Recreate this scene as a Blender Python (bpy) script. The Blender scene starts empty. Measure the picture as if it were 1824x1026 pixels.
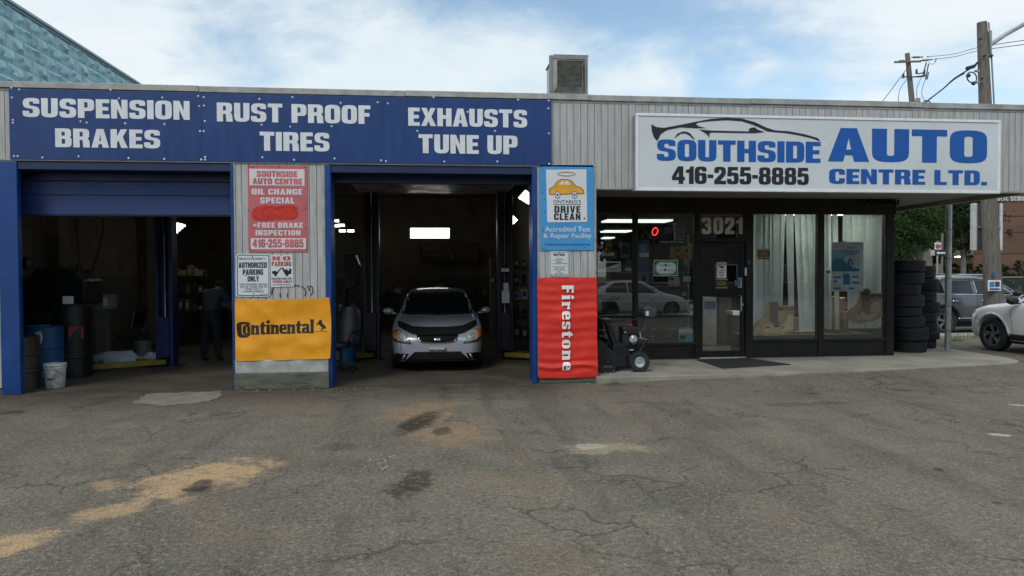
import bpy, bmesh, math, random
from mathutils import Vector, Matrix, noise
from mathutils.bvhtree import BVHTree
R = math.radians
random.seed(7)
sc = bpy.context.scene
col = sc.collection

# ------------------------------------------------------------------ camera
PW, PH, FOC, DIST, EYE = 1824, 1026, 1250.0, 11.0, 1.75
YAW, PITCH, ROLL = math.atan(.1065), math.atan(26.5 / 1250), .0045
FWD = Vector((math.sin(YAW) * math.cos(PITCH), math.cos(YAW) * math.cos(PITCH), -math.sin(PITCH)))
R0 = Vector((math.cos(YAW), -math.sin(YAW), 0))
U0 = R0.cross(FWD)
RT = R0 * math.cos(ROLL) - U0 * math.sin(ROLL)
UP = U0 * math.cos(ROLL) + R0 * math.sin(ROLL)
CAM = Vector((0, -DIST, EYE))
cd = bpy.data.cameras.new('camera')
cam = bpy.data.objects.new('camera', cd)
col.objects.link(cam)
cd.sensor_width = 36
cd.lens = FOC / PW * 36
cd.clip_end = 2000
cam.matrix_world = Matrix(((RT.x, UP.x, -FWD.x, CAM.x), (RT.y, UP.y, -FWD.y, CAM.y), (RT.z, UP.z, -FWD.z, CAM.z), (0, 0, 0, 1)))
sc.camera = cam

# ------------------------------------------------------------------ world, sun, exposure
SUN_EL, SUN_AZ = 48, 215          # compass azimuth of the sun, clockwise from +Y
w = bpy.data.worlds.new('World')
sc.world = w
w.use_nodes = True
nt = w.node_tree
nt.nodes.clear()
def WN(t, **k):
    n = nt.nodes.new(t)
    for a, b in k.items(): setattr(n, a, b)
    return n
sky = WN('ShaderNodeTexSky', sky_type='NISHITA')
sky.sun_disc = False
sky.sun_elevation = R(SUN_EL)
sky.sun_rotation = R(SUN_AZ)
sky.air_density = 1.0; sky.dust_density = .6; sky.ozone_density = 1.0
bg1 = WN('ShaderNodeBackground'); bg1.inputs[1].default_value = .11
hs = WN('ShaderNodeHueSaturation'); hs.inputs['Saturation'].default_value = .92; hs.inputs['Hue'].default_value = .487
nt.links.new(sky.outputs[0], hs.inputs['Color'])
nt.links.new(hs.outputs[0], bg1.inputs[0])
bg2 = WN('ShaderNodeBackground'); bg2.inputs[1].default_value = .66
tc = WN('ShaderNodeTexCoord')
# project the direction onto a flat cloud deck: p = d.xy / (d.z + .12)
sep = WN('ShaderNodeSeparateXYZ'); nt.links.new(tc.outputs['Generated'], sep.inputs[0])
def WM(op, a, b=None):
    n = WN('ShaderNodeMath', operation=op)
    for i, v in enumerate((a, b)):
        if v is None: continue
        if isinstance(v, (int, float)): n.inputs[i].default_value = v
        else: nt.links.new(v, n.inputs[i])
    return n.outputs[0]
zc = WM('ADD', WM('MAXIMUM', sep.outputs[2], 0), .16)
cx_, cy_ = WM('DIVIDE', sep.outputs[0], zc), WM('DIVIDE', sep.outputs[1], zc)
cmb = WN('ShaderNodeCombineXYZ')
nt.links.new(cx_, cmb.inputs[0]); nt.links.new(cy_, cmb.inputs[1])
cmb.inputs[2].default_value = 1.9
def cloud_noise(scale, detail, rough, dist, off):
    mp = WN('ShaderNodeMapping'); mp.inputs['Location'].default_value = off
    mp.inputs['Scale'].default_value = (1, 1.0, 1)
    nt.links.new(cmb.outputs[0], mp.inputs[0])
    n = WN('ShaderNodeTexNoise')
    n.inputs['Scale'].default_value = scale; n.inputs['Detail'].default_value = detail
    n.inputs['Roughness'].default_value = rough; n.inputs['Distortion'].default_value = dist
    nt.links.new(mp.outputs[0], n.inputs[0])
    return n.outputs[0]
n1 = cloud_noise(.62, 9, .56, .25, (0.4, 2.9, 2.3))
n2 = cloud_noise(1.9, 8, .62, .5, (8.2, 4.4, 2))
cov = WM('ADD', WM('MULTIPLY', n1, .72), WM('MULTIPLY', n2, .28))
mr = WN('ShaderNodeMapRange', interpolation_type='SMOOTHSTEP')
mr.inputs['From Min'].default_value = .385; mr.inputs['From Max'].default_value = .545
nt.links.new(cov, mr.inputs[0])
low = WN('ShaderNodeMapRange')             # towards the horizon the deck closes
low.inputs['From Min'].default_value = .02; low.inputs['From Max'].default_value = .30
low.inputs['To Min'].default_value = .30; low.inputs['To Max'].default_value = 0
nt.links.new(sep.outputs[2], low.inputs[0])
mask = WM('MINIMUM', WM('ADD', mr.outputs[0], low.outputs[0]), .93)
shade = cloud_noise(1.1, 6, .6, .3, (1.1, 7.7, 5))
cr = WN('ShaderNodeValToRGB')
cr.color_ramp.elements[0].position = .3; cr.color_ramp.elements[0].color = (.74, .855, .905, 1)
cr.color_ramp.elements[1].position = .72; cr.color_ramp.elements[1].color = (.95, .985, 1.0, 1)
nt.links.new(shade, cr.inputs[0]); nt.links.new(cr.outputs[0], bg2.inputs[0])
mx = WN('ShaderNodeMixShader')
nt.links.new(mask, mx.inputs[0]); nt.links.new(bg1.outputs[0], mx.inputs[1]); nt.links.new(bg2.outputs[0], mx.inputs[2])
wo = WN('ShaderNodeOutputWorld'); nt.links.new(mx.outputs[0], wo.inputs[0])

sl = bpy.data.lights.new('sun', 'SUN'); sl.energy = 1.0; sl.angle = R(18); sl.color = (1, .96, .9)
so = bpy.data.objects.new('sun', sl); col.objects.link(so)
az, el = R(SUN_AZ), R(SUN_EL)
sdir = Vector((math.sin(az) * math.cos(el), math.cos(az) * math.cos(el), math.sin(el)))
so.rotation_euler = sdir.to_track_quat('Z', 'Y').to_euler()
sc.view_settings.view_transform = 'Standard'; sc.view_settings.look = 'None'
sc.view_settings.exposure = .62; sc.view_settings.gamma = 1
sc.view_settings.use_curve_mapping = False
sc.cycles.max_bounces = 6; sc.cycles.diffuse_bounces = 3; sc.cycles.glossy_bounces = 3
sc.cycles.transparent_max_bounces = 12; sc.cycles.transmission_bounces = 4
sc.cycles.caustics_reflective = False; sc.cycles.caustics_refractive = False
sc.cycles.sample_clamp_indirect = 4

# ------------------------------------------------------------------ measuring: a line of sight meets a real plane
def ray(px, py): return FWD * FOC + RT * (px - PW / 2) - UP * (py - PH / 2)
def P(px, py, Y=0.0):
    d = ray(px, py); t = (Y - CAM.y) / d.y; p = CAM + d * t
    return p.x, p.z
def G(px, py, z=0.0):
    d = ray(px, py); t = (z - CAM.z) / d.z; p = CAM + d * t
    return p.x, p.y
def rect(px0, py0, px1, py1, Y=0.0):       # upper left and lower right corner -> x0, x1, z0, z1
    a, b = P(px0, py0, Y), P(px1, py1, Y)
    return a[0], b[0], b[1], a[1]

# ------------------------------------------------------------------ materials
MATS = {}
class NB:
    """small node helper for one material"""
    def __init__(s, name):
        s.m = bpy.data.materials.new(name); s.m.use_nodes = True
        s.t = s.m.node_tree; s.b = s.t.nodes['Principled BSDF']
        g = s.t.nodes.new('ShaderNodeNewGeometry'); s.pos = g.outputs['Position']; s.normal = g.outputs['Normal']
    def n(s, t, **k):
        n = s.t.nodes.new(t)
        for a, b in k.items(): setattr(n, a, b)
        return n
    def link(s, a, b): s.t.links.new(a, b)
    def setin(s, sock, v):
        if isinstance(v, (int, float)): sock.default_value = v
        elif isinstance(v, (tuple, list)): sock.default_value = tuple(v) if len(v) != 3 or sock.type == 'VECTOR' else (*v, 1)
        else: s.link(v, sock)
    def math(s, op, a, b=0.0, c=0.0, clamp=False):
        n = s.n('ShaderNodeMath', operation=op, use_clamp=clamp)
        for i, v in enumerate((a, b, c)): s.setin(n.inputs[i], v)
        return n.outputs[0]
    def mix(s, f, a, b, mode='MIX'):
        n = s.n('ShaderNodeMix', data_type='RGBA', blend_type=mode)
        s.setin(n.inputs[0], f); s.setin(n.inputs[6], a); s.setin(n.inputs[7], b)
        return n.outputs[2]
    def mapv(s, v, scale=(1, 1, 1), loc=(0, 0, 0), rot=(0, 0, 0)):
        n = s.n('ShaderNodeMapping'); s.link(v, n.inputs[0])
        n.inputs['Location'].default_value = loc; n.inputs['Scale'].default_value = scale; n.inputs['Rotation'].default_value = rot
        return n.outputs[0]
    def noise(s, v, scale, detail=4, rough=.55, dist=0):
        n = s.n('ShaderNodeTexNoise'); s.link(v, n.inputs[0])
        n.inputs['Scale'].default_value = scale; n.inputs['Detail'].default_value = detail
        n.inputs['Roughness'].default_value = rough; n.inputs['Distortion'].default_value = dist
        return n.outputs[0]
    def voro(s, v, scale, feature='F1', rand=1):
        n = s.n('ShaderNodeTexVoronoi', feature=feature); s.link(v, n.inputs[0])
        n.inputs['Scale'].default_value = scale; n.inputs['Randomness'].default_value = rand
        return n.outputs
    def rng(s, v, a, b, c=0.0, d=1.0, smooth=True):
        n = s.n('ShaderNodeMapRange', interpolation_type='SMOOTHSTEP' if smooth else 'LINEAR')
        s.link(v, n.inputs[0]); n.inputs['From Min'].default_value = a; n.inputs['From Max'].default_value = b
        n.inputs['To Min'].default_value = c; n.inputs['To Max'].default_value = d
        return n.outputs[0]
    def bump(s, h, strength, dist=.01):
        n = s.n('ShaderNodeBump'); n.inputs['Strength'].default_value = strength; n.inputs['Distance'].default_value = dist
        s.link(h, n.inputs['Height']); s.link(n.outputs[0], s.b.inputs['Normal'])
def mat(name, c, rough=.6, metal=0, var=.18, vs=3.0, stretch=(1, 1, 1), dirt=0, dirtcol=(.05, .045, .035), dsc=2.0, bump=0, bs=60, coat=0, spec=.5, rvar=.12, emis=None, es=0):
    if name in MATS: return MATS[name]
    k = NB(name)
    p = k.mapv(k.pos, stretch)
    nz = k.noise(p, vs, 6, .6)
    lo = tuple(v * (1 - var) for v in c); hi = tuple(min(1, v * (1 + var)) for v in c)
    base = k.mix(k.rng(nz, .3, .7), lo, hi)
    oi = k.n('ShaderNodeObjectInfo')
    rnd = k.rng(oi.outputs['Random'], 0, 1, 1 - var * .5, 1 + var * .3, smooth=False)
    base = k.mix(1.0, base, rnd, 'MULTIPLY')
    if dirt:
        dn = k.noise(k.mapv(k.pos, stretch, (5, 3, 1)), dsc, 8, .68, .4)
        base = k.mix(k.math('MULTIPLY', k.rng(dn, .48, .72), dirt), base, dirtcol)
    k.link(base, k.b.inputs['Base Color'])
    k.link(k.rng(nz, .25, .75, max(0, rough - rvar), min(1, rough + rvar)), k.b.inputs['Roughness'])
    k.b.inputs['Metallic'].default_value = metal
    k.b.inputs['Coat Weight'].default_value = coat; k.b.inputs['Coat Roughness'].default_value = .06
    k.b.inputs['Specular IOR Level'].default_value = spec
    if bump: k.bump(k.noise(k.pos, bs, 5, .6), bump, .004)
    if emis:
        k.b.inputs['Emission Color'].default_value = (*emis, 1); k.b.inputs['Emission Strength'].default_value = es
    MATS[name] = k.m
    return k.m
def glass(name, tint=(.92, .95, .93), refl=1.0, rough=0.0):
    """architectural glass: light passes straight through, the rest mirrors"""
    if name in MATS: return MATS[name]
    k = NB(name); k.t.nodes.remove(k.b)
    tr = k.n('ShaderNodeBsdfTransparent'); tr.inputs[0].default_value = (*tint, 1)
    gl = k.n('ShaderNodeBsdfGlossy'); gl.inputs['Roughness'].default_value = rough; gl.inputs[0].default_value = (refl, refl, refl, 1)
    fr = k.n('ShaderNodeFresnel'); fr.inputs[0].default_value = 1.52
    wob = k.n('ShaderNodeBump'); wob.inputs['Strength'].default_value = .03; wob.inputs['Distance'].default_value = .02
    k.link(k.noise(k.pos, .9, 2), wob.inputs['Height'])
    k.link(wob.outputs[0], gl.inputs['Normal'])
    f2 = k.math('MULTIPLY', fr.outputs[0], 3.0, clamp=True)       # two faces of the pane
    ms = k.n('ShaderNodeMixShader'); k.link(f2, ms.inputs[0]); k.link(tr.outputs[0], ms.inputs[1]); k.link(gl.outputs[0], ms.inputs[2])
    k.link(ms.outputs[0], k.t.nodes['Material Output'].inputs[0])
    MATS[name] = k.m
    return k.m

# ------------------------------------------------------------------ objects
def thing(name, label, cat, loc=(0, 0, 0), rz=0, group=None):
    o = bpy.data.objects.new(name, None); col.objects.link(o)
    o.empty_display_size = .1
    o.location = loc; o.rotation_euler = (0, 0, rz)
    o['label'] = label; o['category'] = cat
    if group: o['group'] = group
    return o
def tag(o, label, cat, group=None):
    o['label'] = label; o['category'] = cat
    if group: o['group'] = group
    return o
def local(root):
    """full matrix of a parent chain from location and rotation (no depsgraph needed)"""
    m = Matrix.Translation(root.location) @ root.rotation_euler.to_matrix().to_4x4()
    return local(root.parent) @ root.matrix_parent_inverse @ m if root.parent else m
def link_mesh(name, me, m=None, parent=None, world=True):
    if m is not None:
        for x in (m if isinstance(m, (list, tuple)) else [m]): me.materials.append(x)
    o = bpy.data.objects.new(name, me); col.objects.link(o)
    if parent is not None:
        o.parent = parent
        if world: o.matrix_parent_inverse = local(parent).inverted()
    return o
def sharpen(me, ang=35):
    bm = bmesh.new(); bm.from_mesh(me)
    for f in bm.faces: f.smooth = True
    for e in bm.edges:
        e.smooth = not (len(e.link_faces) != 2 or e.calc_face_angle(0) > R(ang))
    bm.to_mesh(me); bm.free()
class MB:
    def __init__(s): s.v = []; s.f = []
    def add(s, vs, fs):
        k = len(s.v); s.v += [tuple(v) for v in vs]; s.f += [tuple(i + k for i in f) for f in fs]
        return s
    def bx(s, x0, x1, y0, y1, z0, z1):
        return s.add([(x0, y0, z0), (x1, y0, z0), (x1, y1, z0), (x0, y1, z0), (x0, y0, z1), (x1, y0, z1), (x1, y1, z1), (x0, y1, z1)],
                     [(0, 3, 2, 1), (4, 5, 6, 7), (0, 1, 5, 4), (1, 2, 6, 5), (2, 3, 7, 6), (3, 0, 4, 7)])
    def box(s, c, d, rz=0, rx=0, ry=0):
        m = Matrix.Translation(c) @ Matrix.Rotation(rz, 4, 'Z') @ Matrix.Rotation(ry, 4, 'Y') @ Matrix.Rotation(rx, 4, 'X')
        t = MB().bx(-d[0] / 2, d[0] / 2, -d[1] / 2, d[1] / 2, -d[2] / 2, d[2] / 2)
        return s.add([m @ Vector(v) for v in t.v], t.f)
    def cyl(s, p0, p1, r0, r1=None, n=12, caps=True):
        p0, p1 = Vector(p0), Vector(p1); r1 = r0 if r1 is None else r1
        d = (p1 - p0).normalized(); a = d.orthogonal().normalized(); b = d.cross(a)
        vs = []
        for p, r in ((p0, r0), (p1, r1)):
            for i in range(n):
                t = 2 * math.pi * i / n; vs.append(p + a * math.cos(t) * r + b * math.sin(t) * r)
        fs = [(i, (i + 1) % n, n + (i + 1) % n, n + i) for i in range(n)]
        if caps: fs += [tuple(range(n - 1, -1, -1)), tuple(range(n, 2 * n))]
        return s.add(vs, fs)
    def tube(s, pts, r, n=8, closed=False):
        pts = [Vector(p) for p in pts]; vs = []; N = len(pts); up = None
        rs = r if isinstance(r, (list, tuple)) else [r] * N
        for i, p in enumerate(pts):
            d = (pts[(i + 1) % N if closed else min(i + 1, N - 1)] - pts[(i - 1) % N if closed else max(i - 1, 0)]).normalized()
            a = d.orthogonal().normalized() if up is None else (up - d * up.dot(d)).normalized()
            up = a; b = d.cross(a)
            for k in range(n):
                t = 2 * math.pi * k / n; vs.append(p + (a * math.cos(t) + b * math.sin(t)) * rs[i])
        fs = []
        for i in range(N if closed else N - 1):
            j = (i + 1) % N
            fs += [(i * n + k, i * n + (k + 1) % n, j * n + (k + 1) % n, j * n + k) for k in range(n)]
        if not closed: fs += [tuple(range(n - 1, -1, -1)), tuple(range((N - 1) * n, N * n))]
        return s.add(vs, fs)
    def lathe(s, prof, n=24, c=(0, 0, 0), axis='z', closed=False):
        vs = []
        for r, h in prof:
            for i in range(n):
                t = 2 * math.pi * i / n; x, y = r * math.cos(t), r * math.sin(t)
                v = (x, y, h) if axis == 'z' else ((x, h, y) if axis == 'y' else (h, x, y))
                vs.append((v[0] + c[0], v[1] + c[1], v[2] + c[2]))
        N = len(prof); fs = []
        for j in range(N if closed else N - 1):
            a, b = j * n, ((j + 1) % N) * n
            fs += [(a + i, a + (i + 1) % n, b + (i + 1) % n, b + i) for i in range(n)]
        return s.add(vs, fs)
    def prism(s, poly, d0, d1, plane='xz'):
        def V(a, b, d): return (a, d, b) if plane == 'xz' else ((a, b, d) if plane == 'xy' else (d, a, b))
        n = len(poly)
        vs = [V(a, b, d0) for a, b in poly] + [V(a, b, d1) for a, b in poly]
        return s.add(vs, [tuple(range(n)), tuple(range(2 * n - 1, n - 1, -1))] + [(i, n + i, n + (i + 1) % n, (i + 1) % n) for i in range(n)])
    def ball(s, c, r, n=12, m=8, jit=0, seed=0):
        rr = r if isinstance(r, (tuple, list)) else (r, r, r); vs = []; rs = random.Random(seed)
        for j in range(1, m):
            ph = math.pi * j / m
            for i in range(n):
                t = 2 * math.pi * i / n; k = 1 + rs.uniform(-jit, jit)
                vs.append((c[0] + rr[0] * math.sin(ph) * math.cos(t) * k, c[1] + rr[1] * math.sin(ph) * math.sin(t) * k, c[2] + rr[2] * math.cos(ph) * k))
        vs += [(c[0], c[1], c[2] + rr[2]), (c[0], c[1], c[2] - rr[2])]
        a, b = len(vs) - 2, len(vs) - 1; fs = []
        for j in range(m - 2):
            fs += [(j * n + i, (j + 1) * n + i, (j + 1) * n + (i + 1) % n, j * n + (i + 1) % n) for i in range(n)]
        fs += [(a, i, (i + 1) % n) for i in range(n)] + [(b, (m - 2) * n + (i + 1) % n, (m - 2) * n + i) for i in range(n)]
        return s.add(vs, fs)
    def grid(s, fn, nu, nv):
        vs = [fn(i / nu, j / nv) for j in range(nv + 1) for i in range(nu + 1)]; q = nu + 1
        return s.add(vs, [(j * q + i, j * q + i + 1, (j + 1) * q + i + 1, (j + 1) * q + i) for j in range(nv) for i in range(nu)])
    def mesh(s, name, normals=True):
        me = bpy.data.meshes.new(name); me.from_pydata(s.v, [], s.f); me.update()
        if normals:
            bm = bmesh.new(); bm.from_mesh(me); bmesh.ops.recalc_face_normals(bm, faces=bm.faces); bm.to_mesh(me); bm.free()
        return me
    def build(s, name, m, parent=None, smooth=False, bevel=0, world=True, seg=2, solid=0):
        me = s.mesh(name)
        if smooth: sharpen(me, smooth if smooth is not True else 35)
        o = link_mesh(name, me, m, parent, world)
        if solid:
            md = o.modifiers.new('s', 'SOLIDIFY'); md.thickness = solid; md.offset = 0
        if bevel:
            md = o.modifiers.new('b', 'BEVEL'); md.width = bevel; md.segments = seg; md.limit_method = 'ANGLE'; md.angle_limit = R(40)
        return o
def struct(o):
    o['kind'] = 'structure'; return o
def stuff(o, label=None, cat=None):
    o['kind'] = 'stuff'
    if label: o['label'] = label; o['category'] = cat
    return o
def copy_tree(o, parent=None):
    c = o.copy(); col.objects.link(c)
    if parent is not None: c.parent = parent
    for ch in [x for x in bpy.data.objects if x.parent == o]: copy_tree(ch, c)
    return c

# ------------------------------------------------------------------ lettering: a heavy condensed grotesque drawn as rounded polygons
GL = {}
def gdef(s):
    for line in s.strip().splitlines():
        ch, body = line.strip().split(' ', 1)
        cs = []
        for cont in body.split('|'):
            pts = []
            for tok in cont.split():
                q = [float(x) for x in tok.split(',')]
                pts.append((q[0], q[1], q[2] if len(q) > 2 else 0))
            cs.append(pts)
        GL[ch] = cs
gdef('''S 3.8,7 6,7 6,10,2.9 .1,10,2.9 .1,4.9,2.4 3.7,4.2,.8 3.7,1.9,.7 2.3,1.9,.7 2.3,3.2 0,3.2 0,0,2.9 6.1,0,2.9 6.1,5.3,2.4 2.4,6.1,.8 2.4,8.1,.7 3.8,8.1,.7
C 3.8,6.2 6,6.2 6,10,2.9 0,10,2.9 0,0,2.9 6,0,2.9 6,3.8 3.8,3.8 3.8,1.9,.7 2.4,1.9,.7 2.4,8.1,.7 3.8,8.1,.7
G 3.8,6.4 6.1,6.4 6.1,10,2.9 0,10,2.9 0,0,2.9 6.1,0,1.2 6.1,5.3 3.2,5.3 3.2,3.7 3.9,3.7 3.9,1.9,.7 2.4,1.9,.7 2.4,8.1,.7 3.8,8.1,.7
O 0,0,2.9 6.2,0,2.9 6.2,10,2.9 0,10,2.9|2.4,1.9,.7 3.8,1.9,.7 3.8,8.1,.7 2.4,8.1,.7
0 0,0,2.9 6.1,0,2.9 6.1,10,2.9 0,10,2.9|2.4,1.8,.6 3.7,1.8,.6 3.7,8.2,.6 2.4,8.2,.6
U 0,10 0,0,2.8 6,0,2.8 6,10 3.6,10 3.6,1.9,.6 2.4,1.9,.6 2.4,10
P 0,0 2.4,0 2.4,3.7 6,3.7,2.4 6,10,2.4 0,10|2.4,5.4 3.6,5.4,.6 3.6,8.3,.6 2.4,8.3
R 0,0 2.4,0 2.4,4 3.5,4,.5 3.7,0 6.2,0 6,3.8,.8 5.3,4.9,.5 6,5.6,.6 6,10,2.3 0,10|2.4,5.8 3.6,5.8,.5 3.6,8.3,.5 2.4,8.3
E 0,0 5,0 5,2 2.4,2 2.4,4.1 4.6,4.1 4.6,6 2.4,6 2.4,8 5,8 5,10 0,10
F 0,0 2.4,0 2.4,4 4.5,4 4.5,5.9 2.4,5.9 2.4,8 4.9,8 4.9,10 0,10
N 0,0 2.2,0 2.2,5.4 3.9,0 6.1,0 6.1,10 3.9,10 3.9,4.6 2.3,10 0,10
I 0,0 2.4,0 2.4,10 0,10
L 0,0 4.9,0 4.9,2 2.4,2 2.4,10 0,10
B 0,0 6.1,0,2.2 6.1,4.8,1 5.3,5.3,.3 5.9,5.8,.8 5.9,10,2 0,10|2.4,1.8 3.7,1.8,.5 3.7,4.4,.5 2.4,4.4|2.4,6.1 3.6,6.1,.4 3.6,8.2,.4 2.4,8.2
D 0,0 6.1,0,2.8 6.1,10,2.8 0,10|2.4,1.9 3.7,1.9,.7 3.7,8.1,.7 2.4,8.1
A 0,0 2.4,0 2.7,1.9 3.9,1.9 4.2,0 6.6,0 4.6,10 2,10|2.9,3.6 3.7,3.6 3.3,7.2
K 0,0 2.4,0 2.4,2.9 3,4 4,0 6.5,0 4.6,5.9 6.3,10 3.9,10 2.4,6.2 2.4,10 0,10
T 1.7,0 4.1,0 4.1,8 5.8,8 5.8,10 0,10 0,8 1.7,8
X 0,0 2.3,0 3.2,2.9 4.1,0 6.5,0 4.5,5.1 6.3,10 4.1,10 3.2,7.4 2.4,10 .1,10 1.9,5.1
H 0,0 2.4,0 2.4,4.1 3.8,4.1 3.8,0 6.2,0 6.2,10 3.8,10 3.8,6.1 2.4,6.1 2.4,10 0,10
W 1.6,0 4,0 4.7,5.5 5.4,0 7.8,0 9.4,10 7.1,10 6.5,4.6 5.8,10 3.6,10 2.9,4.6 2.3,10 0,10
Y 2,0 4.4,0 4.4,3.8 6.4,10 4.1,10 3.2,6.2 2.3,10 0,10 2,3.8
Z 0,0 5.5,0 5.5,2 2.6,2 5.5,8.2 5.5,10 .2,10 .2,8 2.8,8 0,1.8
V 2,0 4.4,0 6.4,10 4.1,10 3.2,3.4 2.3,10 0,10
M 0,0 2,0 2,6 3.2,1.5 4.6,1.5 5.8,6 5.8,0 7.8,0 7.8,10 4.8,10 3.9,6 3,10 0,10
1 1.6,0 4,0 4,10 2.2,10 2,8.6,.5 0,7.9 0,6.4 1.6,6.4
2 0,0 6,0 6,2 3,2 5.9,5.6,1.5 5.9,10,2.7 0,10,2.7 0,6.5 2.3,6.5 2.3,8.2,.6 3.6,8.2,.6 3.6,6.4,.8 0,2.2,.5
3 0,3.2 0,0,2.7 6,0,2.7 6,4.7,1.2 5,5.2,.3 5.8,5.7,.9 5.8,10,2.5 0,10,2.5 0,7 2.3,7 2.3,8.2,.5 3.5,8.2,.5 3.5,6.1,.5 2.2,6.1 2.2,4.4 3.6,4.4,.5 3.6,1.8,.6 2.3,1.8,.6 2.3,3.2
4 3.4,0 5.7,0 5.7,2.1 6.5,2.1 6.5,4 5.7,4 5.7,10 3,10 0,4.2 0,2.1 3.4,2.1|2,4 3.4,4 3.4,7.2
5 0,3.1 0,0,2.7 6,0,2.7 6,6.7,2.4 2.3,6.7,.3 2.5,8.1 5.6,8.1 5.6,10 .5,10 .1,4.6 2.3,4.6 2.6,5,.3 3.6,5,.5 3.6,1.8,.6 2.3,1.8,.6 2.3,3.1
6 0,0,2.9 6.1,0,2.9 6.1,6.5,2.2 2.4,6.3,.3 2.4,8.3,.5 3.7,8.3,.5 3.7,7.2 6,7.2 6,10,2.8 0,10,2.9|2.4,1.8,.6 3.7,1.8,.6 3.7,4.8,.6 2.4,4.8,.6
8 0,0,2.6 6.2,0,2.6 6.2,4.7,1 5.4,5.3,.3 6,5.9,.8 6,10,2.5 .2,10,2.5 .2,5.9,.8 .8,5.3,.3 0,4.7,1|2.4,1.7,.6 3.8,1.7,.6 3.8,4.5,.6 2.4,4.5,.6|2.4,6.2,.5 3.8,6.2,.5 3.8,8.4,.5 2.4,8.4,.5
- 0,3.5 2.9,3.5 2.9,5.5 0,5.5
+ 0,4 1.8,4 1.8,2 3.6,2 3.6,4 5.4,4 5.4,5.8 3.6,5.8 3.6,7.8 1.8,7.8 1.8,5.8 0,5.8
. 0,0 2.3,0 2.3,2.3 0,2.3
n -.1,0 2.9,0 2.9,.9 2.5,.9 2.5,5,.5 3.7,5,.5 3.7,.9 3.3,.9 3.3,0 6.3,0 6.3,.9 6,.9 6,6.9,2.2 2.5,6.3,.5 2.5,6.9 -.1,6.9 -.1,6 .3,6 .3,.9 -.1,.9
o 0,0,2.7 5.7,0,2.7 5.7,6.9,2.7 0,6.9,2.7|2.3,1,.5 3.4,1,.5 3.4,5.9,.5 2.3,5.9,.5
t 0,5.6 0,6.9 .9,6.9 1.2,8.5 3,9 3,6.9 4.3,6.9 4.3,5.6 3,5.6 3,1.4,.5 4.3,1.3 4.3,.2 3.4,0,.3 .7,0,1.6 .7,5.6
i 0,0 3,0 3,.9 2.7,.9 2.7,6.9 0,6.9 0,6 .4,6 .4,.9 0,.9|.4,8 2.7,8,.8 2.7,10,1 .4,10,1
e 0,0,2.8 5.4,0,1.8 5.4,1.9 4,1.2,.5 2.3,1.2,.6 2.3,3 5.4,3 5.4,6.9,2.5 0,6.9,2.5|2.3,4.1 3.5,4.1 3.5,5.8,.6 2.3,5.8,.6
a 0,0,1.7 3,0,.6 3.3,.7 3.6,0 5.8,0 5.8,.9 5.4,.9 5.4,6.9,2.2 .2,6.9,1.6 .2,4.9 2.2,4.9 2.2,5.8,.4 3.2,5.8,.4 3.2,4.2 0,3.9,1.4|2.1,1.1,.4 3.2,1.3,.4 3.2,3.1 2.1,2.9,.4
l 0,0 3,0 3,.9 2.7,.9 2.7,10 0,10 0,9.1 .4,9.1 .4,.9 0,.9
r 0,0 3.1,0 3.1,.9 2.6,.9 2.6,5,.6 3.4,5 3.6,4.4 5,4.4 5,6.9,1 2.6,6.2,.4 2.6,6.9 0,6.9 0,6 .4,6 .4,.9 0,.9
s 3.4,4.9 5,4.9 5,6.9,2 .1,6.9,2 .1,3.4,1.4 3,2.9,.5 3,1.2,.4 2,1.2,.4 2,2.2 0,2.2 0,0,2 5.1,0,2 5.1,3.6,1.6 2.2,4.2,.5 2.2,5.7,.4 3.4,5.7,.4''')
def rounded(pts, k=5):
    out = []; n = len(pts)
    for i, (x, y, r) in enumerate(pts):
        if r <= 0: out.append((x, y)); continue
        p = Vector((x, y)); a = Vector(pts[i - 1][:2]) - p; b = Vector(pts[(i + 1) % n][:2]) - p
        ra = min(r, a.length * .5); rb = min(r, b.length * .5)
        A, B = p + a.normalized() * ra, p + b.normalized() * rb
        for j in range(k + 1):
            t = j / k; q = A * (1 - t) ** 2 * 1 + p * 2 * t * (1 - t) + B * t * t
            # pull towards a circular arc
            out.append(tuple(q + (p - q) * .12 * math.sin(math.pi * t)))
    return out
def contours_mesh(name, conts, depth=.0015):
    """closed outlines (holes by even-odd) -> thin solid mesh in the xz plane, front towards -y"""
    cu = bpy.data.curves.new(name, 'CURVE'); cu.dimensions = '2D'; cu.fill_mode = 'BOTH'; cu.extrude = depth
    for c in conts:
        sp = cu.splines.new('POLY'); sp.points.add(len(c) - 1); sp.use_cyclic_u = True
        for i, (x, y) in enumerate(c): sp.points[i].co = (x, y, 0, 1)
    o = bpy.data.objects.new(name, cu); col.objects.link(o)
    dg = bpy.context.evaluated_depsgraph_get(); dg.update()
    me = bpy.data.meshes.new_from_object(o.evaluated_get(dg), depsgraph=dg)
    bpy.data.objects.remove(o); bpy.data.curves.remove(cu)
    me.name = name
    for v in me.vertices: v.co = (v.co.x, -v.co.z, v.co.y)
    me.materials.clear()
    return me
def word_contours(s, space=.75, wide=1.0):
    cs = []; x = 0
    for ch in s:
        if ch == ' ': x += 3; continue
        if ch == "'": cs.append([(x, 6.5), (x + 1.5, 6.5), (x + 1.5, 10), (x, 10)]); x += 2; continue
        g = GL[ch]; w_ = max(p[0] for c in g for p in c) * wide
        for c in g: cs.append([(x + a * wide, b) for a, b in rounded(c)])
        x += w_ + space
    return cs
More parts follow.
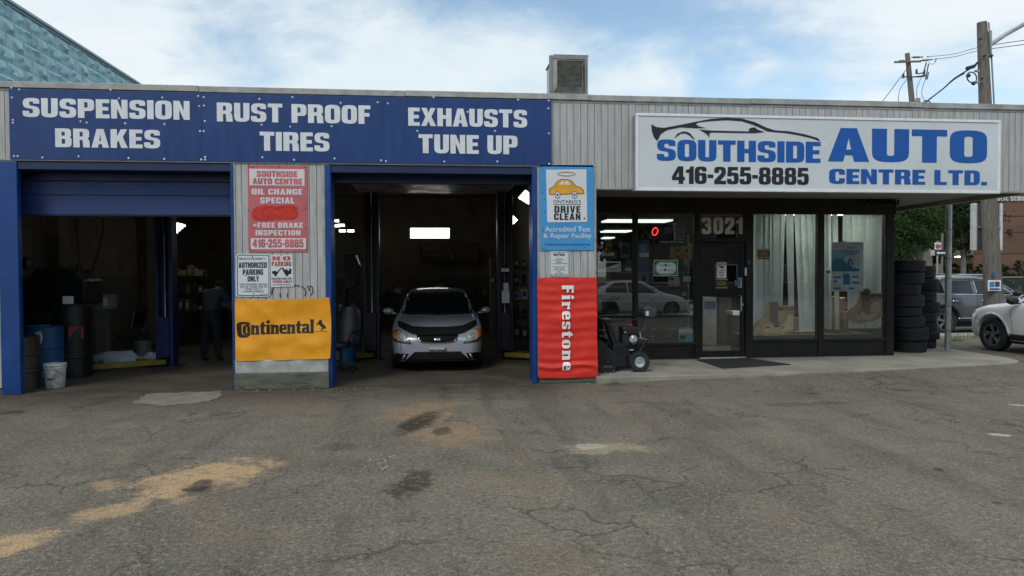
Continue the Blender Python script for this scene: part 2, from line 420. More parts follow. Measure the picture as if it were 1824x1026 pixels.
def small_contours(s, off=.012, shear=0):
    """fine print: Blender's own face, thickened a little"""
    cu = bpy.data.curves.new('t', 'FONT'); cu.body = s; cu.offset = off; cu.resolution_u = 2; cu.shear = shear; cu.extrude = .0
    o = bpy.data.objects.new('t', cu); col.objects.link(o)
    dg = bpy.context.evaluated_depsgraph_get(); dg.update()
    me = bpy.data.meshes.new_from_object(o.evaluated_get(dg), depsgraph=dg)
    bpy.data.objects.remove(o); bpy.data.curves.remove(cu)
    return me
def fit(me, x0, x1, z0, z1, y, rot=0):
    """stretch a flat mesh to fill a rectangle of the plane y; rot=-90 reads from top to bottom"""
    vs = me.vertices
    a0, a1 = min(v.co.x for v in vs), max(v.co.x for v in vs); b0, b1 = min(v.co.z for v in vs), max(v.co.z for v in vs)
    for v in vs:
        u, t = (v.co.x - a0) / (a1 - a0), (v.co.z - b0) / (b1 - b0)
        if rot == -90: u, t = t, 1 - u
        v.co = (x0 + u * (x1 - x0), y + v.co.y, z0 + t * (z1 - z0))
    return me
def text(parent, s, m, px, Y, name='lettering', small=False, space=.75, rot=0, shear=0, off=.012, tilt=0):
    """lettering filling the rectangle whose corners are seen at px = (x0, y0, x1, y1) on the plane y = Y"""
    x0, x1, z0, z1 = rect(*px, Y)
    if small:
        me = small_contours(s, off, shear)
        for v in me.vertices: v.co = (v.co.x, 0, v.co.y)
        me.materials.clear()
    else:
        me = contours_mesh(name, word_contours(s, space))
        if shear:
            for v in me.vertices: v.co.x += v.co.z * shear
    fit(me, x0, x1, z0, z1, Y, rot)
    if tilt:
        for v in me.vertices: v.co.z += (v.co.x - x0) * tilt
    me.name = name
    return link_mesh(name, me, m, parent)
def shape(parent, name, m, pts, Y, zoom=None, depth=.0015, k=None, holes=None):
    """flat shape traced on the plane y = Y; zoom = (ox, oy, scale) of the enlargement the points were read from"""
    def cv(l):
        if zoom: l = [(zoom[0] + q[0] / zoom[2], zoom[1] + q[1] / zoom[2]) for q in l]
        return [P(q[0], q[1], Y) for q in l]
    cs = [cv(pts)] + [cv(h) for h in (holes or [])]
    me = contours_mesh(name, cs, depth)
    for v in me.vertices: v.co.y += Y
    return link_mesh(name, me, m, parent)
def ell(cx, cy, rx, ry, n=20): return [(cx + rx * math.cos(2 * math.pi * i / n), cy + ry * math.sin(2 * math.pi * i / n)) for i in range(n)]
# ------------------------------------------------------------------ shared materials
siding = mat('grey_siding', (.41, .415, .40), .6, var=.13, vs=2.2, stretch=(9, 9, .7), dirt=.42, dirtcol=(.20, .185, .15), dsc=2.2, bump=.15, bs=140)
backing = mat('siding_joint', (.09, .088, .08), .9)
metal_trim = mat('weathered_trim', (.34, .34, .32), .5, var=.2, vs=5, dirt=.35, dirtcol=(.17, .14, .11))
alu = mat('brushed_aluminium', (.62, .64, .66), .35, .7, var=.12, vs=8, dirt=.15, dirtcol=(.2, .2, .19))
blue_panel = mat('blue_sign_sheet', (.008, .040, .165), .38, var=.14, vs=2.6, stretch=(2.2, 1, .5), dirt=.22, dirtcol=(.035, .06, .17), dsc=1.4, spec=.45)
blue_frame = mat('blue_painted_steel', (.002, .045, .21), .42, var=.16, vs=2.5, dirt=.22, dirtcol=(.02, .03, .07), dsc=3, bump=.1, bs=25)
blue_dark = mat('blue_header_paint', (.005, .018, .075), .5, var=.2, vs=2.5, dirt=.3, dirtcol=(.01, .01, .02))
door_blue = mat('blue_door_paint', (.014, .040, .150), .5, var=.15, vs=1.2, stretch=(1, 1, 2), dirt=.25, dirtcol=(.02, .03, .08), dsc=1.5)
white_vinyl = mat('white_vinyl', (.68, .71, .72), .45, var=.05, vs=8)
sign_white = mat('lightbox_face', (.60, .645, .655), .30, var=.05, vs=1.1, dirt=.12, dirtcol=(.48, .52, .56), dsc=.8, spec=.5)
royal = mat('royal_blue_vinyl', (.002, .088, .37), .4, var=.05)
black_vinyl = mat('black_vinyl', (.012, .012, .016), .45)
bronze = mat('dark_bronze_frame', (.014, .013, .011), .5, var=.25, vs=4, spec=.25, dirt=.2, dirtcol=(.05, .045, .04))
soffit_m = mat('soffit_paint', (.26, .26, .235), .7, var=.12, vs=.8, stretch=(1, 12, 1), dirt=.25, dirtcol=(.12, .11, .09))
concrete = mat('sidewalk_concrete', (.27, .255, .215), .9, var=.16, vs=1.6, dirt=.5, dirtcol=(.15, .135, .11), dsc=1.3, bump=.5, bs=110)
wood_base = mat('weathered_base_board', (.11, .11, .088), .85, var=.22, vs=3, stretch=(1, 1, 6), dirt=1.0, dirtcol=(.028, .027, .02), dsc=3.2, bump=.6, bs=40)
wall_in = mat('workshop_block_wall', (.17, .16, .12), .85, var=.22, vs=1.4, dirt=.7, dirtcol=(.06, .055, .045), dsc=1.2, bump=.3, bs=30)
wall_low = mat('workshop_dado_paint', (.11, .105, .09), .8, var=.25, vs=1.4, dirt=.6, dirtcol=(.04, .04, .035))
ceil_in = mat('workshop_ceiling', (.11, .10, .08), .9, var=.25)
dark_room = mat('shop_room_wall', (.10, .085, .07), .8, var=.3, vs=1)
rubber = mat('black_rubber', (.022, .022, .023), .78, var=.3, vs=7, dirt=.35, dirtcol=(.05, .046, .04), dsc=6, spec=.35)
blackm = mat('black_machine', (.014, .014, .016), .4, var=.4, vs=6, dirt=.25, dirtcol=(.05, .045, .04))
steel = mat('galvanised_steel', (.36, .37, .36), .5, .4, var=.2, vs=9, stretch=(1, 1, .5), dirt=.4, dirtcol=(.16, .15, .12), dsc=5)
screw_m = mat('screw_head', (.50, .56, .62), .4, .3)
card = mat('brown_cardboard', (.34, .22, .11), .85, var=.15)
white_p = mat('white_plastic', (.62, .63, .62), .5, var=.1, vs=4, dirt=.3, dirtcol=(.25, .22, .18), dsc=5)
paper = mat('white_paper', (.62, .64, .63), .8, var=.05)
tube_m = mat('lit_fluorescent_tube', (.9, .9, .85), .5, emis=(1, .98, .86), es=2.8)
hang_m = mat('lit_shop_tube', (.9, .9, .85), .5, emis=(.88, 1, .86), es=.95)

# ------------------------------------------------------------------ ground
def make_asphalt():
    k = NB('asphalt')
    p = k.pos
    big = k.noise(p, .33, 5, .6); mid = k.noise(p, 1.7, 6, .65, .6); fine = k.noise(p, 42, 4, .7)
    stones = k.voro(p, 105)
    c = k.mix(k.rng(big, .36, .62), (.138, .127, .100), (.190, .172, .134))
    c = k.mix(k.rng(mid, .42, .68, 0, .8), c, (.225, .192, .148))
    c = k.mix(k.rng(k.noise(p, 3.1, 7, .7, .2), .52, .66, 0, .5), c, (.088, .085, .070))
    # pinkish and grey aggregate
    wn = k.n('ShaderNodeTexWhiteNoise'); k.link(stones[2], wn.inputs[0])
    sp = k.n('ShaderNodeSeparateColor'); k.link(wn.outputs[1], sp.inputs[0])
    agg = k.math('MULTIPLY', k.math('GREATER_THAN', sp.outputs[0], .70), k.rng(stones[0], .16, .40, 1, 0))
    c = k.mix(k.math('MULTIPLY', agg, .62), c, (.30, .25, .205))
    agg2 = k.math('MULTIPLY', k.math('GREATER_THAN', sp.outputs[1], .972), k.rng(stones[0], .2, .4, 1, 0))
    c = k.mix(k.math('MULTIPLY', agg2, .8), c, (.50, .48, .44))
    med = k.noise(k.mapv(p, loc=(3, 8, 1)), 24, 6, .8)
    c = k.mix(k.rng(med, .50, .64, 0, .85), c, (.330, .290, .225))
    c = k.mix(k.rng(med, .34, .48, .80, 0), c, (.060, .055, .045))
    tint = k.noise(k.mapv(p, loc=(1, 5, 2)), 1.0, 4, .6)
    c = k.mix(k.rng(tint, .5, .68, 0, .32), c, (.195, .145, .100))
    c = k.mix(k.rng(tint, .32, .48, .4, 0), c, (.112, .124, .100))
    grit = k.noise(k.mapv(p, loc=(6, 1, 3)), 58, 3, .8)
    c = k.mix(k.rng(grit, .54, .70, 0, .6), c, (.30, .265, .225))
    pit = k.rng(fine, .30, .44, 1, 0)
    c = k.mix(k.math('MULTIPLY', pit, .55), c, (.030, .028, .026))
    # faint lengthwise wear, as of wheels rolling in and out of the bays
    wear = k.noise(k.mapv(p, (1.3, .16, 1)), 1.6, 5, .6, .3)
    c = k.mix(k.rng(wear, .50, .68, 0, .38), c, (.070, .064, .052))
    c = k.mix(k.rng(wear, .32, .46, .22, 0), c, (.25, .225, .18))
    # tyre-worn dark band by the bays and brown grime on the thresholds
    sx = k.n('ShaderNodeSeparateXYZ'); k.link(p, sx.inputs[0]); X, Y = sx.outputs[0], sx.outputs[1]
    grime = k.math('MULTIPLY', k.math('MULTIPLY', k.rng(Y, -2.0, .2, 0, 1), k.rng(X, 3.0, 1.2, 0, 1)), k.rng(mid, .25, .6, .35, .95))
    c = k.mix(grime, c, (.062, .050, .038))
    # cracks
    dv = k.n('ShaderNodeMix', data_type='RGBA'); dv.inputs[0].default_value = .12
    nz = k.n('ShaderNodeTexNoise'); nz.inputs['Scale'].default_value = 2.4; nz.inputs['Detail'].default_value = 6; k.link(p, nz.inputs[0])
    vadd = k.n('ShaderNodeVectorMath', operation='MULTIPLY_ADD'); k.link(nz.outputs[1], vadd.inputs[0]); vadd.inputs[1].default_value = (.75, .75, 0); k.link(p, vadd.inputs[2])
    ck = k.voro(vadd.outputs[0], .42, 'DISTANCE_TO_EDGE')[0]
    ck2 = k.voro(vadd.outputs[0], 1.5, 'DISTANCE_TO_EDGE')[0]
    gate = k.rng(k.noise(p, .5, 4), .46, .66)
    gate2 = k.rng(k.noise(k.mapv(p, loc=(9, 4, 0)), .55, 3), .50, .62)
    crack = k.math('MAXIMUM', k.math('MULTIPLY', k.rng(ck, .0015, .0065, 1, 0), gate), k.math('MULTIPLY', k.rng(ck2, .004, .020, 1, 0), k.math('MULTIPLY', gate2, .8)))
    c = k.mix(k.math('MULTIPLY', crack, .45), c, (.022, .020, .017))
    halo = k.math('MULTIPLY', k.rng(ck, .01, .07, 1, 0), gate)
    c = k.mix(k.math('MULTIPLY', halo, .14), c, (.045, .043, .038))
    # spills: each an ellipse with a ragged, noisy rim
    rag = k.noise(p, 2.3, 8, .66, .8)
    rag2 = k.noise(k.mapv(p, loc=(4, 9, 0)), 11, 8, .85)
    def blob(c0, c1, wid, soft=.42, amt=1.0, ragk=2.9, fray=1.5):
        a, b = Vector(G(*c0)), Vector(G(*c1)); m = (a + b) / 2; d = b - a; L = d.length / 2; an = math.atan2(d.y, d.x)
        v = k.n('ShaderNodeVectorMath', operation='SUBTRACT'); k.link(p, v.inputs[0]); v.inputs[1].default_value = (m.x, m.y, 0)
        r = k.n('ShaderNodeVectorRotate', rotation_type='Z_AXIS'); k.link(v.outputs[0], r.inputs[0]); r.inputs['Angle'].default_value = -an
        s_ = k.n('ShaderNodeVectorMath', operation='DIVIDE'); k.link(r.outputs[0], s_.inputs[0]); s_.inputs[1].default_value = (L, wid, 1)
        ln = k.n('ShaderNodeVectorMath', operation='LENGTH'); k.link(s_.outputs[0], ln.inputs[0])
        e = k.math('ADD', ln.outputs[1], k.math('MULTIPLY', k.math('SUBTRACT', rag, .5), ragk))
        e = k.math('ADD', e, k.math('MULTIPLY', k.math('SUBTRACT', rag2, .5), fray))
        return k.math('MULTIPLY', k.rng(e, 1 - soft, 1 + soft * .3, amt, 0), patchy)
    patchy = k.rng(k.noise(k.mapv(p, loc=(7, 2, 0)), 9, 9, .8), .38, .52, .30, 1)
    sand = (.50, .345, .195)
    for q in (dict(c0=(262, 872), c1=(484, 820), wid=.42), dict(c0=(225, 892), c1=(340, 868), wid=.22), dict(c0=(120, 928), c1=(260, 895), wid=.17, amt=.8), dict(c0=(-90, 1010), c1=(118, 940), wid=.20),
              dict(c0=(150, 870), c1=(220, 862), wid=.22, amt=.55), dict(c0=(290, 905), c1=(352, 880), wid=.1, amt=.5)):
        hq = dict(q); hq['wid'] = q['wid'] * 1.7; hq['amt'] = .38; hq['soft'] = 1.0
        c = k.mix(blob(**hq), c, (.30, .235, .16))
        c = k.mix(blob(**q), c, sand)
    for q in (dict(c0=(720, 772), c1=(900, 770), wid=.75, soft=.9, amt=.62), dict(c0=(712, 722), c1=(810, 732), wid=.9, soft=.9, amt=.55), dict(c0=(720, 745), c1=(805, 738), wid=.35, amt=.6), dict(c0=(800, 868), c1=(1000, 850), wid=.5, soft=.9, amt=.22)):
        c = k.mix(blob(**q), c, (.42, .275, .15))
    c = k.mix(blob((1000, 797), (1155, 799), .24, amt=.75), c, (.40, .33, .22))
    c = k.mix(blob((1020, 794), (1075, 795), .12, amt=.7), c, (.5, .45, .38))
    for q in (dict(c0=(718, 750), c1=(776, 752), wid=.75, amt=.85, ragk=.9), dict(c0=(768, 768), c1=(804, 768), wid=.2, amt=.7), dict(c0=(330, 870), c1=(382, 866), wid=.26, amt=.85), dict(c0=(696, 858), c1=(776, 858), wid=.45, amt=.75),
              dict(c0=(560, 800), c1=(650, 790), wid=.16, amt=.4), dict(c0=(1580, 694), c1=(1625, 695), wid=.12, amt=.6), dict(c0=(1660, 836), c1=(1680, 837), wid=.06, amt=.7), dict(c0=(1430, 700), c1=(1460, 701), wid=.1, amt=.5),
              dict(c0=(1765, 895), c1=(1785, 895), wid=.05, amt=.6), dict(c0=(0, 735), c1=(50, 732), wid=.15, amt=.6), dict(c0=(1350, 722), c1=(1520, 716), wid=.16, amt=.35)):
        c = k.mix(blob(**q), c, (.024, .019, .014))
    c = k.mix(blob((1758, 773), (1802, 776), .07, .2, .9, .5, .2), c, (.52, .50, .47))
    c = k.mix(blob((1792, 720), (1860, 726), .06, .2, .85, .8, .3), c, (.55, .53, .49))
    k.link(c, k.b.inputs['Base Color'])
    k.link(k.rng(mid, .3, .7, .80, .95), k.b.inputs['Roughness'])
    k.b.inputs['Specular IOR Level'].default_value = .3
    h = k.math('ADD', k.math('MULTIPLY', fine, 1.0), k.math('MULTIPLY', k.rng(stones[0], .1, .5, 1, 0), .8))
    h = k.math('SUBTRACT', h, k.math('MULTIPLY', crack, 2.0))
    h = k.math('ADD', h, k.math('MULTIPLY', mid, 1.2))
    k.bump(h, .9, .014)
    return k.m
asphalt = make_asphalt()
struct(MB().add([(-400, -300, 0), (400, -300, 0), (400, 600, 0), (-400, 600, 0)], [(0, 1, 2, 3)]).build('asphalt_ground', asphalt))
# a worn skim of old concrete on the threshold of the left bay
_rs = random.Random(9)
pp0 = [G(*q) for q in ((236, 718), (262, 702), (330, 699), (398, 697), (392, 708), (372, 716), (330, 720), (290, 723))]
pp = []
for i, a in enumerate(pp0):
    b_ = pp0[(i + 1) % len(pp0)]
    for t in range(8): pp.append((a[0] + (b_[0] - a[0]) * t / 8 + _rs.uniform(-.035, .035), a[1] + (b_[1] - a[1]) * t / 8 + _rs.uniform(-.045, .045)))
struct(MB().add([(x, y, .005) for x, y in pp], [tuple(range(len(pp)))]).build('concrete_patch', mat('patch_concrete', (.185, .172, .135), .9, var=.2, vs=4, dirt=.5, dirtcol=(.10, .09, .07), dsc=4, bump=.5, bs=80)))
# the asphalt is feathered up against the apron
inner = [(2.62, -.195, .004), (3.6, -.165, .030), (5.66, -.105, .055), (8.2, .195, .070), (9.85, .435, .075), (10.4, .62, .075), (10.83, 1.2, .075), (10.87, 3.2, .06)]
outer = [(2.62, -.9, .002), (3.7, -1.15, .002), (5.8, -1.25, .002), (8.5, -1.0, .002), (10.5, -.8, .002), (11.6, -.2, .002), (12.1, 1.0, .002), (12.2, 3.2, .002)]
vs = inner + outer; n_ = len(inner)
struct(MB().add(vs, [(i, i + n_, i + n_ + 1, i + 1) for i in range(n_ - 1)]).build('asphalt_ramp', asphalt))
# loose stones
def pebble_field():
    b = MB(); rs = random.Random(3)
    for i in range(2600):
        t = rs.random() ** 1.6
        y = -8.6 + t * 8.2; x = rs.uniform(-1, 1) * (2.2 + (y + 11) * .8) + (y + 11) * .1
        s_ = rs.uniform(.003, .009)
        c_ = (x, y, s_ * .4); n = 5
        vs = [(x + s_ * math.cos(a) * rs.uniform(.7, 1.3), y + s_ * math.sin(a) * rs.uniform(.7, 1.3), 0) for a in [2 * math.pi * j / n for j in range(n)]] + [(x + rs.uniform(-.2, .2) * s_, y, s_ * rs.uniform(.5, .95))]
        b.add(vs, [(j, (j + 1) % n, n) for j in range(n)])
    return b
stuff(pebble_field().build('gravel', mat('loose_stone', (.20, .18, .155), .9, var=.5, vs=30)), 'small loose stones scattered over the worn asphalt lot', 'gravel')
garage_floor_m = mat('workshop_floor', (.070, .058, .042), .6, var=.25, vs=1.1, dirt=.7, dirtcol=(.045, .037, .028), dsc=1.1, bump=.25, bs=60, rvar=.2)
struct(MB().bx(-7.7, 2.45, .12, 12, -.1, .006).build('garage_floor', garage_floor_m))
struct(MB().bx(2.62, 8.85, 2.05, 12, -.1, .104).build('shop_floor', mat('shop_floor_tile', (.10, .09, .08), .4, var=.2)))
# concrete apron along the shop front
ap = [(2.50, -.19), (5.66, -.10), (8.2, .20), (9.85, .44)] + [(9.85 + .95 * math.sin(t) * 1.0, 1.30 - .86 * math.cos(t)) for t in [R(a) for a in (15, 35, 55, 75, 90)]] + [(10.85, 3.2), (10.9, 6.0), (2.50, 6.0)]
struct(MB().prism(ap, -.2, .10, 'xy').build('sidewalk', concrete, bevel=.012))
for xj in (5.0, 7.6):
    pass
road_m = mat('street_asphalt', (.11, .108, .102), .9, var=.15, vs=2, bump=.4, bs=60)
struct(MB().bx(-60, 120, 6.75, 16.5, -.05, .004).build('street', road_m))
struct(MB().bx(11.2, 60, 6.05, 6.70, -.1, .07).build('kerb', mat('kerb_concrete', (.36, .34, .29), .9, var=.15, vs=3, dirt=.3, dirtcol=(.2, .18, .14)), bevel=.02))
struct(MB().bx(-60, 120, 16.6, 17.0, -.1, .12).build('far_kerb', MATS['kerb_concrete'], bevel=.02))
struct(MB().bx(-60, 120, 17.0, 28, -.1, .10).build('far_pavement', concrete))
struct(MB().bx(-60, 140, 28.0, 60, -.1, .12).build('school_lawn', mat('lawn', (.045, .065, .02), .95, var=.3, vs=2)))

def grass_tufts(spots, name, label, seed):
    rs = random.Random(seed); b = MB()
    for x, y, z, r, h, n in spots:
        for i in range(n):
            a, d = rs.uniform(0, 6.28), r * rs.random() ** .5
            px, py = x + math.cos(a) * d, y + math.sin(a) * d * .6; hh = h * rs.uniform(.5, 1); l = rs.uniform(-.5, .5) * hh; t = rs.uniform(0, 3.14); q = .006
            dx, dy = math.cos(t) * q, math.sin(t) * q
            b.add([(px - dx, py - dy, z), (px + dx, py + dy, z), (px + l * .5 + dx * .6, py + l * .3, z + hh * .6), (px + l, py + l * .5, z + hh)], [(0, 1, 2), (0, 2, 3)])
    return stuff(b.build(name, mat('weed_green', (.07, .13, .025), .8, var=.35, vs=9)), label, 'grass')
grass_tufts([(x, 6.0 + .1 * math.sin(x * 7), .02, .28, .13, 60) for x in (13.6, 14.0, 14.4, 15.6, 16.1, 17.0)] + [(12.9, 5.2, 0, .2, .12, 50), (14.9, 5.3, 0, .4, .16, 90), (15.6, 5.2, 0, .4, .14, 90)], 'kerb_weeds', 'green weeds sprouting along the pale kerb by the parked vehicles', 5)
grass_tufts([(2.78, -.2, 0, .1, .07, 26), (4.2, -.2, 0, .12, .03, 12), (8.7, .22, 0, .1, .03, 10), (3.1, -.22, 0, .1, .05, 14)], 'edge_weeds', 'thin weeds in the joint of apron and asphalt below the snow blower', 6)

# ------------------------------------------------------------------ the building
bld = thing('auto_shop', 'single storey grey sided repair garage with two open bays and a glazed shop front', 'building', (2, 0, 0))
XL, XR = -7.80, 10.22
# boards: one mesh per length, shared
def boards(xa, xb, z0, z1, y, pitch=.1105, name='siding_board', rake=0):
    n = int(round((xb - xa) / pitch)); q = (xb - xa) / n
    variants = []
    for k in range(3):
        rs = random.Random(k + int(z1 * 100)); j = rs.uniform(-.0015, .0015)
        bb = MB().bx(-q / 2 + .004, q / 2 - .004, 0, .022, 0, z1 - z0)
        me = bb.mesh(name); me.materials.append(siding); variants.append(me)
    for i in range(n):
        o = bpy.data.objects.new(name, variants[i % 3]); col.objects.link(o); o.parent = bld
        o.matrix_parent_inverse = local(bld).inverted()
        o.location = (xa + q * (i + .5), y - random.uniform(0, .004), z0)
        md = None
boards(XL, 2.50, 3.46, 4.47, 0)
boards(2.50, XR, 3.10, 4.47, 0)
boards(XL, P(3, 600)[0] - .006, .10, 3.455, 0)
boards(P(418, 400)[0], P(578, 400)[0], .42, 3.455, 0)
boards(P(958, 400)[0], 2.50, .10, 3.455, 0)
body = MB()
body.bx(XL, P(3, 600)[0] - .004, .022, .34, 0, 3.42)
body.bx(XL, 2.50, .022, .30, 3.42, 4.47).bx(2.50, XR, .022, .20, 3.11, 4.47)
body.bx(P(418, 400)[0], P(578, 400)[0], .022, .34, .0, 3.42).bx(P(958, 400)[0], 2.50, .022, .34, 0, 3.42)
body.build('siding_backing', backing, bld)
# corner trims on the piers
tr = MB()
for px in (418, 577, 958.5, 1060): x = P(px, 400)[0]; tr.bx(x - .018, x + .018, -.012, .0, .12 if px > 900 else .42, 3.455)
tr.build('corner_trim', metal_trim, bld, bevel=.003)
# roof edge in lengths
x = XL
for i, L in enumerate((1.18, 3.1, 3.05, 2.9, 2.65, 3.0, 2.14)):
    MB().bx(x + .002, x + L - .002, -.035, .28, 4.475 + .006 * (i % 2), 4.565 + .006 * (i % 2)).build('roof_coping', metal_trim, bld, bevel=.006)
    x += L
MB().bx(XL, XR, -.01, .0, 4.44, 4.473).build('drip_edge', metal_trim, bld)
MB().bx(XL, 8.95, .28, 12.4, 4.33, 4.50).build('roof', mat('tar_roof', (.06, .06, .058), .9), bld)
MB().bx(XL, 2.50, -.02, .06, 3.425, 3.457).build('bottom_trim', metal_trim, bld, bevel=.003)
MB().bx(2.50, XR, -.016, .10, 3.075, 3.105).build('bottom_trim', metal_trim, bld, bevel=.003)
# soffit and right hand lip of the canopy, in sheets
sf = MB()
for a, b_ in ((2.52, 5.08), (5.085, 7.65), (7.655, 10.13)):
    MB().bx(a, b_, .20, 1.90, 3.165, 3.185).build('soffit_panel', soffit_m, bld)
MB().bx(8.95, 10.13, 1.905, 6.2, 3.165, 3.185).build('soffit_panel', soffit_m, bld)
MB().bx(10.13, XR, .20, 6.2, 3.08, 4.47).build('canopy_lip', mat('canopy_side_panel', (.33, .33, .30), .6, dirt=.2, dirtcol=(.2, .18, .15)), bld)
MB().bx(8.95, 10.13, 6.15, 6.2, 3.17, 4.47).build('canopy_back', soffit_m, bld)
# outer and inner walls
MB().bx(-7.80, -7.50, .02, 12.2, 0, 4.33).build('side_wall', siding, bld)
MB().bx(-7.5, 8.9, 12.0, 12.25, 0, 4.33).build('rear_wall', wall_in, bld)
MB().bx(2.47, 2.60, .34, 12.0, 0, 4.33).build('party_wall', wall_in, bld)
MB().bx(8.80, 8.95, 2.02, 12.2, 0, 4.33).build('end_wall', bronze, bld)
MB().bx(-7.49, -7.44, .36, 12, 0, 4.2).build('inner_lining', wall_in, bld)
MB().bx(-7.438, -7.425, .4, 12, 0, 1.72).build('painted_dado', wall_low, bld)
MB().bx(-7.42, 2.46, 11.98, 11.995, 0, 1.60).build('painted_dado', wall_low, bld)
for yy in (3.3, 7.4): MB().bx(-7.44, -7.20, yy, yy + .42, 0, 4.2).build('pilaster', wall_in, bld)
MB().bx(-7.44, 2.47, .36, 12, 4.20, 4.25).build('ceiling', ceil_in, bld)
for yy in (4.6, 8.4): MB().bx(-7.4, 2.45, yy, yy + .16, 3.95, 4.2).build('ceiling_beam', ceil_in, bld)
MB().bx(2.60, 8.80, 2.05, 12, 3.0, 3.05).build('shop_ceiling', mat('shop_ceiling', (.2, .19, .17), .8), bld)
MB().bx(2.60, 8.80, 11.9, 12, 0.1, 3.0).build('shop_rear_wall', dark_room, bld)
# base under the middle pier, and its sill
x0, x1 = P(420, 650)[0], P(586, 650)[0]
b1 = P(420, 665)[1]; b2 = P(420, 645)[1]
MB().bx(x0, x1, -.05, .10, b1 - .0, b2 + .03).build('sill_flashing', mat('pale_flashing', (.36, .37, .35), .6, var=.2, vs=4, dirt=.4, dirtcol=(.16, .15, .12), dsc=3), bld, bevel=.01)
MB().bx(x0 - .01, x1 + .01, -.07, .34, 0, b1).build('base_board', wood_base, bld, bevel=.012)
MB().bx(P(960, 670)[0], 2.56, -.05, .34, 0, .10).build('base_board', wood_base, bld, bevel=.01)
# ---- bays: blue posts, header, tracks
def bay(xa, xb, front_l, front_r, name, dep=.30):
    # xa, xb: clear opening; posts stand in front of the lining
    fr = thing
    MB().bx(front_l, xa, -.02, dep, 0, 3.42).build('door_post', blue_frame, bld, bevel=.01)
    MB().bx(xb, front_r, -.02, dep, 0, 3.42).build('door_post', blue_frame, bld, bevel=.01)
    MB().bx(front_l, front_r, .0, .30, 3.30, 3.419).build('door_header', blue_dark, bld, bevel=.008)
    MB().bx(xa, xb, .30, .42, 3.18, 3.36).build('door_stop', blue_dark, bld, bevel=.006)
xa1, xb1 = P(35, 500)[0], P(416, 400)[0]
bay(xa1, xb1 - .035, P(3, 600)[0], xb1 + .01, 'left', .08)
xd1 = P(38.5, 350, .36)[0]
xa2, xb2 = P(590, 400)[0], P(948, 400)[0]
bay(xa2, xb2, P(579, 400)[0], P(957, 400)[0], 'right', .40)
# jamb shown slightly deeper on the right bay
# the half-open sectional door of the left bay
dr0 = P(200, 383, .36)[1]; dr1 = P(200, 309, .36)[1]
zz = dr0
for i, h in enumerate((.30, dr1 - dr0 - .30)):
    MB().bx(xd1, xb1 - .06, .345, .385, zz + .002, zz + h - .002).build('door_section', door_blue, bld, bevel=.006)
    zz += h
MB().bx(xd1, xb1 - .06, .335, .39, dr0 - .018, dr0 - .002).build('door_seal', rubber, bld)
MB().bx(xd1, xb1 - .04, .30, .33, dr1 - .01, dr1 + .02).build('door_lintel_strip', mat('dull_strip', (.12, .11, .09), .6), bld)
# the raised door of the right bay lies under the ceiling on its tracks
for i in range(5):
    MB().bx(xa2 + .05, xb2 - .05, .75 + i * .56, .75 + i * .56 + .55, 3.40, 3.44).build('raised_door_section', mat('door_inner_skin', (.42, .42, .38), .35, .2), bld, bevel=.004)

# ---- shop front

SY = 1.92
gl = glass('shop_glass')
def bxp(px0, py0, px1, py1, y0, y1, nm, m, bevel=.004, Y=SY):
    x0, x1, z0, z1 = rect(px0, py0, px1, py1, Y)
    return MB().bx(x0, x1, y0, y1, z0, z1).build(nm, m, bld, bevel=bevel)
zt = 3.165
top = P(1290, 381, SY)[1]
MB().bx(2.51, 8.95, SY - .03, SY + .10, top, zt).build('shopfront_header', bronze, bld, bevel=.006)
mull = [(1128.5, 1135.5, 'mullion'), (1237.5, 1245, 'mullion'), (1327, 1340.5, 'mullion'), (1457, 1466.5, 'mullion'), (1577.5, 1591, 'corner_post')]
for a, b_, nm in mull:
    x0, x1 = P(a, 500, SY)[0], P(b_, 500, SY)[0]
    MB().bx(x0, x1, SY - .035, SY + .11, .10, top).build(nm, bronze, bld, bevel=.006)
MB().bx(2.51, P(1063, 500, SY)[0], SY - .03, SY + .1, .1, top).build('mullion', bronze, bld, bevel=.006)
panes = [(1063, 1128.5, 611), (1135.5, 1237.5, 611), (1340.5, 1457, 604), (1466.5, 1577.5, 603)]
for a, b_, bot in panes:
    x0, x1 = P(a, 500, SY)[0], P(b_, 500, SY)[0]; zb = P((a + b_) / 2, bot, SY)[1]
    MB().bx(x0 + .001, x1 - .001, SY - .025, SY + .09, zb - .055, zb).build('window_sill', bronze, bld, bevel=.006)
    MB().bx(x0 + .002, x1 - .002, SY - .005, SY + .06, .10, zb - .056).build('kick_panel', bronze, bld, bevel=.004)
    MB().bx(x0 + .001, x1 - .001, SY - .02, SY + .03, .10, .15).build('kick_trim', bronze, bld, bevel=.004)
    pn = MB().add([(x0, SY + .03, zb), (x1, SY + .03, zb), (x1, SY + .03, top), (x0, SY + .03, top)], [(0, 1, 2, 3)]).build('window_pane', gl, bld)
    f = MB()
    f.bx(x0, x0 + .014, SY + .0, SY + .028, zb, top).bx(x1 - .014, x1, SY + .0, SY + .028, zb, top).bx(x0 + .014, x1 - .014, SY, SY + .028, zb, zb + .014)
    f.build('glazing_bead', mat('bead_metal', (.09, .09, .085), .35, .6), bld)
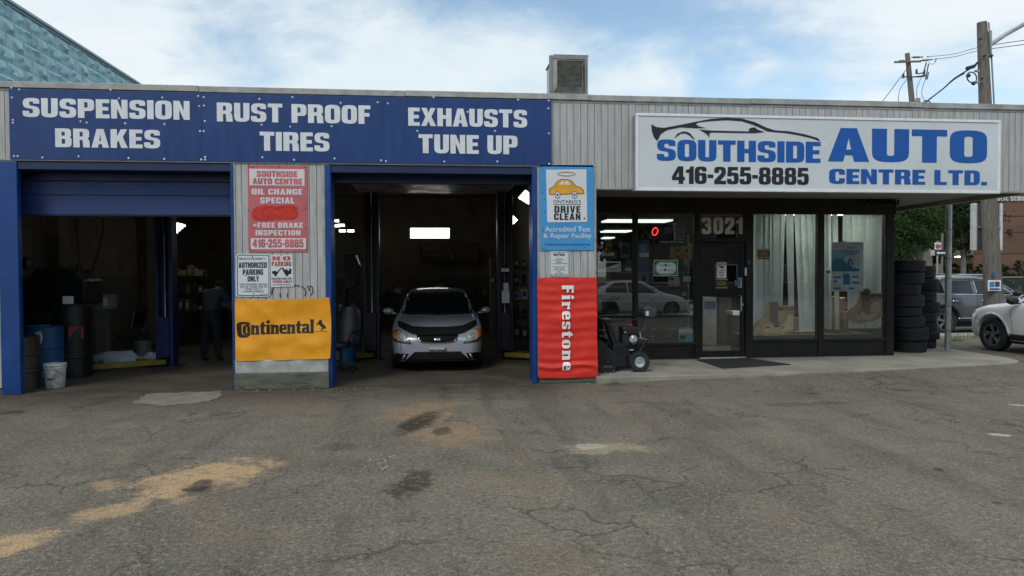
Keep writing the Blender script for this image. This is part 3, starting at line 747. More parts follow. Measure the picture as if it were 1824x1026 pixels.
# door bay
x0, x1 = P(1245, 500, SY)[0], P(1327, 500, SY)[0]
ztb, ztt = P(1290, 432, SY)[1], P(1290, 424, SY)[1]
MB().bx(x0 + .001, x1 - .001, SY - .03, SY + .1, ztb, ztt).build('transom_bar', bronze, bld, bevel=.005)
MB().add([(x0, SY + .03, ztt), (x1, SY + .03, ztt), (x1, SY + .03, top), (x0, SY + .03, top)], [(0, 1, 2, 3)]).build('transom_pane', gl, bld)
text(bld, '3021', mat('pale_grey_numeral', (.58, .57, .50), .6), (1250, 387, 1323, 417), SY + .022, 'street_number', space=1.2)
dfr = MB().bx(x0 + .012, x0 + .075, SY - .01, SY + .05, .13, ztb - .01).bx(x1 - .085, x1 - .012, SY - .01, SY + .05, .13, ztb - .01)
dfr.bx(x0 + .076, x1 - .086, SY - .01, SY + .05, ztb - .09, ztb - .01).bx(x0 + .076, x1 - .086, SY - .01, SY + .05, .13, .24)
dsh = dfr.build('shop_door', bronze, bld, bevel=.005)
def sub(o, parent):
    o.parent = parent; o.matrix_parent_inverse = local(parent).inverted(); return o
sub(MB().add([(x0 + .07, SY + .02, .235), (x1 - .08, SY + .02, .235), (x1 - .08, SY + .02, ztb - .085), (x0 + .07, SY + .02, ztb - .085)], [(0, 1, 2, 3)]).build('door_pane', gl), dsh)
hd = MB().tube([(x1 - .10, SY - .012, 1.0), (x1 - .10, SY - .06, 1.02), (x1 - .10, SY - .06, 1.28), (x1 - .10, SY - .012, 1.30)], .011, 8)
sub(hd.build('handle', alu, smooth=True), dsh)
sub(MB().cyl((x1 - .05, SY - .022, 1.13), (x1 - .05, SY - .012, 1.13), .016, n=12).build('lock', alu, smooth=True), dsh)
MB().bx(x0, x1, SY - .06, SY + .09, .10, .125).build('threshold', alu, bld, bevel=.004)
MB().bx(P(1327, 464, SY)[0] + .03, P(1327, 464, SY)[0] + .075, SY - .06, SY - .036, P(1327, 471, SY)[1], P(1327, 463, SY)[1]).build('door_bell', mat('blue_sticker', (.03, .08, .28), .5), bld, bevel=.004)
MB().bx(P(1325, 464, SY)[0] , P(1325, 464, SY)[0] + .04, SY - .045, SY - .0355, P(1327, 491, SY)[1], P(1327, 477, SY)[1]).build('door_plate', paper, bld, bevel=.002)
# fluted brackets under the canopy corner
b = MB()
for i in range(5):
    xx = 8.25 + i * .15; b.tube([(xx, SY - .06, 3.15), (xx + .03, SY - .08, 3.06), (xx + .09, SY - .08, 3.05), (xx + .12, SY - .06, 3.15)], .022, 6)
b.build('cable_loops', blackm, bld, smooth=True)
# ------------------------------------------------------------------ signs
def sheet(root, name, m, px, yf, t=.006, bevel=.0015, Y=None):
    """flat sheet whose front face is the plane y = yf"""
    x0, x1, z0, z1 = rect(*px, yf)
    return MB().bx(x0, x1, yf, yf + t, z0, z1).build(name, m, root, bevel=bevel)
def screws(root, pts, yf, r=.016, m=None, zoom=None):
    first = None
    for q in pts:
        if zoom: q = (zoom[0] + q[0] / zoom[2], zoom[1] + q[1] / zoom[2])
        x, z = P(q[0], q[1], yf)
        if first is None:
            b = MB().lathe([(0, -.007), (r * .55, -.006), (r, -.001), (r, 0)], 8, axis='y')
            me = b.mesh('screw'); sharpen(me); me.materials.append(m or screw_m); first = me
        o = bpy.data.objects.new('screw', first); col.objects.link(o); o.parent = root
        o.matrix_parent_inverse = local(root).inverted(); o.location = (x, yf, z)
YB = -.034
def signthing(name, label, cat, px, Y, group=None):
    a, b_ = P(px[0], px[3], Y), P(px[2], px[3], Y)
    return thing(name, label, cat, ((a[0] + b_[0]) / 2, Y, a[1]), 0, group)
# three blue service panels. The panel edges slope a little in the photograph only through perspective
x_s = [P(18.5, 200)[0], P(360, 200)[0], P(684, 200)[0], P(981.5, 200)[0]]
zlo, zhi = 3.445, 4.462
services = [('deep blue service board reading SUSPENSION BRAKES above the left bay', [('SUSPENSION', (40, 174, 338, 213.5), .0), ('BRAKES', (98, 228.5, 285.5, 264.5), .0)],
             [(20, 157), (34, 160), (197, 160.5), (21, 174), (212, 175.5), (289, 174), (353, 171.5), (355, 189.5), (23, 214), (23, 219), (143.5, 216.5), (154.5, 218.5), (223, 220), (293, 221.5), (356.5, 234), (25, 278.5), (31.5, 278.5), (75.5, 281), (140, 279), (229, 282), (292.5, 283.5), (358.5, 284.5)]),
            ('deep blue service board reading RUST PROOF TIRES between the two bays', [('RUST PROOF', (386, 182.5, 660, 221), .0), ('TIRES', (462.5, 234.5, 587, 270), .0)],
             [(363, 173.5), (363.5, 188.5), (462, 176.5), (521, 173.5), (607, 183.5), (673, 182.5), (466, 222.5), (517, 226), (591, 225), (365, 216), (363, 234), (365.5, 280), (365.5, 284.5), (467.5, 280.5), (524, 285), (596, 282.5), (679, 286)]),
            ('deep blue service board reading EXHAUSTS TUNE UP above the right bay', [('EXHAUSTS', (727, 191.5, 939, 227.5), .0), ('TUNE UP', (745.5, 239, 922, 275), .0)],
             [(691, 184.5), (772.5, 173.5), (833, 199.5), (923, 178), (977.5, 179.5), (977, 193.5), (743.5, 233.5), (882, 233.5), (978, 238), (687.5, 287.5), (791.5, 288), (886, 288), (978.5, 292)])]
for i, (lab, words, scr) in enumerate(services):
    root = thing('service_sign', lab, 'sign', ((x_s[i] + x_s[i + 1]) / 2, YB, zlo), 0, 'blue service boards along the fascia')
    MB().bx(x_s[i] + .001, x_s[i + 1] - .001, YB, YB + .008, zlo, zhi).build('panel', blue_panel, root, bevel=.001)
    for s_, px, sl_ in words: text(root, s_, white_vinyl, px, YB - .003, space=.6)
    screws(root, scr, YB - .001)
# ---- big white lightbox
YS = -.26
sx0, sx1 = P(1133, 270, YS)[0], P(1783, 270, YS)[0]
sz0, sz1 = P(1133, 339.5, YS)[1], P(1133, 201, YS)[1]
root = thing('shop_sign', 'long white framed lightbox sign with a black sports car outline over big blue letters', 'sign', ((sx0 + sx1) / 2, YS, sz0))
MB().bx(sx0 + .01, sx1 - .01, YS + .03, -.002, sz0 + .008, sz1 - .008).build('cabinet', mat('sign_cabinet', (.30, .31, .32), .5, .3), root, bevel=.004)
fw = .042
white_fr = mat('white_sign_frame', (.74, .76, .78), .4, var=.06, vs=4)
for q in ((sx0, sx1, sz1 - fw, sz1), (sx0, sx1, sz0, sz0 + fw)): MB().bx(q[0], q[1], YS, YS + .05, q[2], q[3]).build('frame_rail', white_fr, root, bevel=.005)
for q in ((sx0, sx0 + fw), (sx1 - fw, sx1)): MB().bx(q[0], q[1], YS + .001, YS + .05, sz0 + fw + .001, sz1 - fw - .001).build('frame_rail', white_fr, root, bevel=.005)
YF = YS + .014
MB().bx(sx0 + fw - .004, sx1 - fw + .004, YF, YF + .01, sz0 + fw - .004, sz1 - fw + .004).build('sign_face', sign_white, root)
YT = YF - .003
text(root, 'SOUTHSIDE', royal, (1170, 248, 1461.5, 290), YT, space=.5)
text(root, 'AUTO', royal, (1475, 227.5, 1758, 291), YT, space=.45)
text(root, 'CENTRE LTD.', royal, (1477, 300.5, 1758, 330), YT, space=.6)
text(root, '416-255-8885', black_vinyl, (1197, 296, 1440.5, 329.5), YT, space=.5)
zz = (1110, 180, 2.5546)
shape(root, 'car_emblem', black_vinyl, [(128, 105), (150, 118), (185, 122), (250, 110), (320, 96), (400, 81), (470, 76), (540, 80), (600, 96), (650, 120), (690, 133), (760, 138), (830, 152), (885, 168), (897, 181), (890, 181), (860, 170), (800, 156), (740, 146), (690, 142), (655, 138), (630, 125), (590, 108), (540, 92), (470, 87), (390, 92), (345, 97), (330, 104), (345, 115), (376, 123), (330, 124), (260, 120), (200, 132), (172, 150), (155, 182), (140, 165), (130, 135)], YT, zz)
shape(root, 'car_emblem', black_vinyl, [(345, 129), (400, 134), (560, 138), (574, 137), (572, 127), (585, 120), (600, 120), (612, 130), (645, 141), (600, 146), (500, 145), (400, 143), (392, 150), (393, 166), (380, 150)], YT - .0001, zz)
shape(root, 'car_emblem', black_vinyl, [(232, 170), (245, 150), (265, 140), (285, 138), (305, 147), (328, 176), (318, 172), (300, 156), (282, 147), (262, 149), (246, 160)], YT, zz)
# ---- red oil-change board
YR = -.012
zr = (410, 285, 4.0211)
def zpx(zm, a, b_, c_, d_): return (zm[0] + a / zm[2], zm[1] + b_ / zm[2], zm[0] + c_ / zm[2], zm[1] + d_ / zm[2])
faded = mat('faded_red_sign', (.47, .115, .125), .5, var=.08, vs=3, dirt=.15, dirtcol=(.5, .25, .26), dsc=3)
red_txt = mat('faded_red_lettering', (.50, .13, .13), .5)
pale = mat('pale_sign_white', (.66, .62, .64), .5, var=.04)
root = signthing('promotion_sign', 'faded red oil change special board with a scarlet painted-out line', 'sign', zpx(zr, 122, 38, 560, 660), YR)
sheet(root, 'panel', faded, zpx(zr, 124, 38, 558, 660), YR)
sheet(root, 'name_field', pale, zpx(zr, 137, 62, 533, 184), YR - .0015, .003, 0)
sheet(root, 'number_field', pale, zpx(zr, 147, 560, 543, 638), YR - .0015, .003, 0)
for s_, q, m in (('SOUTHSIDE', (190, 77, 480, 122), red_txt), ('AUTO CENTRE', (160, 130, 516, 175), red_txt), ('416-255-8885', (160, 567, 524, 626), red_txt)):
    text(root, s_, m, zpx(zr, *q), YR - .004, space=.8)
for s_, q in (('OIL CHANGE', (154, 205, 518, 250)), ('SPECIAL', (214, 268, 461, 312)), ('+FREE BRAKE', (162, 448, 522, 487)), ('INSPECTION', (182, 502, 504, 541))):
    text(root, s_, pale, zpx(zr, *q), YR - .003, space=1.1)
shape(root, 'painted_out_line', mat('scarlet_paint', (.50, .022, .010), .5, var=.25, vs=14), [(150, 385), (165, 355), (190, 335), (260, 324), (330, 330), (400, 322), (455, 324), (482, 340), (478, 362), (490, 385), (478, 398), (485, 408), (450, 425), (380, 425), (300, 430), (240, 436), (200, 432), (170, 425), (155, 408)], YR - .003, zr)
screws(root, [(133, 46), (160, 52), (350, 47), (535, 50), (132, 360), (536, 348), (543, 492), (142, 632), (366, 650), (548, 640)], YR - .001, .010, mat('dark_screw', (.10, .03, .03), .5), zr)
# ---- authorised parking
YP = -.012
sign_grey = mat('reflective_white', (.62, .66, .67), .45, var=.04, vs=4, dirt=.1, dirtcol=(.4, .4, .36))
def round_rect(a, b_, c_, d_, r, n=5):
    out = []
    for cx, cy, t0 in ((c_ - r, b_ + r, -90), (c_ - r, d_ - r, 0), (a + r, d_ - r, 90), (a + r, b_ + r, 180)):
        out += [(cx + r * math.cos(R(t0 + 90 * i / n)), cy + r * math.sin(R(t0 + 90 * i / n))) for i in range(n + 1)]
    return out
root = signthing('parking_sign', 'white round-cornered PRIVATE PROPERTY AUTHORIZED PARKING ONLY sign on the middle pier', 'sign', zpx(zr, 42, 672, 288, 982), YP)
shape(root, 'panel', sign_grey, round_rect(42, 672, 287, 980, 22), YP, zr, depth=.003)
shape(root, 'border_line', black_vinyl, round_rect(49, 679, 280, 973, 18), YP - .004, zr, holes=[round_rect(54, 684, 275, 968, 15)], depth=.0008)
for s_, q in (('AUTHORIZED', (60, 733, 263, 772)), ('PARKING', (90, 783, 236, 822)), ('ONLY', (124, 832, 206, 869))): text(root, s_, black_vinyl, zpx(zr, *q), YP - .004, space=.9)
for s_, q in (('PRIVATE PROPERTY', (62, 700, 256, 717)), ('UNAUTHORIZED VEHICLES', (67, 885, 263, 897)), ('WILL BE TAGGED AND OR', (70, 902, 266, 914)), ('TOWED AWAY AT', (106, 919, 228, 930)), ("OWNER'S EXPENSE", (94, 935, 240, 948)), ('sect. 32 R', (213, 957, 262, 964))):
    text(root, s_, black_vinyl, zpx(zr, *q), YP - .0042, small=True, off=.015)
screws(root, [(159, 691), (112, 826), (233, 818), (167, 957), (166, 974)], YP - .003, .009, mat('rusty_screw', (.07, .035, .02), .8), zr)
# ---- no parking / tow away
root = signthing('tow_away_sign', 'small white NO PARKING sign with a black tow truck and red lettering', 'sign', zpx(zr, 288, 677, 452, 905), YP)
shape(root, 'panel', sign_grey, [(290, 680), (446, 676), (455, 905), (292, 911)], YP, zr, depth=.003)
redp = mat('sign_red_print', (.42, .08, .07), .5)
text(root, 'NO', redp, zpx(zr, 302, 690, 432, 719), YP - .004, space=2.5)
text(root, 'PARKING', redp, zpx(zr, 297, 727, 438, 760), YP - .004, space=1)
text(root, 'TOWED AWAY', redp, zpx(zr, 300, 862, 444, 881), YP - .004, space=1)
text(root, 'Unauthorized vehicles will be', black_vinyl, zpx(zr, 296, 838, 443, 857), YP - .0042, small=True, off=.02)
text(root, "at owner's expense.", black_vinyl, zpx(zr, 305, 886, 440, 901), YP - .0042, small=True, off=.02)
shape(root, 'tow_truck_emblem', black_vinyl, [(299, 797), (325, 793), (338, 801), (358, 776), (378, 770), (396, 790), (400, 778), (420, 796), (424, 777), (438, 777), (438, 815), (420, 818), (396, 822), (388, 812), (380, 795), (372, 778), (362, 782), (345, 806), (340, 814), (302, 815)], YP - .004, zr)
for cx, cy in ((325, 820), (407, 821)): shape(root, 'tow_truck_emblem', black_vinyl, ell(cx, cy, 11, 11, 14), YP - .0043, zr)
screws(root, [(366, 681), (368, 903)], YP - .003, .007, MATS['rusty_screw'], zr)
# ---- graffiti scrawl under the signs, on the boards
zg = (400, 430, 3.6625)
b = MB()
for pts in ([(320, 302), (310, 320), (308, 345)], [(362, 335), (363, 365)], [(412, 338), (410, 362)], [(452, 290), (470, 286), (487, 290), (480, 297)], [(500, 293), (520, 305), (530, 325), (526, 355)], [(540, 290), (548, 300), (556, 322)], [(552, 292), (568, 292), (577, 310), (575, 335), (562, 350)], [(648, 295), (656, 297)]):
    b.tube([(P(zg[0] + a / zg[2], zg[1] + c / zg[2])[0], -.006, P(zg[0] + a / zg[2], zg[1] + c / zg[2])[1]) for a, c in pts], .0085, 5)
stuff(b.build('graffiti_scrawl', mat('black_spray', (.05, .05, .045), .9), bld))
# ---- banners: thin wavy sheets
def banner(root, name, m, px, Y, nu, nv, wob, corner=None):
    (xa, za), (xb, zb) = P(px[0], px[3], Y), P(px[2], px[1], Y)
    def f(u, v):
        x, z = xa + (xb - xa) * u, za + (zb - za) * v
        dx, dy, dz = wob(u, v)
        return (x + dx, Y + dy, z + dz)
    b = MB().grid(f, nu, nv)
    o = b.build(name, m, root, smooth=180, solid=.003)
    return f
def cloth_mat(name, c, sc_=1):
    if name in MATS: return MATS[name]
    k = NB(name)
    k.link(k.mix(k.rng(k.noise(k.pos, 3, 4), .3, .7), tuple(v * .93 for v in c), tuple(min(1, v * 1.06) for v in c)), k.b.inputs['Base Color'])
    k.b.inputs['Roughness'].default_value = .48
    h = k.math('ADD', k.noise(k.mapv(k.pos, (2, 1, 1)), 2.6 * sc_, 5, .6, .6), k.math('MULTIPLY', k.noise(k.mapv(k.pos, (3, 1, 5)), 3.5, 3, .5, .5), .4))
    k.bump(h, .2, .05)
    MATS[name] = k.m
    return k.m
YO = -.055
root = signthing('tire_banner', 'orange vinyl banner with black serif lettering and a small rearing horse', 'banner', (419, 532, 587, 645), YO)
def wob1(u, v):
    sag = -.022 * math.sin(math.pi * u) * v ** 3 if v > .8 else -.022 * math.sin(math.pi * u) * v ** 3
    crease = .018 * math.exp(-((u * 1.2 + v - 1.15) / .10) ** 2) * (1 - u) - .012 * math.exp(-((u + v * .5 - .35) / .06) ** 2) * (1 - v)
    low = .016 * math.sin(u * 9 + v * 3) * math.exp(-((v - .16 - .1 * u) / .10) ** 2)
    n = noise.noise(Vector((u * 3, v * 2.4, 1))) * .030 + noise.noise(Vector((u * 8, v * 5, 3))) * .006
    bow = .012 * max(0, (u - .93) / .07) * math.sin(math.pi * v)
    return (.02 * math.sin(math.pi * (1 - v)) * (u > .96), -crease - low + n, sag + .012 * v * u + .012 * u * (1 - v))
f = banner(root, 'cloth', cloth_mat('orange_vinyl', (.80, .34, .012)), (419.5, 531, 587, 643.5), YO, 56, 40, wob1)
zc_ = (410, 520, 5.7)
kblk = mat('banner_black', (.012, .010, .008), .5)
def drape(o, f_root_px, Y, wob, nu=1, off=.006):
    """press flat lettering onto the waves of its banner"""
    (xa, za), (xb, zb) = P(f_root_px[0], f_root_px[3], Y), P(f_root_px[2], f_root_px[1], Y)
    me = o.data
    bm = bmesh.new(); bm.from_mesh(me)
    bm.to_mesh(me); bm.free()
    for v in me.vertices:
        u, t = (v.co.x - xa) / (xb - xa), (v.co.z - za) / (zb - za)
        d = wob(u, t); v.co = (v.co.x + d[0], v.co.y + d[1] - off, v.co.z + d[2])
def bpx(z_, a, b_, c_, d_): return zpx(z_, a, b_, c_, d_)
opx = (419.5, 531, 587, 643.5)
def wob1b(u, v): d = wob1(u, v); return (0, d[1], d[2] * 0)
o = contours_mesh('lettering', [[(x * 1, y) for x, y in rounded([(5.9, 8.8, 0), (5.4, 7.6, .6), (3, 8.6, 1.5), (1.7, 8.3, 1.5), (1.9, 1.6, 2.6), (4, .9, 1.5), (6.0, 2.0, .6), (6.0, 1.3, .3), (4.5, -.6, 1.6), (0, -.6, 3.6), (-.6, 9.9, 3.8), (4.2, 10.2, 2.2), (5.1, 9.6, .1), (5.4, 10, 0)])]])
q = rect(*zpx(zc_, 66, 304, 205, 462), YO)
fit(o, q[0], q[1], q[2], q[3], YO); o = link_mesh('lettering', o, kblk, root); drape(o, opx, YO, wob1b)
o = text(root, 'ontinental', kblk, zpx(zc_, 126, 295, 852, 425), YO, space=.35, tilt=.014); drape(o, opx, YO, wob1b)
o = shape(root, 'horse_emblem', kblk, [(868, 322), (890, 316), (898, 305), (897, 292), (912, 288), (920, 279), (930, 290), (932, 315), (948, 330), (962, 345), (972, 352), (972, 372), (962, 378), (958, 362), (950, 368), (940, 385), (928, 394), (936, 375), (938, 362), (924, 384), (916, 392), (932, 358), (914, 344), (900, 328), (886, 328), (882, 342), (878, 326)], YO, zc_); drape(o, opx, YO, wob1b)
o = shape(root, 'horse_emblem', kblk, [(868, 400), (985, 398), (985, 402), (868, 404)], YO, zc_); drape(o, opx, YO, wob1b)
screws(root, [(585.5, 534), (420, 536), (422, 642), (586, 638), (500, 534)], YO - .012, .008, mat('grommet', (.45, .40, .30), .4, .6))
# ---- blue drive-clean board
zd = (930, 280, 2.5024)
YD = -.016
sky_blue = mat('sky_blue_print', (.055, .30, .62), .42, var=.05, vs=3)
root = signthing('test_facility_sign', 'bright blue accredited test and repair facility board with an orange cartoon car', 'sign', zpx(zd, 78, 33, 320, 415), YD)
shape(root, 'panel', sky_blue, [(78, 36), (318, 33), (320, 414), (82, 416)], YD, zd, depth=.004)
shape(root, 'print_field', mat('print_white', (.66, .68, .70), .5, var=.03), [(107, 56), (286, 54), (290, 288), (112, 290)], YD - .0055, zd)
dblk = mat('print_black', (.02, .02, .022), .5)
text(root, 'DRIVE', dblk, zpx(zd, 144, 217, 260, 248), YD - .0085, space=1.3)
text(root, 'CLEAN', dblk, zpx(zd, 142, 250, 260, 280), YD - .0085, space=1.3)
text(root, "ONTARIO'S", dblk, zpx(zd, 139, 190, 263, 206), YD - .0085, small=True, off=.012)
shape(root, 'rule_line', dblk, [(141, 209.5), (262, 209.5), (262, 212), (141, 212)], YD - .0085, zd)
text(root, 'Accredited Test', pale, zpx(zd, 102, 308, 304, 332), YD - .006, small=True, off=.012)
text(root, '& Repair Facility', pale, zpx(zd, 95, 339, 310, 366), YD - .006, small=True, off=.012)
text(root, '* An official mark of the Province of Ontario used under licence', dblk, zpx(zd, 97, 384, 305, 393), YD - .006, small=True, off=.02)
shape(root, 'car_emblem', dblk, [(120, 160), (121, 140), (140, 130), (158, 104), (178, 97), (205, 98), (222, 104), (238, 126), (262, 134), (276, 148), (278, 164), (244, 165), (236, 156), (224, 165), (172, 167), (160, 158), (148, 167), (124, 167)], YD - .0085, zd)
shape(root, 'car_emblem', mat('print_orange', (.72, .36, .03), .5), [(123, 160), (124, 142), (142, 132), (160, 106), (178, 100), (205, 101), (220, 106), (236, 128), (260, 136), (273, 149), (275, 161), (246, 162), (236, 152), (222, 162), (174, 164), (160, 154), (146, 164), (126, 164)], YD - .0095, zd)
shape(root, 'car_emblem', MATS['print_white'], [(163, 122), (176, 108), (186, 106), (186, 123)], YD - .0105, zd)
shape(root, 'car_emblem', MATS['print_white'], [(192, 107), (204, 107), (214, 122), (190, 123)], YD - .0105, zd)
for cx in (158, 234):
    shape(root, 'car_emblem', dblk, ell(cx, 168, 12, 16), YD - .0112, zd); shape(root, 'car_emblem', MATS['print_white'], ell(cx, 168, 9.5, 13.5), YD - .0120, zd); shape(root, 'car_emblem', dblk, ell(cx, 168, 4, 6), YD - .0128, zd)
shape(root, 'halo_emblem', dblk, ell(198, 75, 41, 10.5, 28), YD - .0085, zd, holes=[ell(198, 75, 37, 6, 28)])
shape(root, 'halo_emblem', MATS['print_orange'], ell(198, 75, 40, 9.5, 28), YD - .0093, zd, holes=[ell(198, 75, 38, 7, 28)])
shape(root, 'halo_emblem', dblk, ell(278, 273, 3.5, 4, 10), YD - .0085, zd)
screws(root, [(89, 46), (303, 72), (92, 157), (304, 210), (102, 188), (101, 245), (94, 325), (96, 405), (281, 402)], YD - .004, .010, mat('blue_screw', (.02, .05, .10), .5), zd)
# ---- notice
root = signthing('notice_sign', 'narrow white NOTICE sign in small print between blue board and red banner', 'sign', zpx(zd, 122, 418, 210, 532), YP)
shape(root, 'panel', sign_grey, round_rect(122, 419, 209, 533, 9), YP, zd, depth=.003)
shape(root, 'border_line', black_vinyl, round_rect(125, 422, 206, 530, 8), YP - .004, zd, holes=[round_rect(126.5, 423.5, 204.5, 528.5, 7)], depth=.0006)
text(root, 'NOTICE', black_vinyl, zpx(zd, 140, 429, 190, 440), YP - .004, space=1.2)
for i, (s_, a, c_) in enumerate((('VEHICLES', 150, 181), ('ARE SUBJECT TO', 137, 193), ('REMOVAL', 150, 180), ('AT OWNERS EXPENSE', 130, 200), ('', 0, 0), ('AUTHORIZED AGENT', 134, 196), ('BILL & SON', 146, 186), ('TOWING SERVICE', 136, 194), ('CALL', 156, 172), ('259-9000', 146, 184), ('FOR VEHICLE RECOVERY', 128, 202))):
    if s_: text(root, s_, black_vinyl, zpx(zd, a, 451 + i * 7.1, c_, 455.6 + i * 7.1), YP - .0042, small=True, off=.02)
screws(root, [(165, 426)], YP - .003, .008, MATS['rusty_screw'], zd)
# ---- red banner
YQ = -.06
rpx = (957.5, 494, 1063, 673)
root = signthing('tire_banner', 'red vinyl banner with white lettering reading downwards on the right pier', 'banner', rpx, YQ)
def wob2(u, v):
    rib = .0042 * math.sin(v * 66 + math.sin(u * 5) * .8 + 2.2 * noise.noise(Vector((0, v * 7, 2)))) * (.5 + 1.1 * abs(noise.noise(Vector((u * 2, v * 4, 9)))) * 1.6) * (1 - .6 * abs(v - .5))
    fold = .020 * math.exp(-((v - .115 + .02 * math.sin(u * 7)) / .022) ** 2)
    n = noise.noise(Vector((u * 2.5, v * 6, 7))) * .014
    return (.012 * (.5 - abs(v - .5)) * -1 * (u > .5) + (1 - v) * .012, -rib - fold + n - .012 * (1 - v), -.012 * math.sin(u * 3.14) * (1 - v) * 1.0)
banner(root, 'cloth', cloth_mat('red_vinyl', (.66, .030, .018)), rpx, YQ, 30, 90, wob2)
o = text(root, 'Firestone', mat('banner_white', (.78, .77, .74), .5), zpx(zd, 176, 572, 230, 948), YQ, space=1.3, rot=-90)
drape(o, rpx, YQ, lambda u, v: (0, wob2(u, v)[1] - .003, 0), off=.022)
screws(root, [(960, 497), (1061, 496), (961, 583), (1062, 585), (1062, 645), (962, 670), (1063, 668)], YQ - .012, .008, MATS['grommet'])
# ------------------------------------------------------------------ vehicles
def baked(o):
    """evaluate a helper object's modifiers into a plain mesh and drop the helper"""
    dg = bpy.context.evaluated_depsgraph_get(); dg.update()
    me = bpy.data.meshes.new_from_object(o.evaluated_get(dg), depsgraph=dg)
    bpy.data.objects.remove(o)
    return me
def body_mesh(st, arches, sub=2):
    """st: (x, zb, w, zs, wr, zr, zt) per station from nose to tail -> smooth closed shell, nose at x=0, +y left"""
    def ring(s):
        x, zb, w_, zs, wr, zr, zt = s
        zm = zb + .48 * (zs - zb)
        cab = zr - zs > .10
        return [(0, zb), (w_ * .80, zb), (w_ * .955, zb + .05), (w_ * .995, zm), (w_, zm + .5 * (zs - zm)), (w_ * .975, zs - .01), (w_ * (.93 if cab else .90), zs + (.03 if cab else .012)),
                (wr + .012 if cab else wr, zr - .03 if cab else zr), (wr - .03 if cab else wr * .8, zr + (.015 if cab else .01)), (wr * .5, zt - .006), (0, zt)]
    b = MB(); rings = []
    for s in st:
        r = ring(s); full = [(s[0], y, z) for y, z in r] + [(s[0], -y, z) for y, z in r[-2:0:-1]]
        rings.append(full)
    n = len(rings[0]); vs = [v for r in rings for v in r]; fs = []
    for i in range(len(rings) - 1):
        fs += [(i * n + k, i * n + (k + 1) % n, (i + 1) * n + (k + 1) % n, (i + 1) * n + k) for k in range(n)]
    # end caps as strips
    for i, flip in ((0, 0), ((len(rings) - 1) * n, 1)):
        h = n // 2
        for k in range(h):
            a = (i + k, i + k + 1, i + (n - k - 1) % n, i + (n - k) % n)
            a = tuple(dict.fromkeys(a))
            if len(a) > 2: fs.append(a)
    b.add(vs, fs)
    o = link_mesh('tmp', b.mesh('tmp'))
    m = o.modifiers.new('s', 'SUBSURF'); m.levels = sub; m.render_levels = sub
    me = baked(o)
    bv = bmesh.new(); bv.from_mesh(me); bvh = BVHTree.FromBMesh(bv); bv.free()
    o = link_mesh('tmp', me)
    cut = MB()
    for (ax, az_, ar, wid, hw) in arches:
        cut.cyl((ax, hw - wid, az_), (ax, hw + .2, az_), ar, n=40)
        cut.cyl((ax, -hw + wid, az_), (ax, -hw - .2, az_), ar, n=40)
    c = link_mesh('cut', cut.mesh('cut'))
    m = o.modifiers.new('b', 'BOOLEAN'); m.operation = 'DIFFERENCE'; m.object = c; m.solver = 'EXACT'
    me = baked(o); bpy.data.objects.remove(c)
    sharpen(me, 40)
    return me, bvh
def patch(bvh, pts, axis, off=.006, cuts=4, side=1, thick=.012, gridn=.07):
    """a panel cut to an outline and laid on the body: axis 'x' = seen from the front, 'X' from behind, 'y' from a side, 'z' from above"""
    bm = bmesh.new()
    def V(a, b_): return {'x': (-3, a, b_), 'X': (8, a, b_), 'y': (a, 3 * side, b_), 'z': (a, b_, 4)}[axis]
    D = {'x': Vector((1, 0, 0)), 'X': Vector((-1, 0, 0)), 'y': Vector((0, -side, 0)), 'z': Vector((0, 0, -1))}[axis]
    f = bm.faces.new([bm.verts.new(V(a, b_)) for a, b_ in pts])
    # slice the outline on a regular grid so that it can follow the curve
    ia, ib = {'x': (1, 2), 'X': (1, 2), 'y': (0, 2), 'z': (0, 1)}[axis]
    for idx in (ia, ib):
        lo = min(v.co[idx] for v in bm.verts); hi = max(v.co[idx] for v in bm.verts)
        n = int((hi - lo) / gridn) + 1
        for k in range(1, n):
            co = Vector((0, 0, 0)); co[idx] = lo + (hi - lo) * k / n; no = Vector((0, 0, 0)); no[idx] = 1
            bmesh.ops.bisect_plane(bm, geom=bm.verts[:] + bm.edges[:] + bm.faces[:], plane_co=co, plane_no=no)
    bad = []
    for v in bm.verts:
        hit, no, _, _ = bvh.ray_cast(v.co, D)
        if hit is None:
            bad.append(v)
        else: v.co = hit + no * off
    for v in bad:
        hit, no, _, _ = bvh.find_nearest(v.co); v.co = hit + no * off
    me = bpy.data.meshes.new('p')
    bmesh.ops.recalc_face_normals(bm, faces=bm.faces)
    # orient outwards
    fc = bm.faces[0]
    if fc.normal.dot(-D) < 0: bmesh.ops.reverse_faces(bm, faces=bm.faces)
    for f in bm.faces: f.smooth = True
    bm.to_mesh(me); bm.free()
    return me
def add_patch(root, name, m, bvh, pts, axis, off=.006, side=1, thick=.010, gridn=.07):
    me = patch(bvh, pts, axis, off, side=side, gridn=gridn)
    o = link_mesh(name, me, m, root, world=False)
    if thick:
        md = o.modifiers.new('s', 'SOLIDIFY'); md.thickness = thick; md.offset = -1
    return o
def mir(pts): return [(-a, b_) for a, b_ in pts]
def tyre_prof(R_, w_, rim):
    h = w_ / 2
    return [(rim, -h * .80), (rim + .02, -h * .92), (R_ * .86, -h), (R_ * .95, -h * .93), (R_ * .985, -h * .78), (R_, -h * .55), (R_, -h * .40), (R_ * .975, -h * .38), (R_ * .975, -h * .30), (R_, -h * .28), (R_, -h * .06), (R_ * .975, -h * .04), (R_ * .975, h * .04), (R_, h * .06), (R_, h * .28), (R_ * .975, h * .30), (R_ * .975, h * .38), (R_, h * .40), (R_, h * .55), (R_ * .985, h * .78), (R_ * .95, h * .93), (R_ * .86, h), (rim + .02, h * .92), (rim, h * .80)]
rim_alloy = mat('alloy_rim', (.30, .31, .33), .35, .8, var=.1)
rim_black = mat('black_rim_inset', (.012, .012, .013), .4)
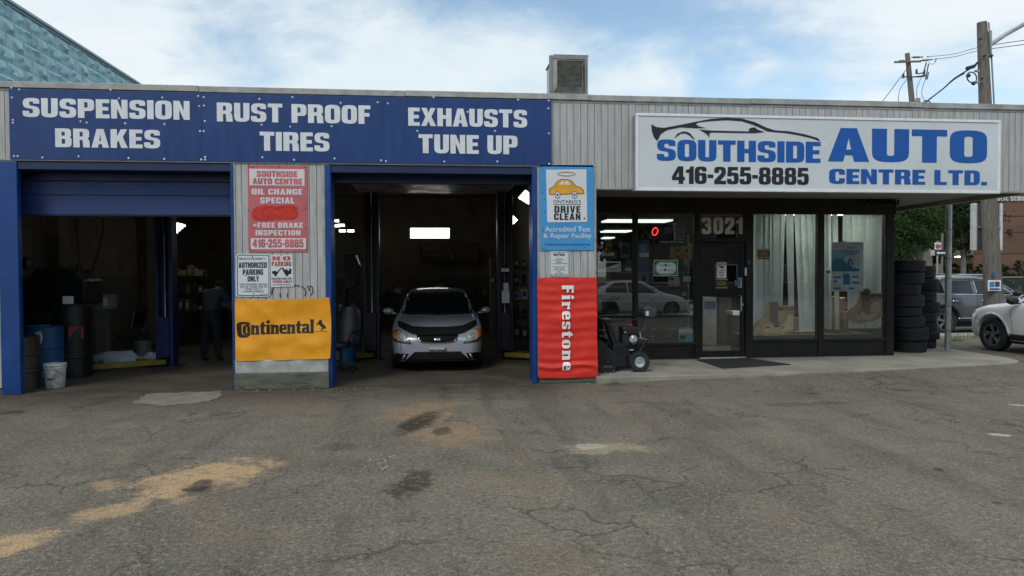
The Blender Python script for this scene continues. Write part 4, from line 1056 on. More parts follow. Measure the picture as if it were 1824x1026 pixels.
def wheel(root, x, y, z, R_, w_, style, side=1):
    rim = R_ * .64
    g = MB().lathe(tyre_prof(R_, w_, rim), 48, (x, y, z), 'y', closed=True).build('wheel', rubber, root, smooth=40, world=False)
    yo = y + side * w_ * .36
    d = MB().lathe([(rim + .004, yo - side * .02 - (0)), (rim + .004, yo + side * .015), (rim - .012, yo + side * .012), (rim - .02, yo - side * .02), (rim * .97, yo - side * .08), (.0, yo - side * .08)], 40, (x, 0, z), 'y')
    r = d.build('rim', rim_black if style != 'steel' else rim_alloy, None, smooth=40); r.parent = g
    sp = MB()
    def blade(a, w0, w1, r0, r1, skew=0, y0=0.0, y1=.0):
        pts = []
        for rr, ww, sk, yy in ((r0, w0, 0, y0), (r1, w1, skew, y1)):
            for s_ in (-1, 1):
                ang = a + sk + s_ * ww / rr / 2
                for dd in (0, -.03): pts.append((x + rr * math.cos(ang), yo + side * (yy + dd), z + rr * math.sin(ang)))
        sp.add(pts, [(0, 2, 6, 4), (1, 5, 7, 3), (0, 4, 5, 1), (2, 3, 7, 6), (4, 6, 7, 5), (0, 1, 3, 2)])
    if style == 'twist':
        for k in range(5):
            a = k * 2 * math.pi / 5 + 1.2
            blade(a, .055, .030, .045, rim - .012, .42, .004, .008); blade(a + .30, .035, .075, .06, rim - .012, .42, -.012, -.004)
    elif style == 'five':
        for k in range(5):
            a = k * 2 * math.pi / 5 + .3; blade(a, .06, .05, .04, rim - .01, .0, .004, .006); blade(a + .22, .02, .03, .09, rim - .01, .12, 0, .004)
    sp.lathe([(rim + .002, yo + side * .018), (rim - .016, yo + side * .018), (rim - .016, yo - side * .01)], 40, (x, 0, z), 'y')
    sp.lathe([(.0, yo + side * .014), (.05, yo + side * .010), (.055, yo - side * .02)], 20, (x, 0, z), 'y')
    s2 = sp.build('spoke_set', rim_alloy, None, smooth=30); s2.parent = g
    return g
glass_dark = mat('car_window_glass', (.010, .012, .013), .04, var=.02, coat=.3, spec=.7, rvar=.01)
black_trim = mat('black_body_trim', (.014, .014, .015), .55, var=.2)
chrome = mat('chrome_trim', (.66, .68, .70), .12, 1.0, var=.03, rvar=.04)
lamp_glass = mat('headlamp_lens', (.30, .31, .30), .25, .0, var=.6, vs=45, coat=.5)
amber = mat('amber_lens', (.42, .12, .02), .25, var=.1, coat=.4)
red_lens = mat('red_lens', (.32, .012, .012), .2, coat=.5)
def paint(name, c, metal=.3): return mat(name, c, .30, metal, var=.05, vs=2, coat=.7, rvar=.05, dirt=.08, dirtcol=tuple(v * .6 for v in c))
# ---- small hatch-like sedan
KST = [(0.00, .27, .52, .50, .40, .56, .58), (0.035, .20, .66, .56, .50, .62, .645), (0.13, .165, .765, .64, .60, .70, .73), (0.30, .16, .815, .72, .66, .775, .80), (0.62, .16, .842, .80, .68, .865, .885), (0.98, .16, .848, .865, .70, .935, .955),
       (1.12, .16, .848, .885, .69, .985, 1.01), (1.45, .16, .848, .905, .66, 1.16, 1.195), (1.80, .16, .848, .915, .60, 1.345, 1.385), (2.05, .16, .848, .92, .57, 1.41, 1.455), (2.55, .16, .848, .925, .565, 1.42, 1.47), (3.05, .16, .845, .935, .56, 1.40, 1.45), (3.45, .17, .84, .945, .56, 1.27, 1.33), (3.85, .19, .82, .95, .60, 1.04, 1.08), (4.10, .24, .78, .92, .62, .99, 1.02), (4.22, .34, .68, .82, .5, .90, .93)]
def hatch(name, label, loc, rz, pm, group=None, detail=True):
    root = thing(name, label, 'car', loc, rz, group)
    me, bvh = body_mesh(KST, [(.80, .30, .345, .22, .85), (3.30, .30, .345, .22, .85)])
    link_mesh('body', me, pm, root, world=False)
    P_ = lambda nm, m, pts, ax, **k: add_patch(root, nm, m, bvh, pts, ax, **k)
    # glass
    ws = [(-.735, .985), (-.66, 1.20), (-.575, 1.355), (-.40, 1.385), (0, 1.395), (.40, 1.385), (.575, 1.355), (.66, 1.20), (.735, .985), (.4, .965), (0, .958), (-.4, .965)]
    P_('windshield', glass_dark, ws, 'x', off=.004)
    for s in (1, -1):
        P_('side_window', glass_dark, [(1.42, .955), (1.62, 1.10), (1.98, 1.345), (2.55, 1.375), (2.56, .965)], 'y', side=s, off=.004)
        P_('side_window', glass_dark, [(2.63, .965), (2.62, 1.375), (3.05, 1.355), (3.42, 1.16), (3.50, .985)], 'y', side=s, off=.004)
        P_('door_seam', black_trim, [(2.585, .30), (2.59, .95), (2.598, .95), (2.593, .30)], 'y', side=s, off=.002, thick=0)
        P_('door_handle', chrome, [(2.38, .80), (2.38, .83), (2.54, .84), (2.54, .81)], 'y', side=s, off=.02)
        P_('tail_light', red_lens, [(3.86, .72), (3.78, .90), (4.10, .95), (4.16, .74)], 'y', side=s, off=.006)
    P_('rear_window', glass_dark, [(-.56, 1.02), (-.50, 1.34), (.50, 1.34), (.56, 1.02)], 'X', off=.004)
    for x in (.80, 3.30):
        for s in (1, -1): wheel(root, x, s * .735, .295, .295, .19, 'five', s)
    # mirrors
    for s in (1, -1):
        m = MB().ball((1.50, s * .955, 1.02), (.075, .105, .068), 16, 10).bx(1.48, 1.53, min(s * .80, s * .9), max(s * .80, s * .9), .965, .99)
        m.build('side_mirror', pm, root, smooth=60, world=False)
    if detail:
        mat('matte_black', (.008, .008, .009), .85, spec=.15)
        for f_ in (lambda q: q, mir):
            P_('headlight', lamp_glass, f_([(-.785, .715), (-.70, .745), (-.60, .728), (-.53, .668), (-.475, .590), (-.455, .535), (-.56, .542), (-.70, .572), (-.775, .60)]), 'x', off=.010, gridn=.04)
            P_('turn_lens', amber, f_([(-.795, .705), (-.70, .735), (-.695, .585), (-.775, .60)]), 'x', off=.016, gridn=.04)
            P_('lamp_reflector', mat('lamp_bowl', (.42, .43, .42), .3, .2, var=.4, vs=60), f_(ell(-.600, .635, .052, .052, 16)), 'x', off=.015, gridn=.03, thick=.004)
            P_('lamp_bezel', black_trim, f_([(-.80, .600), (-.70, .566), (-.56, .536), (-.45, .528), (-.455, .512), (-.58, .52), (-.72, .548), (-.80, .582)]), 'x', off=.012)
            P_('fog_recess', MATS['matte_black'], f_([(-.75, .335), (-.72, .348), (-.50, .342), (-.565, .225), (-.73, .222), (-.765, .27)]), 'x', off=.004, gridn=.04)
            P_('fog_surround', pm, f_([(-.585, .325), (-.555, .325), (-.60, .235), (-.625, .235)]), 'x', off=.018, thick=.02)
        P_('bonnet_deflector', mat('matte_black', (.008, .008, .009), .85, spec=.15), [(-.72, .865), (-.60, .838), (-.45, .79), (-.2, .775), (.2, .775), (.45, .79), (.60, .838), (.72, .865), (.70, .795), (.60, .745), (.46, .685), (.35, .662), (0, .655), (-.35, .662), (-.46, .685), (-.60, .745), (-.70, .795)], 'x', off=.022, thick=.012)
        P_('grille_surround', chrome, [(-.365, .655), (.365, .655), (.345, .575), (.27, .535), (.15, .530), (.12, .520), (-.12, .520), (-.15, .530), (-.27, .535), (-.345, .575)], 'x', off=.016, gridn=.05, thick=.015)
        P_('grille_mesh', MATS['matte_black'], [(-.335, .638), (.335, .638), (.318, .582), (.255, .550), (.15, .545), (.11, .538), (-.11, .538), (-.15, .545), (-.255, .550), (-.318, .582)], 'x', off=.020, gridn=.05, thick=.006)
        P_('lower_intake', MATS['matte_black'], [(-.40, .375), (.40, .375), (.52, .262), (.585, .195), (.575, .165), (-.575, .165), (-.585, .195), (-.52, .262)], 'x', off=.006, gridn=.05)
        for zz_ in (.215, .255, .295, .335): P_('intake_bar', rubber, [(-.50 + (zz_ - .2) * .8, zz_), (.50 - (zz_ - .2) * .8, zz_), (.50 - (zz_ - .2) * .8, zz_ + .008), (-.50 + (zz_ - .2) * .8, zz_ + .008)], 'x', off=.016)
        P_('number_plate', mat('smudged_plate', (.42, .42, .40), .6, var=.3, vs=22, dirt=.5, dirtcol=(.18, .18, .17), dsc=20), [(-.155, .392), (.155, .392), (.155, .448), (-.155, .448)], 'x', off=.020)
        b = P_('badge', black_trim, ell(0, .592, .070, .028, 24), 'x', off=.028, gridn=.05, thick=.004)
        me = contours_mesh('badge_lettering', word_contours('KIA', 1.4)); fit(me, -.050, .050, .578, .606, 0)
        for v in me.vertices:
            h, no, _, _ = bvh.ray_cast(Vector((-3, -v.co.x * -1, v.co.z)), Vector((1, 0, 0))); v.co = (h.x - .034 + v.co.y, -v.co.x, v.co.z)
        link_mesh('badge_lettering', me, chrome, root, world=False)
        # wiper and steering wheel hint
        w_ = MB().tube([(1.10, -.30, .995), (1.22, .1, 1.065), (1.30, .40, 1.105)], .008, 5).tube([(1.10, .25, .995), (1.17, .55, 1.02)], .008, 5)
        w_.build('wiper', black_trim, root, world=False)
    return root
silver = mat('silver_blue_paint', (.44, .475, .52), .30, .45, var=.03, vs=2, coat=.7, rvar=.03)
fx, fy = P(779.5, 655, 1.42)[0], 1.40
kia = hatch('parked_car', 'silver compact car with black bonnet deflector facing out of the right bay', (fx, fy, 0), R(90), silver)
# after rz=90 the nose (+x=0) points to -Y and its body runs into the bay; local +y -> -X
# ---- SUVs
SST = [(0.14, .36, .60, .66, .50, .72, .75), (0.18, .27, .76, .74, .60, .82, .86), (0.26, .24, .86, .84, .66, .92, .95), (0.45, .23, .91, .92, .70, .98, 1.01), (0.80, .23, .925, .97, .72, 1.03, 1.06), (1.15, .23, .93, 1.00, .73, 1.07, 1.10),
       (1.30, .23, .93, 1.01, .72, 1.13, 1.16), (1.60, .23, .93, 1.02, .70, 1.31, 1.35), (1.95, .23, .93, 1.03, .66, 1.50, 1.54), (2.25, .23, .93, 1.035, .635, 1.58, 1.625), (2.9, .23, .93, 1.045, .635, 1.60, 1.655), (3.5, .23, .93, 1.06, .63, 1.585, 1.645), (3.95, .23, .92, 1.08, .62, 1.545, 1.605), (4.22, .26, .90, 1.08, .60, 1.44, 1.50), (4.45, .34, .86, 1.02, .62, 1.14, 1.20), (4.60, .42, .74, .90, .55, .98, 1.02)]
def suv(name, label, loc, rz, pm, style, group=None, chromeline=False):
    root = thing(name, label, 'suv', loc, rz, group)
    me, bvh = body_mesh(SST, [(.92, .38, .425, .26, .93), (3.66, .38, .425, .26, .93)])
    link_mesh('body', me, pm, root, world=False)
    P_ = lambda nm, m, pts, ax, **k: add_patch(root, nm, m, bvh, pts, ax, **k)
    P_('windshield', glass_dark, [(-.78, 1.16), (-.62, 1.49), (0, 1.545), (.62, 1.49), (.78, 1.16), (0, 1.13)], 'x', off=.004)
    P_('rear_window', glass_dark, [(-.66, 1.15), (-.58, 1.47), (.58, 1.47), (.66, 1.15)], 'X', off=.004)
    P_('number_plate', MATS['smudged_plate'], [(-.2, .60), (.2, .60), (.2, .71), (-.2, .71)], 'X', off=.012)
    for s in (1, -1):
        P_('side_window', glass_dark, [(1.60, 1.085), (1.82, 1.24), (2.15, 1.475), (2.66, 1.525), (2.68, 1.09)], 'y', side=s, off=.004)
        P_('side_window', glass_dark, [(2.74, 1.09), (2.72, 1.53), (3.50, 1.51), (3.56, 1.11)], 'y', side=s, off=.004)
        P_('side_window', glass_dark, [(3.62, 1.115), (3.57, 1.505), (3.80, 1.475), (4.06, 1.24), (4.10, 1.15)], 'y', side=s, off=.004)
        P_('sill_cladding', black_trim, [(1.30, .245), (1.33, .42), (3.28, .42), (3.32, .245)], 'y', side=s, off=.012)
        P_('door_seam', black_trim, [(2.70, .40), (2.705, 1.08), (2.713, 1.08), (2.708, .40)], 'y', side=s, off=.002, thick=0)
        P_('door_seam', black_trim, [(1.50, .40), (1.42, .9), (1.55, 1.08), (1.563, 1.08), (1.433, .9), (1.508, .40)], 'y', side=s, off=.002, thick=0)
        P_('door_seam', black_trim, [(3.40, .80), (3.55, 1.08), (3.563, 1.08), (3.412, .80)], 'y', side=s, off=.002, thick=0)
        for hx in (2.42, 3.28): P_('door_handle', chrome if chromeline else pm, [(hx, .90), (hx, .93), (hx + .18, .94), (hx + .18, .91)], 'y', side=s, off=.022, thick=.02)
        P_('headlight', lamp_glass, [(.10, .74), (.14, .84), (.42, .90), (.40, .84), (.24, .76)], 'y', side=s, off=.010, gridn=.05)
        P_('tail_light', red_lens, [(4.16, .98), (4.12, 1.06), (4.42, 1.05), (4.50, .98)], 'y', side=s, off=.008)
        for ax in (.92, 3.66):
            arch = [(ax + .475 * math.cos(t), .38 + .475 * math.sin(t)) for t in [math.pi * i / 16 for i in range(17)]] + [(ax + .43 * math.cos(t), .38 + .43 * math.sin(t)) for t in [math.pi * (1 - i / 16) for i in range(17)]]
            P_('arch_trim', pm if not chromeline else black_trim, arch, 'y', side=s, off=.012, gridn=.05)
        if chromeline:
            P_('chrome_strip', chrome, [(1.55, 1.062), (1.55, 1.082), (4.16, 1.135), (4.16, 1.115)], 'y', side=s, off=.010)
            P_('chrome_strip', chrome, [(1.62, 1.115), (2.15, 1.495), (2.70, 1.555), (3.60, 1.54), (4.05, 1.30), (4.14, 1.15), (4.17, 1.15), (4.08, 1.31), (3.62, 1.558), (2.70, 1.573), (2.14, 1.513), (1.59, 1.115)], 'y', side=s, off=.012)
            P_('chrome_strip', chrome, [(1.40, .43), (1.40, .46), (3.26, .46), (3.26, .43)], 'y', side=s, off=.018)
            link_mesh('roof_rail', MB().tube([(1.9, s * .60, 1.55), (2.1, s * .60, 1.635), (3.7, s * .59, 1.665), (4.0, s * .58, 1.60)], .018, 8).mesh('r'), chrome, root, world=False)
        m = MB().ball((1.62, s * 1.04, 1.13), (.095, .13, .085), 16, 10).bx(1.60, 1.66, min(s * .88, s * .97), max(s * .88, s * .97), 1.06, 1.09)
        m.build('side_mirror', black_trim, root, smooth=60, world=False)
    P_('front_grille', black_trim, [(-.55, .50), (.55, .50), (.60, .70), (-.60, .70)], 'x', off=.010)
    for x in (.92, 3.66):
        for s in (1, -1): wheel(root, x, s * .80, .365, .365, .235, style, s)
    link_mesh('floor_pan', MB().bx(.5, 4.1, -.7, .7, .20, .40).mesh('f'), black_trim, root, world=False)
    return root
white_pt = paint('white_car_paint', (.80, .81, .80), 0)
grey_pt = paint('graphite_car_paint', (.13, .14, .155), .4)
# heading +Y: nose away from the camera; the left flank faces the building
wx, wy = G(1765, 625.5)
suv('parked_suv', 'white SUV with a black door mirror parked nose to the street beside the steel post', (wx + .12 + .80, wy + .92, 0), R(-90), white_pt, 'twist')
gx, gy = G(1690, 597)
suv('parked_suv', 'dark grey SUV with chrome window line on the street behind the white SUV', (gx + 3.66, gy + 1.05, 0), R(180), grey_pt, 'five', chromeline=True)
hatch('parked_car', 'white compact car standing beside the camera, mirrored in the left shop window', (9.9, -12.7, 0), R(176), paint('white_car_paint_two', (.66, .67, .66), 0), detail=False)
# ------------------------------------------------------------------ out in front
# tyres
def tyre_obj(R_, w_, seed):
    rim = R_ * .60
    b = MB().lathe(tyre_prof(R_, w_, rim), 56, (0, 0, w_ / 2), 'z', closed=True)
    # tread blocks round the shoulder
    for k in range(36):
        a = 2 * math.pi * k / 36
        for zz_ in (w_ * .14, w_ * .86):
            c = Vector((math.cos(a) * (R_ - .006), math.sin(a) * (R_ - .006), zz_)); b.box(c, (.020, R_ * .105, .030), a)
    me = b.mesh('tyre'); sharpen(me, 30); me.materials.append(rubber)
    return me
TY = [tyre_obj(1.0, 1.0, 0)]
def tyre_mesh(R_, w_):
    rim = R_ * .60; b = MB().lathe(tyre_prof(R_, w_, rim), 56, (0, 0, w_ / 2), 'z', closed=True)
    for k in range(40):
        a = 2 * math.pi * k / 40
        for zz_ in (w_ * .10, w_ * .90):
            b.box(Vector((math.cos(a) * (R_ * .975), math.sin(a) * (R_ * .975), zz_)), (R_ * .035, R_ * .11, w_ * .09), a)
    me = b.mesh('tyre'); sharpen(me, 30); me.materials.append(rubber); return me
bpy.data.meshes.remove(TY[0])
ordn = ['bottom', 'second', 'third', 'fourth', 'fifth', 'sixth', 'seventh', 'top']
stacks = [('front stack beside the shop window', 2.50, [(925, 283), (857, 276), (785, 266), (720, 250), (668, 252), (603, 243), (538, 256), (472, 262)], 405, .33),
          ('rear stack beside the steel post', 3.22, [(912, 332), (865, 342), (820, 337), (766, 330), (710, 348), (650, 333), (585, 337), (520, 327)], 447, .325)]
for nm, Y, lv, topz, R_ in stacks:
    for i, (zy, rx) in enumerate(lv):
        nxt = lv[i + 1][0] if i < 7 else topz
        z0 = P(1600, 340 + zy / 3.2, Y)[1]; z1 = P(1600, 340 + nxt / 3.2, Y)[1]
        if i == 0: z0b = z0
        h = z1 - z0
        zb = .10 + (z0 - z0b)
        xr = P(1560 + rx / 3.2, 500, Y)[0]
        lab = f'{ordn[i]} black tyre of the {nm}' if i not in (0, 7) else f'{"lowest" if i == 0 else "topmost"} black tyre of the {nm}'
        o = link_mesh('tyre', tyre_mesh(R_ + .012 * ((i * 7) % 3 - 1), h * .985), None)
        o.location = (xr - R_, Y + .05 * math.sin(i * 2.3 + Y), zb); o.rotation_euler = (R(1.1 * math.sin(i * 1.7 + Y)), R(.9 * math.sin(i * 2.9)), i * 1.1)
        tag(o, lab, 'tyre', 'stacked used tyres at the corner of the shop')
# crumpled sheet on top of the front stack
# steel post with clamps
sx, sy = G(1688, 625, .10)
root = thing('steel_post', 'weathered galvanised steel post carrying the canopy corner beside the tyres', 'post', (sx, sy, .10))
MB().cyl((sx, sy, .10), (sx, sy, 3.165), .058, n=20).build('pole', steel, root, smooth=True)
for zz_ in (.55, 1.05, 1.62, 2.02, 2.62): MB().tube([(sx + .062 * math.cos(t), sy + .062 * math.sin(t), zz_ + .02 * math.sin(t)) for t in [2 * math.pi * i / 14 for i in range(14)]], .006, 5, closed=True).build('clamp_band', mat('rusty_band', (.07, .045, .03), .8), root, smooth=True)
MB().bx(sx - .09, sx + .09, sy - .09, sy + .09, .10, .112).build('base_plate', steel, root, bevel=.003)
# door mat
pts = [G(1240, 641, .1), G(1330, 637, .1), G(1409, 650, .1), G(1290, 656.5, .1)]
mx0, mx1, my0, my1 = 4.92, 6.08, .78, 1.80
tag(MB().prism([G(1240, 641.5, .10), G(1331, 638.5, .10), G(1409, 650, .10), G(1288, 657, .10)], .102, .114, 'xy').build('door_mat', mat('black_mat', (.020, .020, .019), .9, var=.3, vs=20, bump=.8, bs=200), bevel=.004), 'black rubber door mat lying on the apron in front of the glass door', 'mat')
# ---- snow blower; coordinates read from an enlargement, 725 units to the metre
BX, BY = P(1060, 662.5, .45)
def sb(a, b_): return (P(1060 + a / 6.836, 600, .45)[0], 0.10 + (905 - b_) / 725 * 1.0)
root = thing('snow_blower', 'black two stage snow blower with small petrol engine parked on the apron', 'snow blower', (P(1110, 600, .45)[0], .45, .10))
bp = mat('black_gloss_paint', (.012, .012, .014), .3, var=.15, coat=.2)
Yc = .62
def sprism(name, pts, y0, y1, m=bp, bevel=.006): return MB().prism([sb(*q) for q in pts], y0, y1).build(name, m, root, bevel=bevel)
side = [(-150, 560), (-60, 522), (20, 515), (60, 530), (125, 585), (190, 645), (228, 705), (243, 770), (240, 830), (205, 895), (165, 925), (60, 930), (-130, 925), (-150, 900)]
for y in (Yc - .30, Yc + .28): sprism('side_plate', side, y, y + .02)
sprism('auger_housing', [(-60, 530), (20, 522), (60, 537), (125, 592), (190, 652), (226, 708), (236, 770), (200, 790), (120, 700), (-60, 600)], Yc - .279, Yc + .279)
b = MB()
for k in range(30):
    a0, a1 = k * .5, (k + 1) * .5; y0, y1 = Yc - .26 + k * .52 / 30, Yc - .26 + (k + 1) * .52 / 30
    cx, cz = sb(20, 760)
    b.add([(cx, y0, cz), (cx + .17 * math.cos(a0), y0, cz + .17 * math.sin(a0)), (cx + .17 * math.cos(a1), y1, cz + .17 * math.sin(a1)), (cx, y1, cz)], [(0, 1, 2, 3)])
b.build('auger', mat('auger_steel', (.06, .05, .05), .5, .5), root, solid=.006)
# skid shoe with bolts
sprism('skid_shoe', [(70, 885), (205, 870), (222, 890), (195, 925), (85, 935), (60, 915)], Yc - .325, Yc - .302)
for q in ((100, 898), (157, 898), (197, 884), (128, 772), (100, 818), (152, 818)):
    x, z = sb(*q); MB().cyl((x, Yc - .335, z), (x, Yc - .30, z), .008, n=8).build('bolt', chrome, root)
MB().bx(sb(65, 0)[0], sb(187, 0)[0], Yc - .304, Yc - .3005, sb(0, 838)[1], sb(0, 833)[1]).build('bolt', steel, root)
sprism('gear_housing', [(215, 600), (300, 560), (420, 640), (430, 850), (300, 850), (215, 860)], Yc - .17, Yc + .17)
ch = MB().prism([sb(*q) for q in [(140, 318), (215, 322), (262, 420), (312, 560), (312, 612), (238, 612), (190, 480)]], Yc - .10, Yc + .10)
ch.build('chute', bp, root, bevel=.02)
MB().prism([sb(*q) for q in [(80, 264), (130, 262), (250, 285), (250, 318), (140, 322), (98, 290)]], Yc - .11, Yc + .11).build('chute_deflector', bp, root, bevel=.012)
MB().prism([sb(*q) for q in [(80, 262), (200, 268), (200, 275), (84, 272)]], Yc - .115, Yc + .115).build('deflector_edge', mat('grey_edge', (.25, .26, .26), .4), root)
MB().tube([(sb(240, 290)[0], Yc - .08, sb(0, 290)[1]), (sb(400, 302)[0], Yc - .08, sb(0, 302)[1]), (sb(480, 290)[0], Yc - .08, sb(0, 290)[1]), (sb(600, 255)[0], Yc - .08, sb(0, 255)[1])], .010, 8).build('chute_crank', bp, root, smooth=True)
MB().bx(sb(240, 0)[0], sb(385, 0)[0], Yc - .09, Yc + .05, sb(0, 308)[1], sb(0, 282)[1]).build('crank_housing', bp, root, bevel=.01)
eng = MB().bx(sb(345, 0)[0], sb(540, 0)[0], Yc - .15, Yc + .15, sb(0, 465)[1], sb(0, 372)[1])
eng.build('engine_shroud', mat('engine_black_plastic', (.016, .016, .017), .5), root, bevel=.02)
MB().bx(sb(340, 0)[0], sb(420, 0)[0], Yc - .14, Yc + .12, sb(0, 600)[1], sb(0, 466)[1]).build('engine_block', blackm, root, bevel=.01)
MB().bx(sb(420, 0)[0], sb(560, 0)[0], Yc - .05, Yc + .15, sb(0, 640)[1], sb(0, 466)[1]).build('engine_block', blackm, root, bevel=.01)
cx, cz = sb(478, 525)
mz = MB().ball((cx, Yc - .10, cz), (.075, .07, .085), 14, 10, .10, 4)
mz.build('muffler', mat('cast_aluminium', (.55, .55, .56), .45, .6, var=.4, vs=30, bump=.8, bs=60), root, smooth=20)
x, z = sb(456, 358); MB().cyl((x, Yc - .02, z - .012), (x, Yc - .02, z + .014), .042, n=18).build('fuel_cap', mat('red_cap', (.42, .02, .015), .4), root, bevel=.004)
x, z = sb(368, 432); MB().cyl((x, Yc - .165, z), (x, Yc - .14, z), .015, n=12).build('bolt', alu, root)
MB().bx(sb(400, 0)[0], sb(470, 0)[0], Yc - .16, Yc - .14, sb(0, 655)[1], sb(0, 640)[1]).build('engine_plate', alu, root)
# handles, levers, console
for y in (Yc - .19, Yc + .19):
    MB().tube([(sb(530, 0)[0], y, sb(0, 690)[1]), (sb(575, 0)[0], y, sb(0, 600)[1]), (sb(650, 0)[0], y, sb(0, 350)[1]), (sb(690, 0)[0], y, sb(0, 170)[1]), (sb(790, 0)[0], y, sb(0, 60)[1])], .014, 8).build('handlebar', bp, root, smooth=True)
b = MB().prism([sb(*q) for q in [(592, 150), (610, 125), (680, 120), (740, 140), (745, 235), (690, 262), (600, 250), (588, 200)]], Yc - .21, Yc + .21)
b.build('control_console', mat('console_plastic', (.035, .036, .038), .45), root, bevel=.02)
b = MB().box((sb(626, 0)[0], Yc - .215, sb(0, 205)[1]), (.05, .02, .08)); b.build('work_lamp', mat('lamp_face', (.55, .56, .54), .2, coat=.4), root, bevel=.008)
b = MB()
for a in ((560, 420, 640, 330), (600, 540, 560, 430), (660, 420, 640, 300), (545, 520, 620, 520), (620, 600, 545, 640)):
    b.tube([(sb(a[0], 0)[0], Yc - .17, sb(0, a[1])[1]), (sb(a[2], 0)[0], Yc - .16, sb(0, a[3])[1])], .008, 6)
b.build('control_rods', bp, root, smooth=True)
for a in ((540, 425, 552, 500), (535, 500, 620, 522)):
    MB().tube([(sb(a[0], 0)[0], Yc - .19, sb(0, a[1])[1]), (sb(a[2], 0)[0], Yc - .19, sb(0, a[3])[1])], .009, 6).build('lever', alu, root, smooth=True)
for y, s in ((Yc - .27, -1), (Yc + .27, 1)):
    x, z = sb(515, 782); R_ = .165
    b = MB().lathe(tyre_prof(R_, .115, R_ * .52), 36, (x, y, .10 + R_), 'y', closed=True)
    for k in range(18):
        a = 2 * math.pi * k / 18
        for sg in (-1, 1): b.box((x + (R_ + .001) * math.cos(a + sg * .06), y + sg * .027, .10 + R_ + (R_ + .001) * math.sin(a + sg * .06)), (.014, .05, .022), 0, 0, -a)
    t = b.build('wheel', rubber, root, smooth=35)
    r = MB().lathe([(.088, y + s * .05), (.080, y + s * .052), (.072, y + s * .03), (.04, y + s * .02), (.03, y + s * .035), (0, y + s * .035)], 28, (x, 0, .10 + R_), 'y').build('rim', alu, None, smooth=35); sub(r, t)
# ---- roof ventilator
vx0, vx1 = P(988, 130, .15)[0], P(1046, 130, .15)[0]; vz0, vz1 = 4.56, P(1015, 100, .15)[1]
root = thing('roof_ventilator', 'grey sheet metal ventilator box with louvred face standing on the roof edge', 'ventilator', ((vx0 + vx1) / 2, .45, vz0))
zv = (960, 80, 3.42)
duct = mat('dull_duct_metal', (.24, .25, .24), .5, .3, var=.15, dirt=.3, dirtcol=(.10, .09, .08))
MB().bx(vx0, vx1, .16, .95, vz0, vz1).build('housing', mat('pale_duct_metal', (.42, .44, .44), .5, .2, var=.1), root, bevel=.006)
x0_, x1_, z0_, z1_ = rect(*zpx(zv, 62, 64, 297, 312), .14)
fr = MB()
a = .055
fr.bx(x0_, x1_, .12, .16, z1_ - a, z1_).bx(x0_, x1_, .12, .16, z0_, z0_ + a).bx(x0_, x0_ + a, .12, .16, z0_ + a, z1_ - a).bx(x1_ - a, x1_, .12, .16, z0_ + a, z1_ - a)
fr.build('front_frame', duct, root, bevel=.004)
q = rect(*zpx(zv, 84, 84, 275, 294), .10); p_ = rect(*zpx(zv, 108, 98, 263, 262), .10)
def frust(o, i, yo, yi):
    vs = [(o[0], yo, o[2]), (o[1], yo, o[2]), (o[1], yo, o[3]), (o[0], yo, o[3]), (i[0], yi, i[2]), (i[1], yi, i[2]), (i[1], yi, i[3]), (i[0], yi, i[3])]
    return vs, [(0, 1, 5, 4), (1, 2, 6, 5), (2, 3, 7, 6), (3, 0, 4, 7)]
b = MB(); b.add(*frust(q, p_, .135, .055)); b.build('hood_flange', mat('flange_metal', (.33, .33, .30), .45, .3, var=.2, dirt=.5, dirtcol=(.08, .07, .06)), root, solid=.006)
mesh_m = mat('filter_mesh', (.20, .205, .18), .7, var=.25, vs=10, bump=.5, bs=150)
MB().bx(p_[0], p_[1], .075, .09, p_[2], p_[3]).build('filter_face', mesh_m, root)
b = MB(); n = 22
L_ = p_[1] - p_[0]; H_ = p_[3] - p_[2]
for i in range(n + 1):
    zz_ = p_[2] + H_ * i / n; b.box(((p_[0] + p_[1]) / 2, .068, zz_), (L_, .010, .006), 0, R(20))
stuff(b.build('louvre_mesh', mesh_m, root))
MB().bx(vx0 - .02, vx1 + .02, .13, .98, vz1, vz1 + .02).build('top_cap', duct, root, bevel=.004)

# ------------------------------------------------------------------ inside the bays
def fixture(x, y, z, L, W, ax, label, tilt=(0, 0, 0), tubes=4, group='fluorescent fixtures in the garage bays', em=tube_m):
    root = thing('ceiling_light', label, 'light', (x, y, z), 0, group); root.rotation_euler = tilt
    MB().bx(-L / 2, L / 2, -W / 2, W / 2, 0, .06).build('frame', white_p, root, world=False, bevel=.004)
    for i in range(tubes):
        yy = -W / 2 + W * (i + .5) / tubes
        MB().cyl((-L / 2 + .02, yy, -.022), (L / 2 - .02, yy, -.022), min(.019, W / tubes * .46), n=8).build('tube', em, root, world=False, smooth=60)
def px3(px, py, Y): x, z = P(px, py, Y); return (x, Y, z)
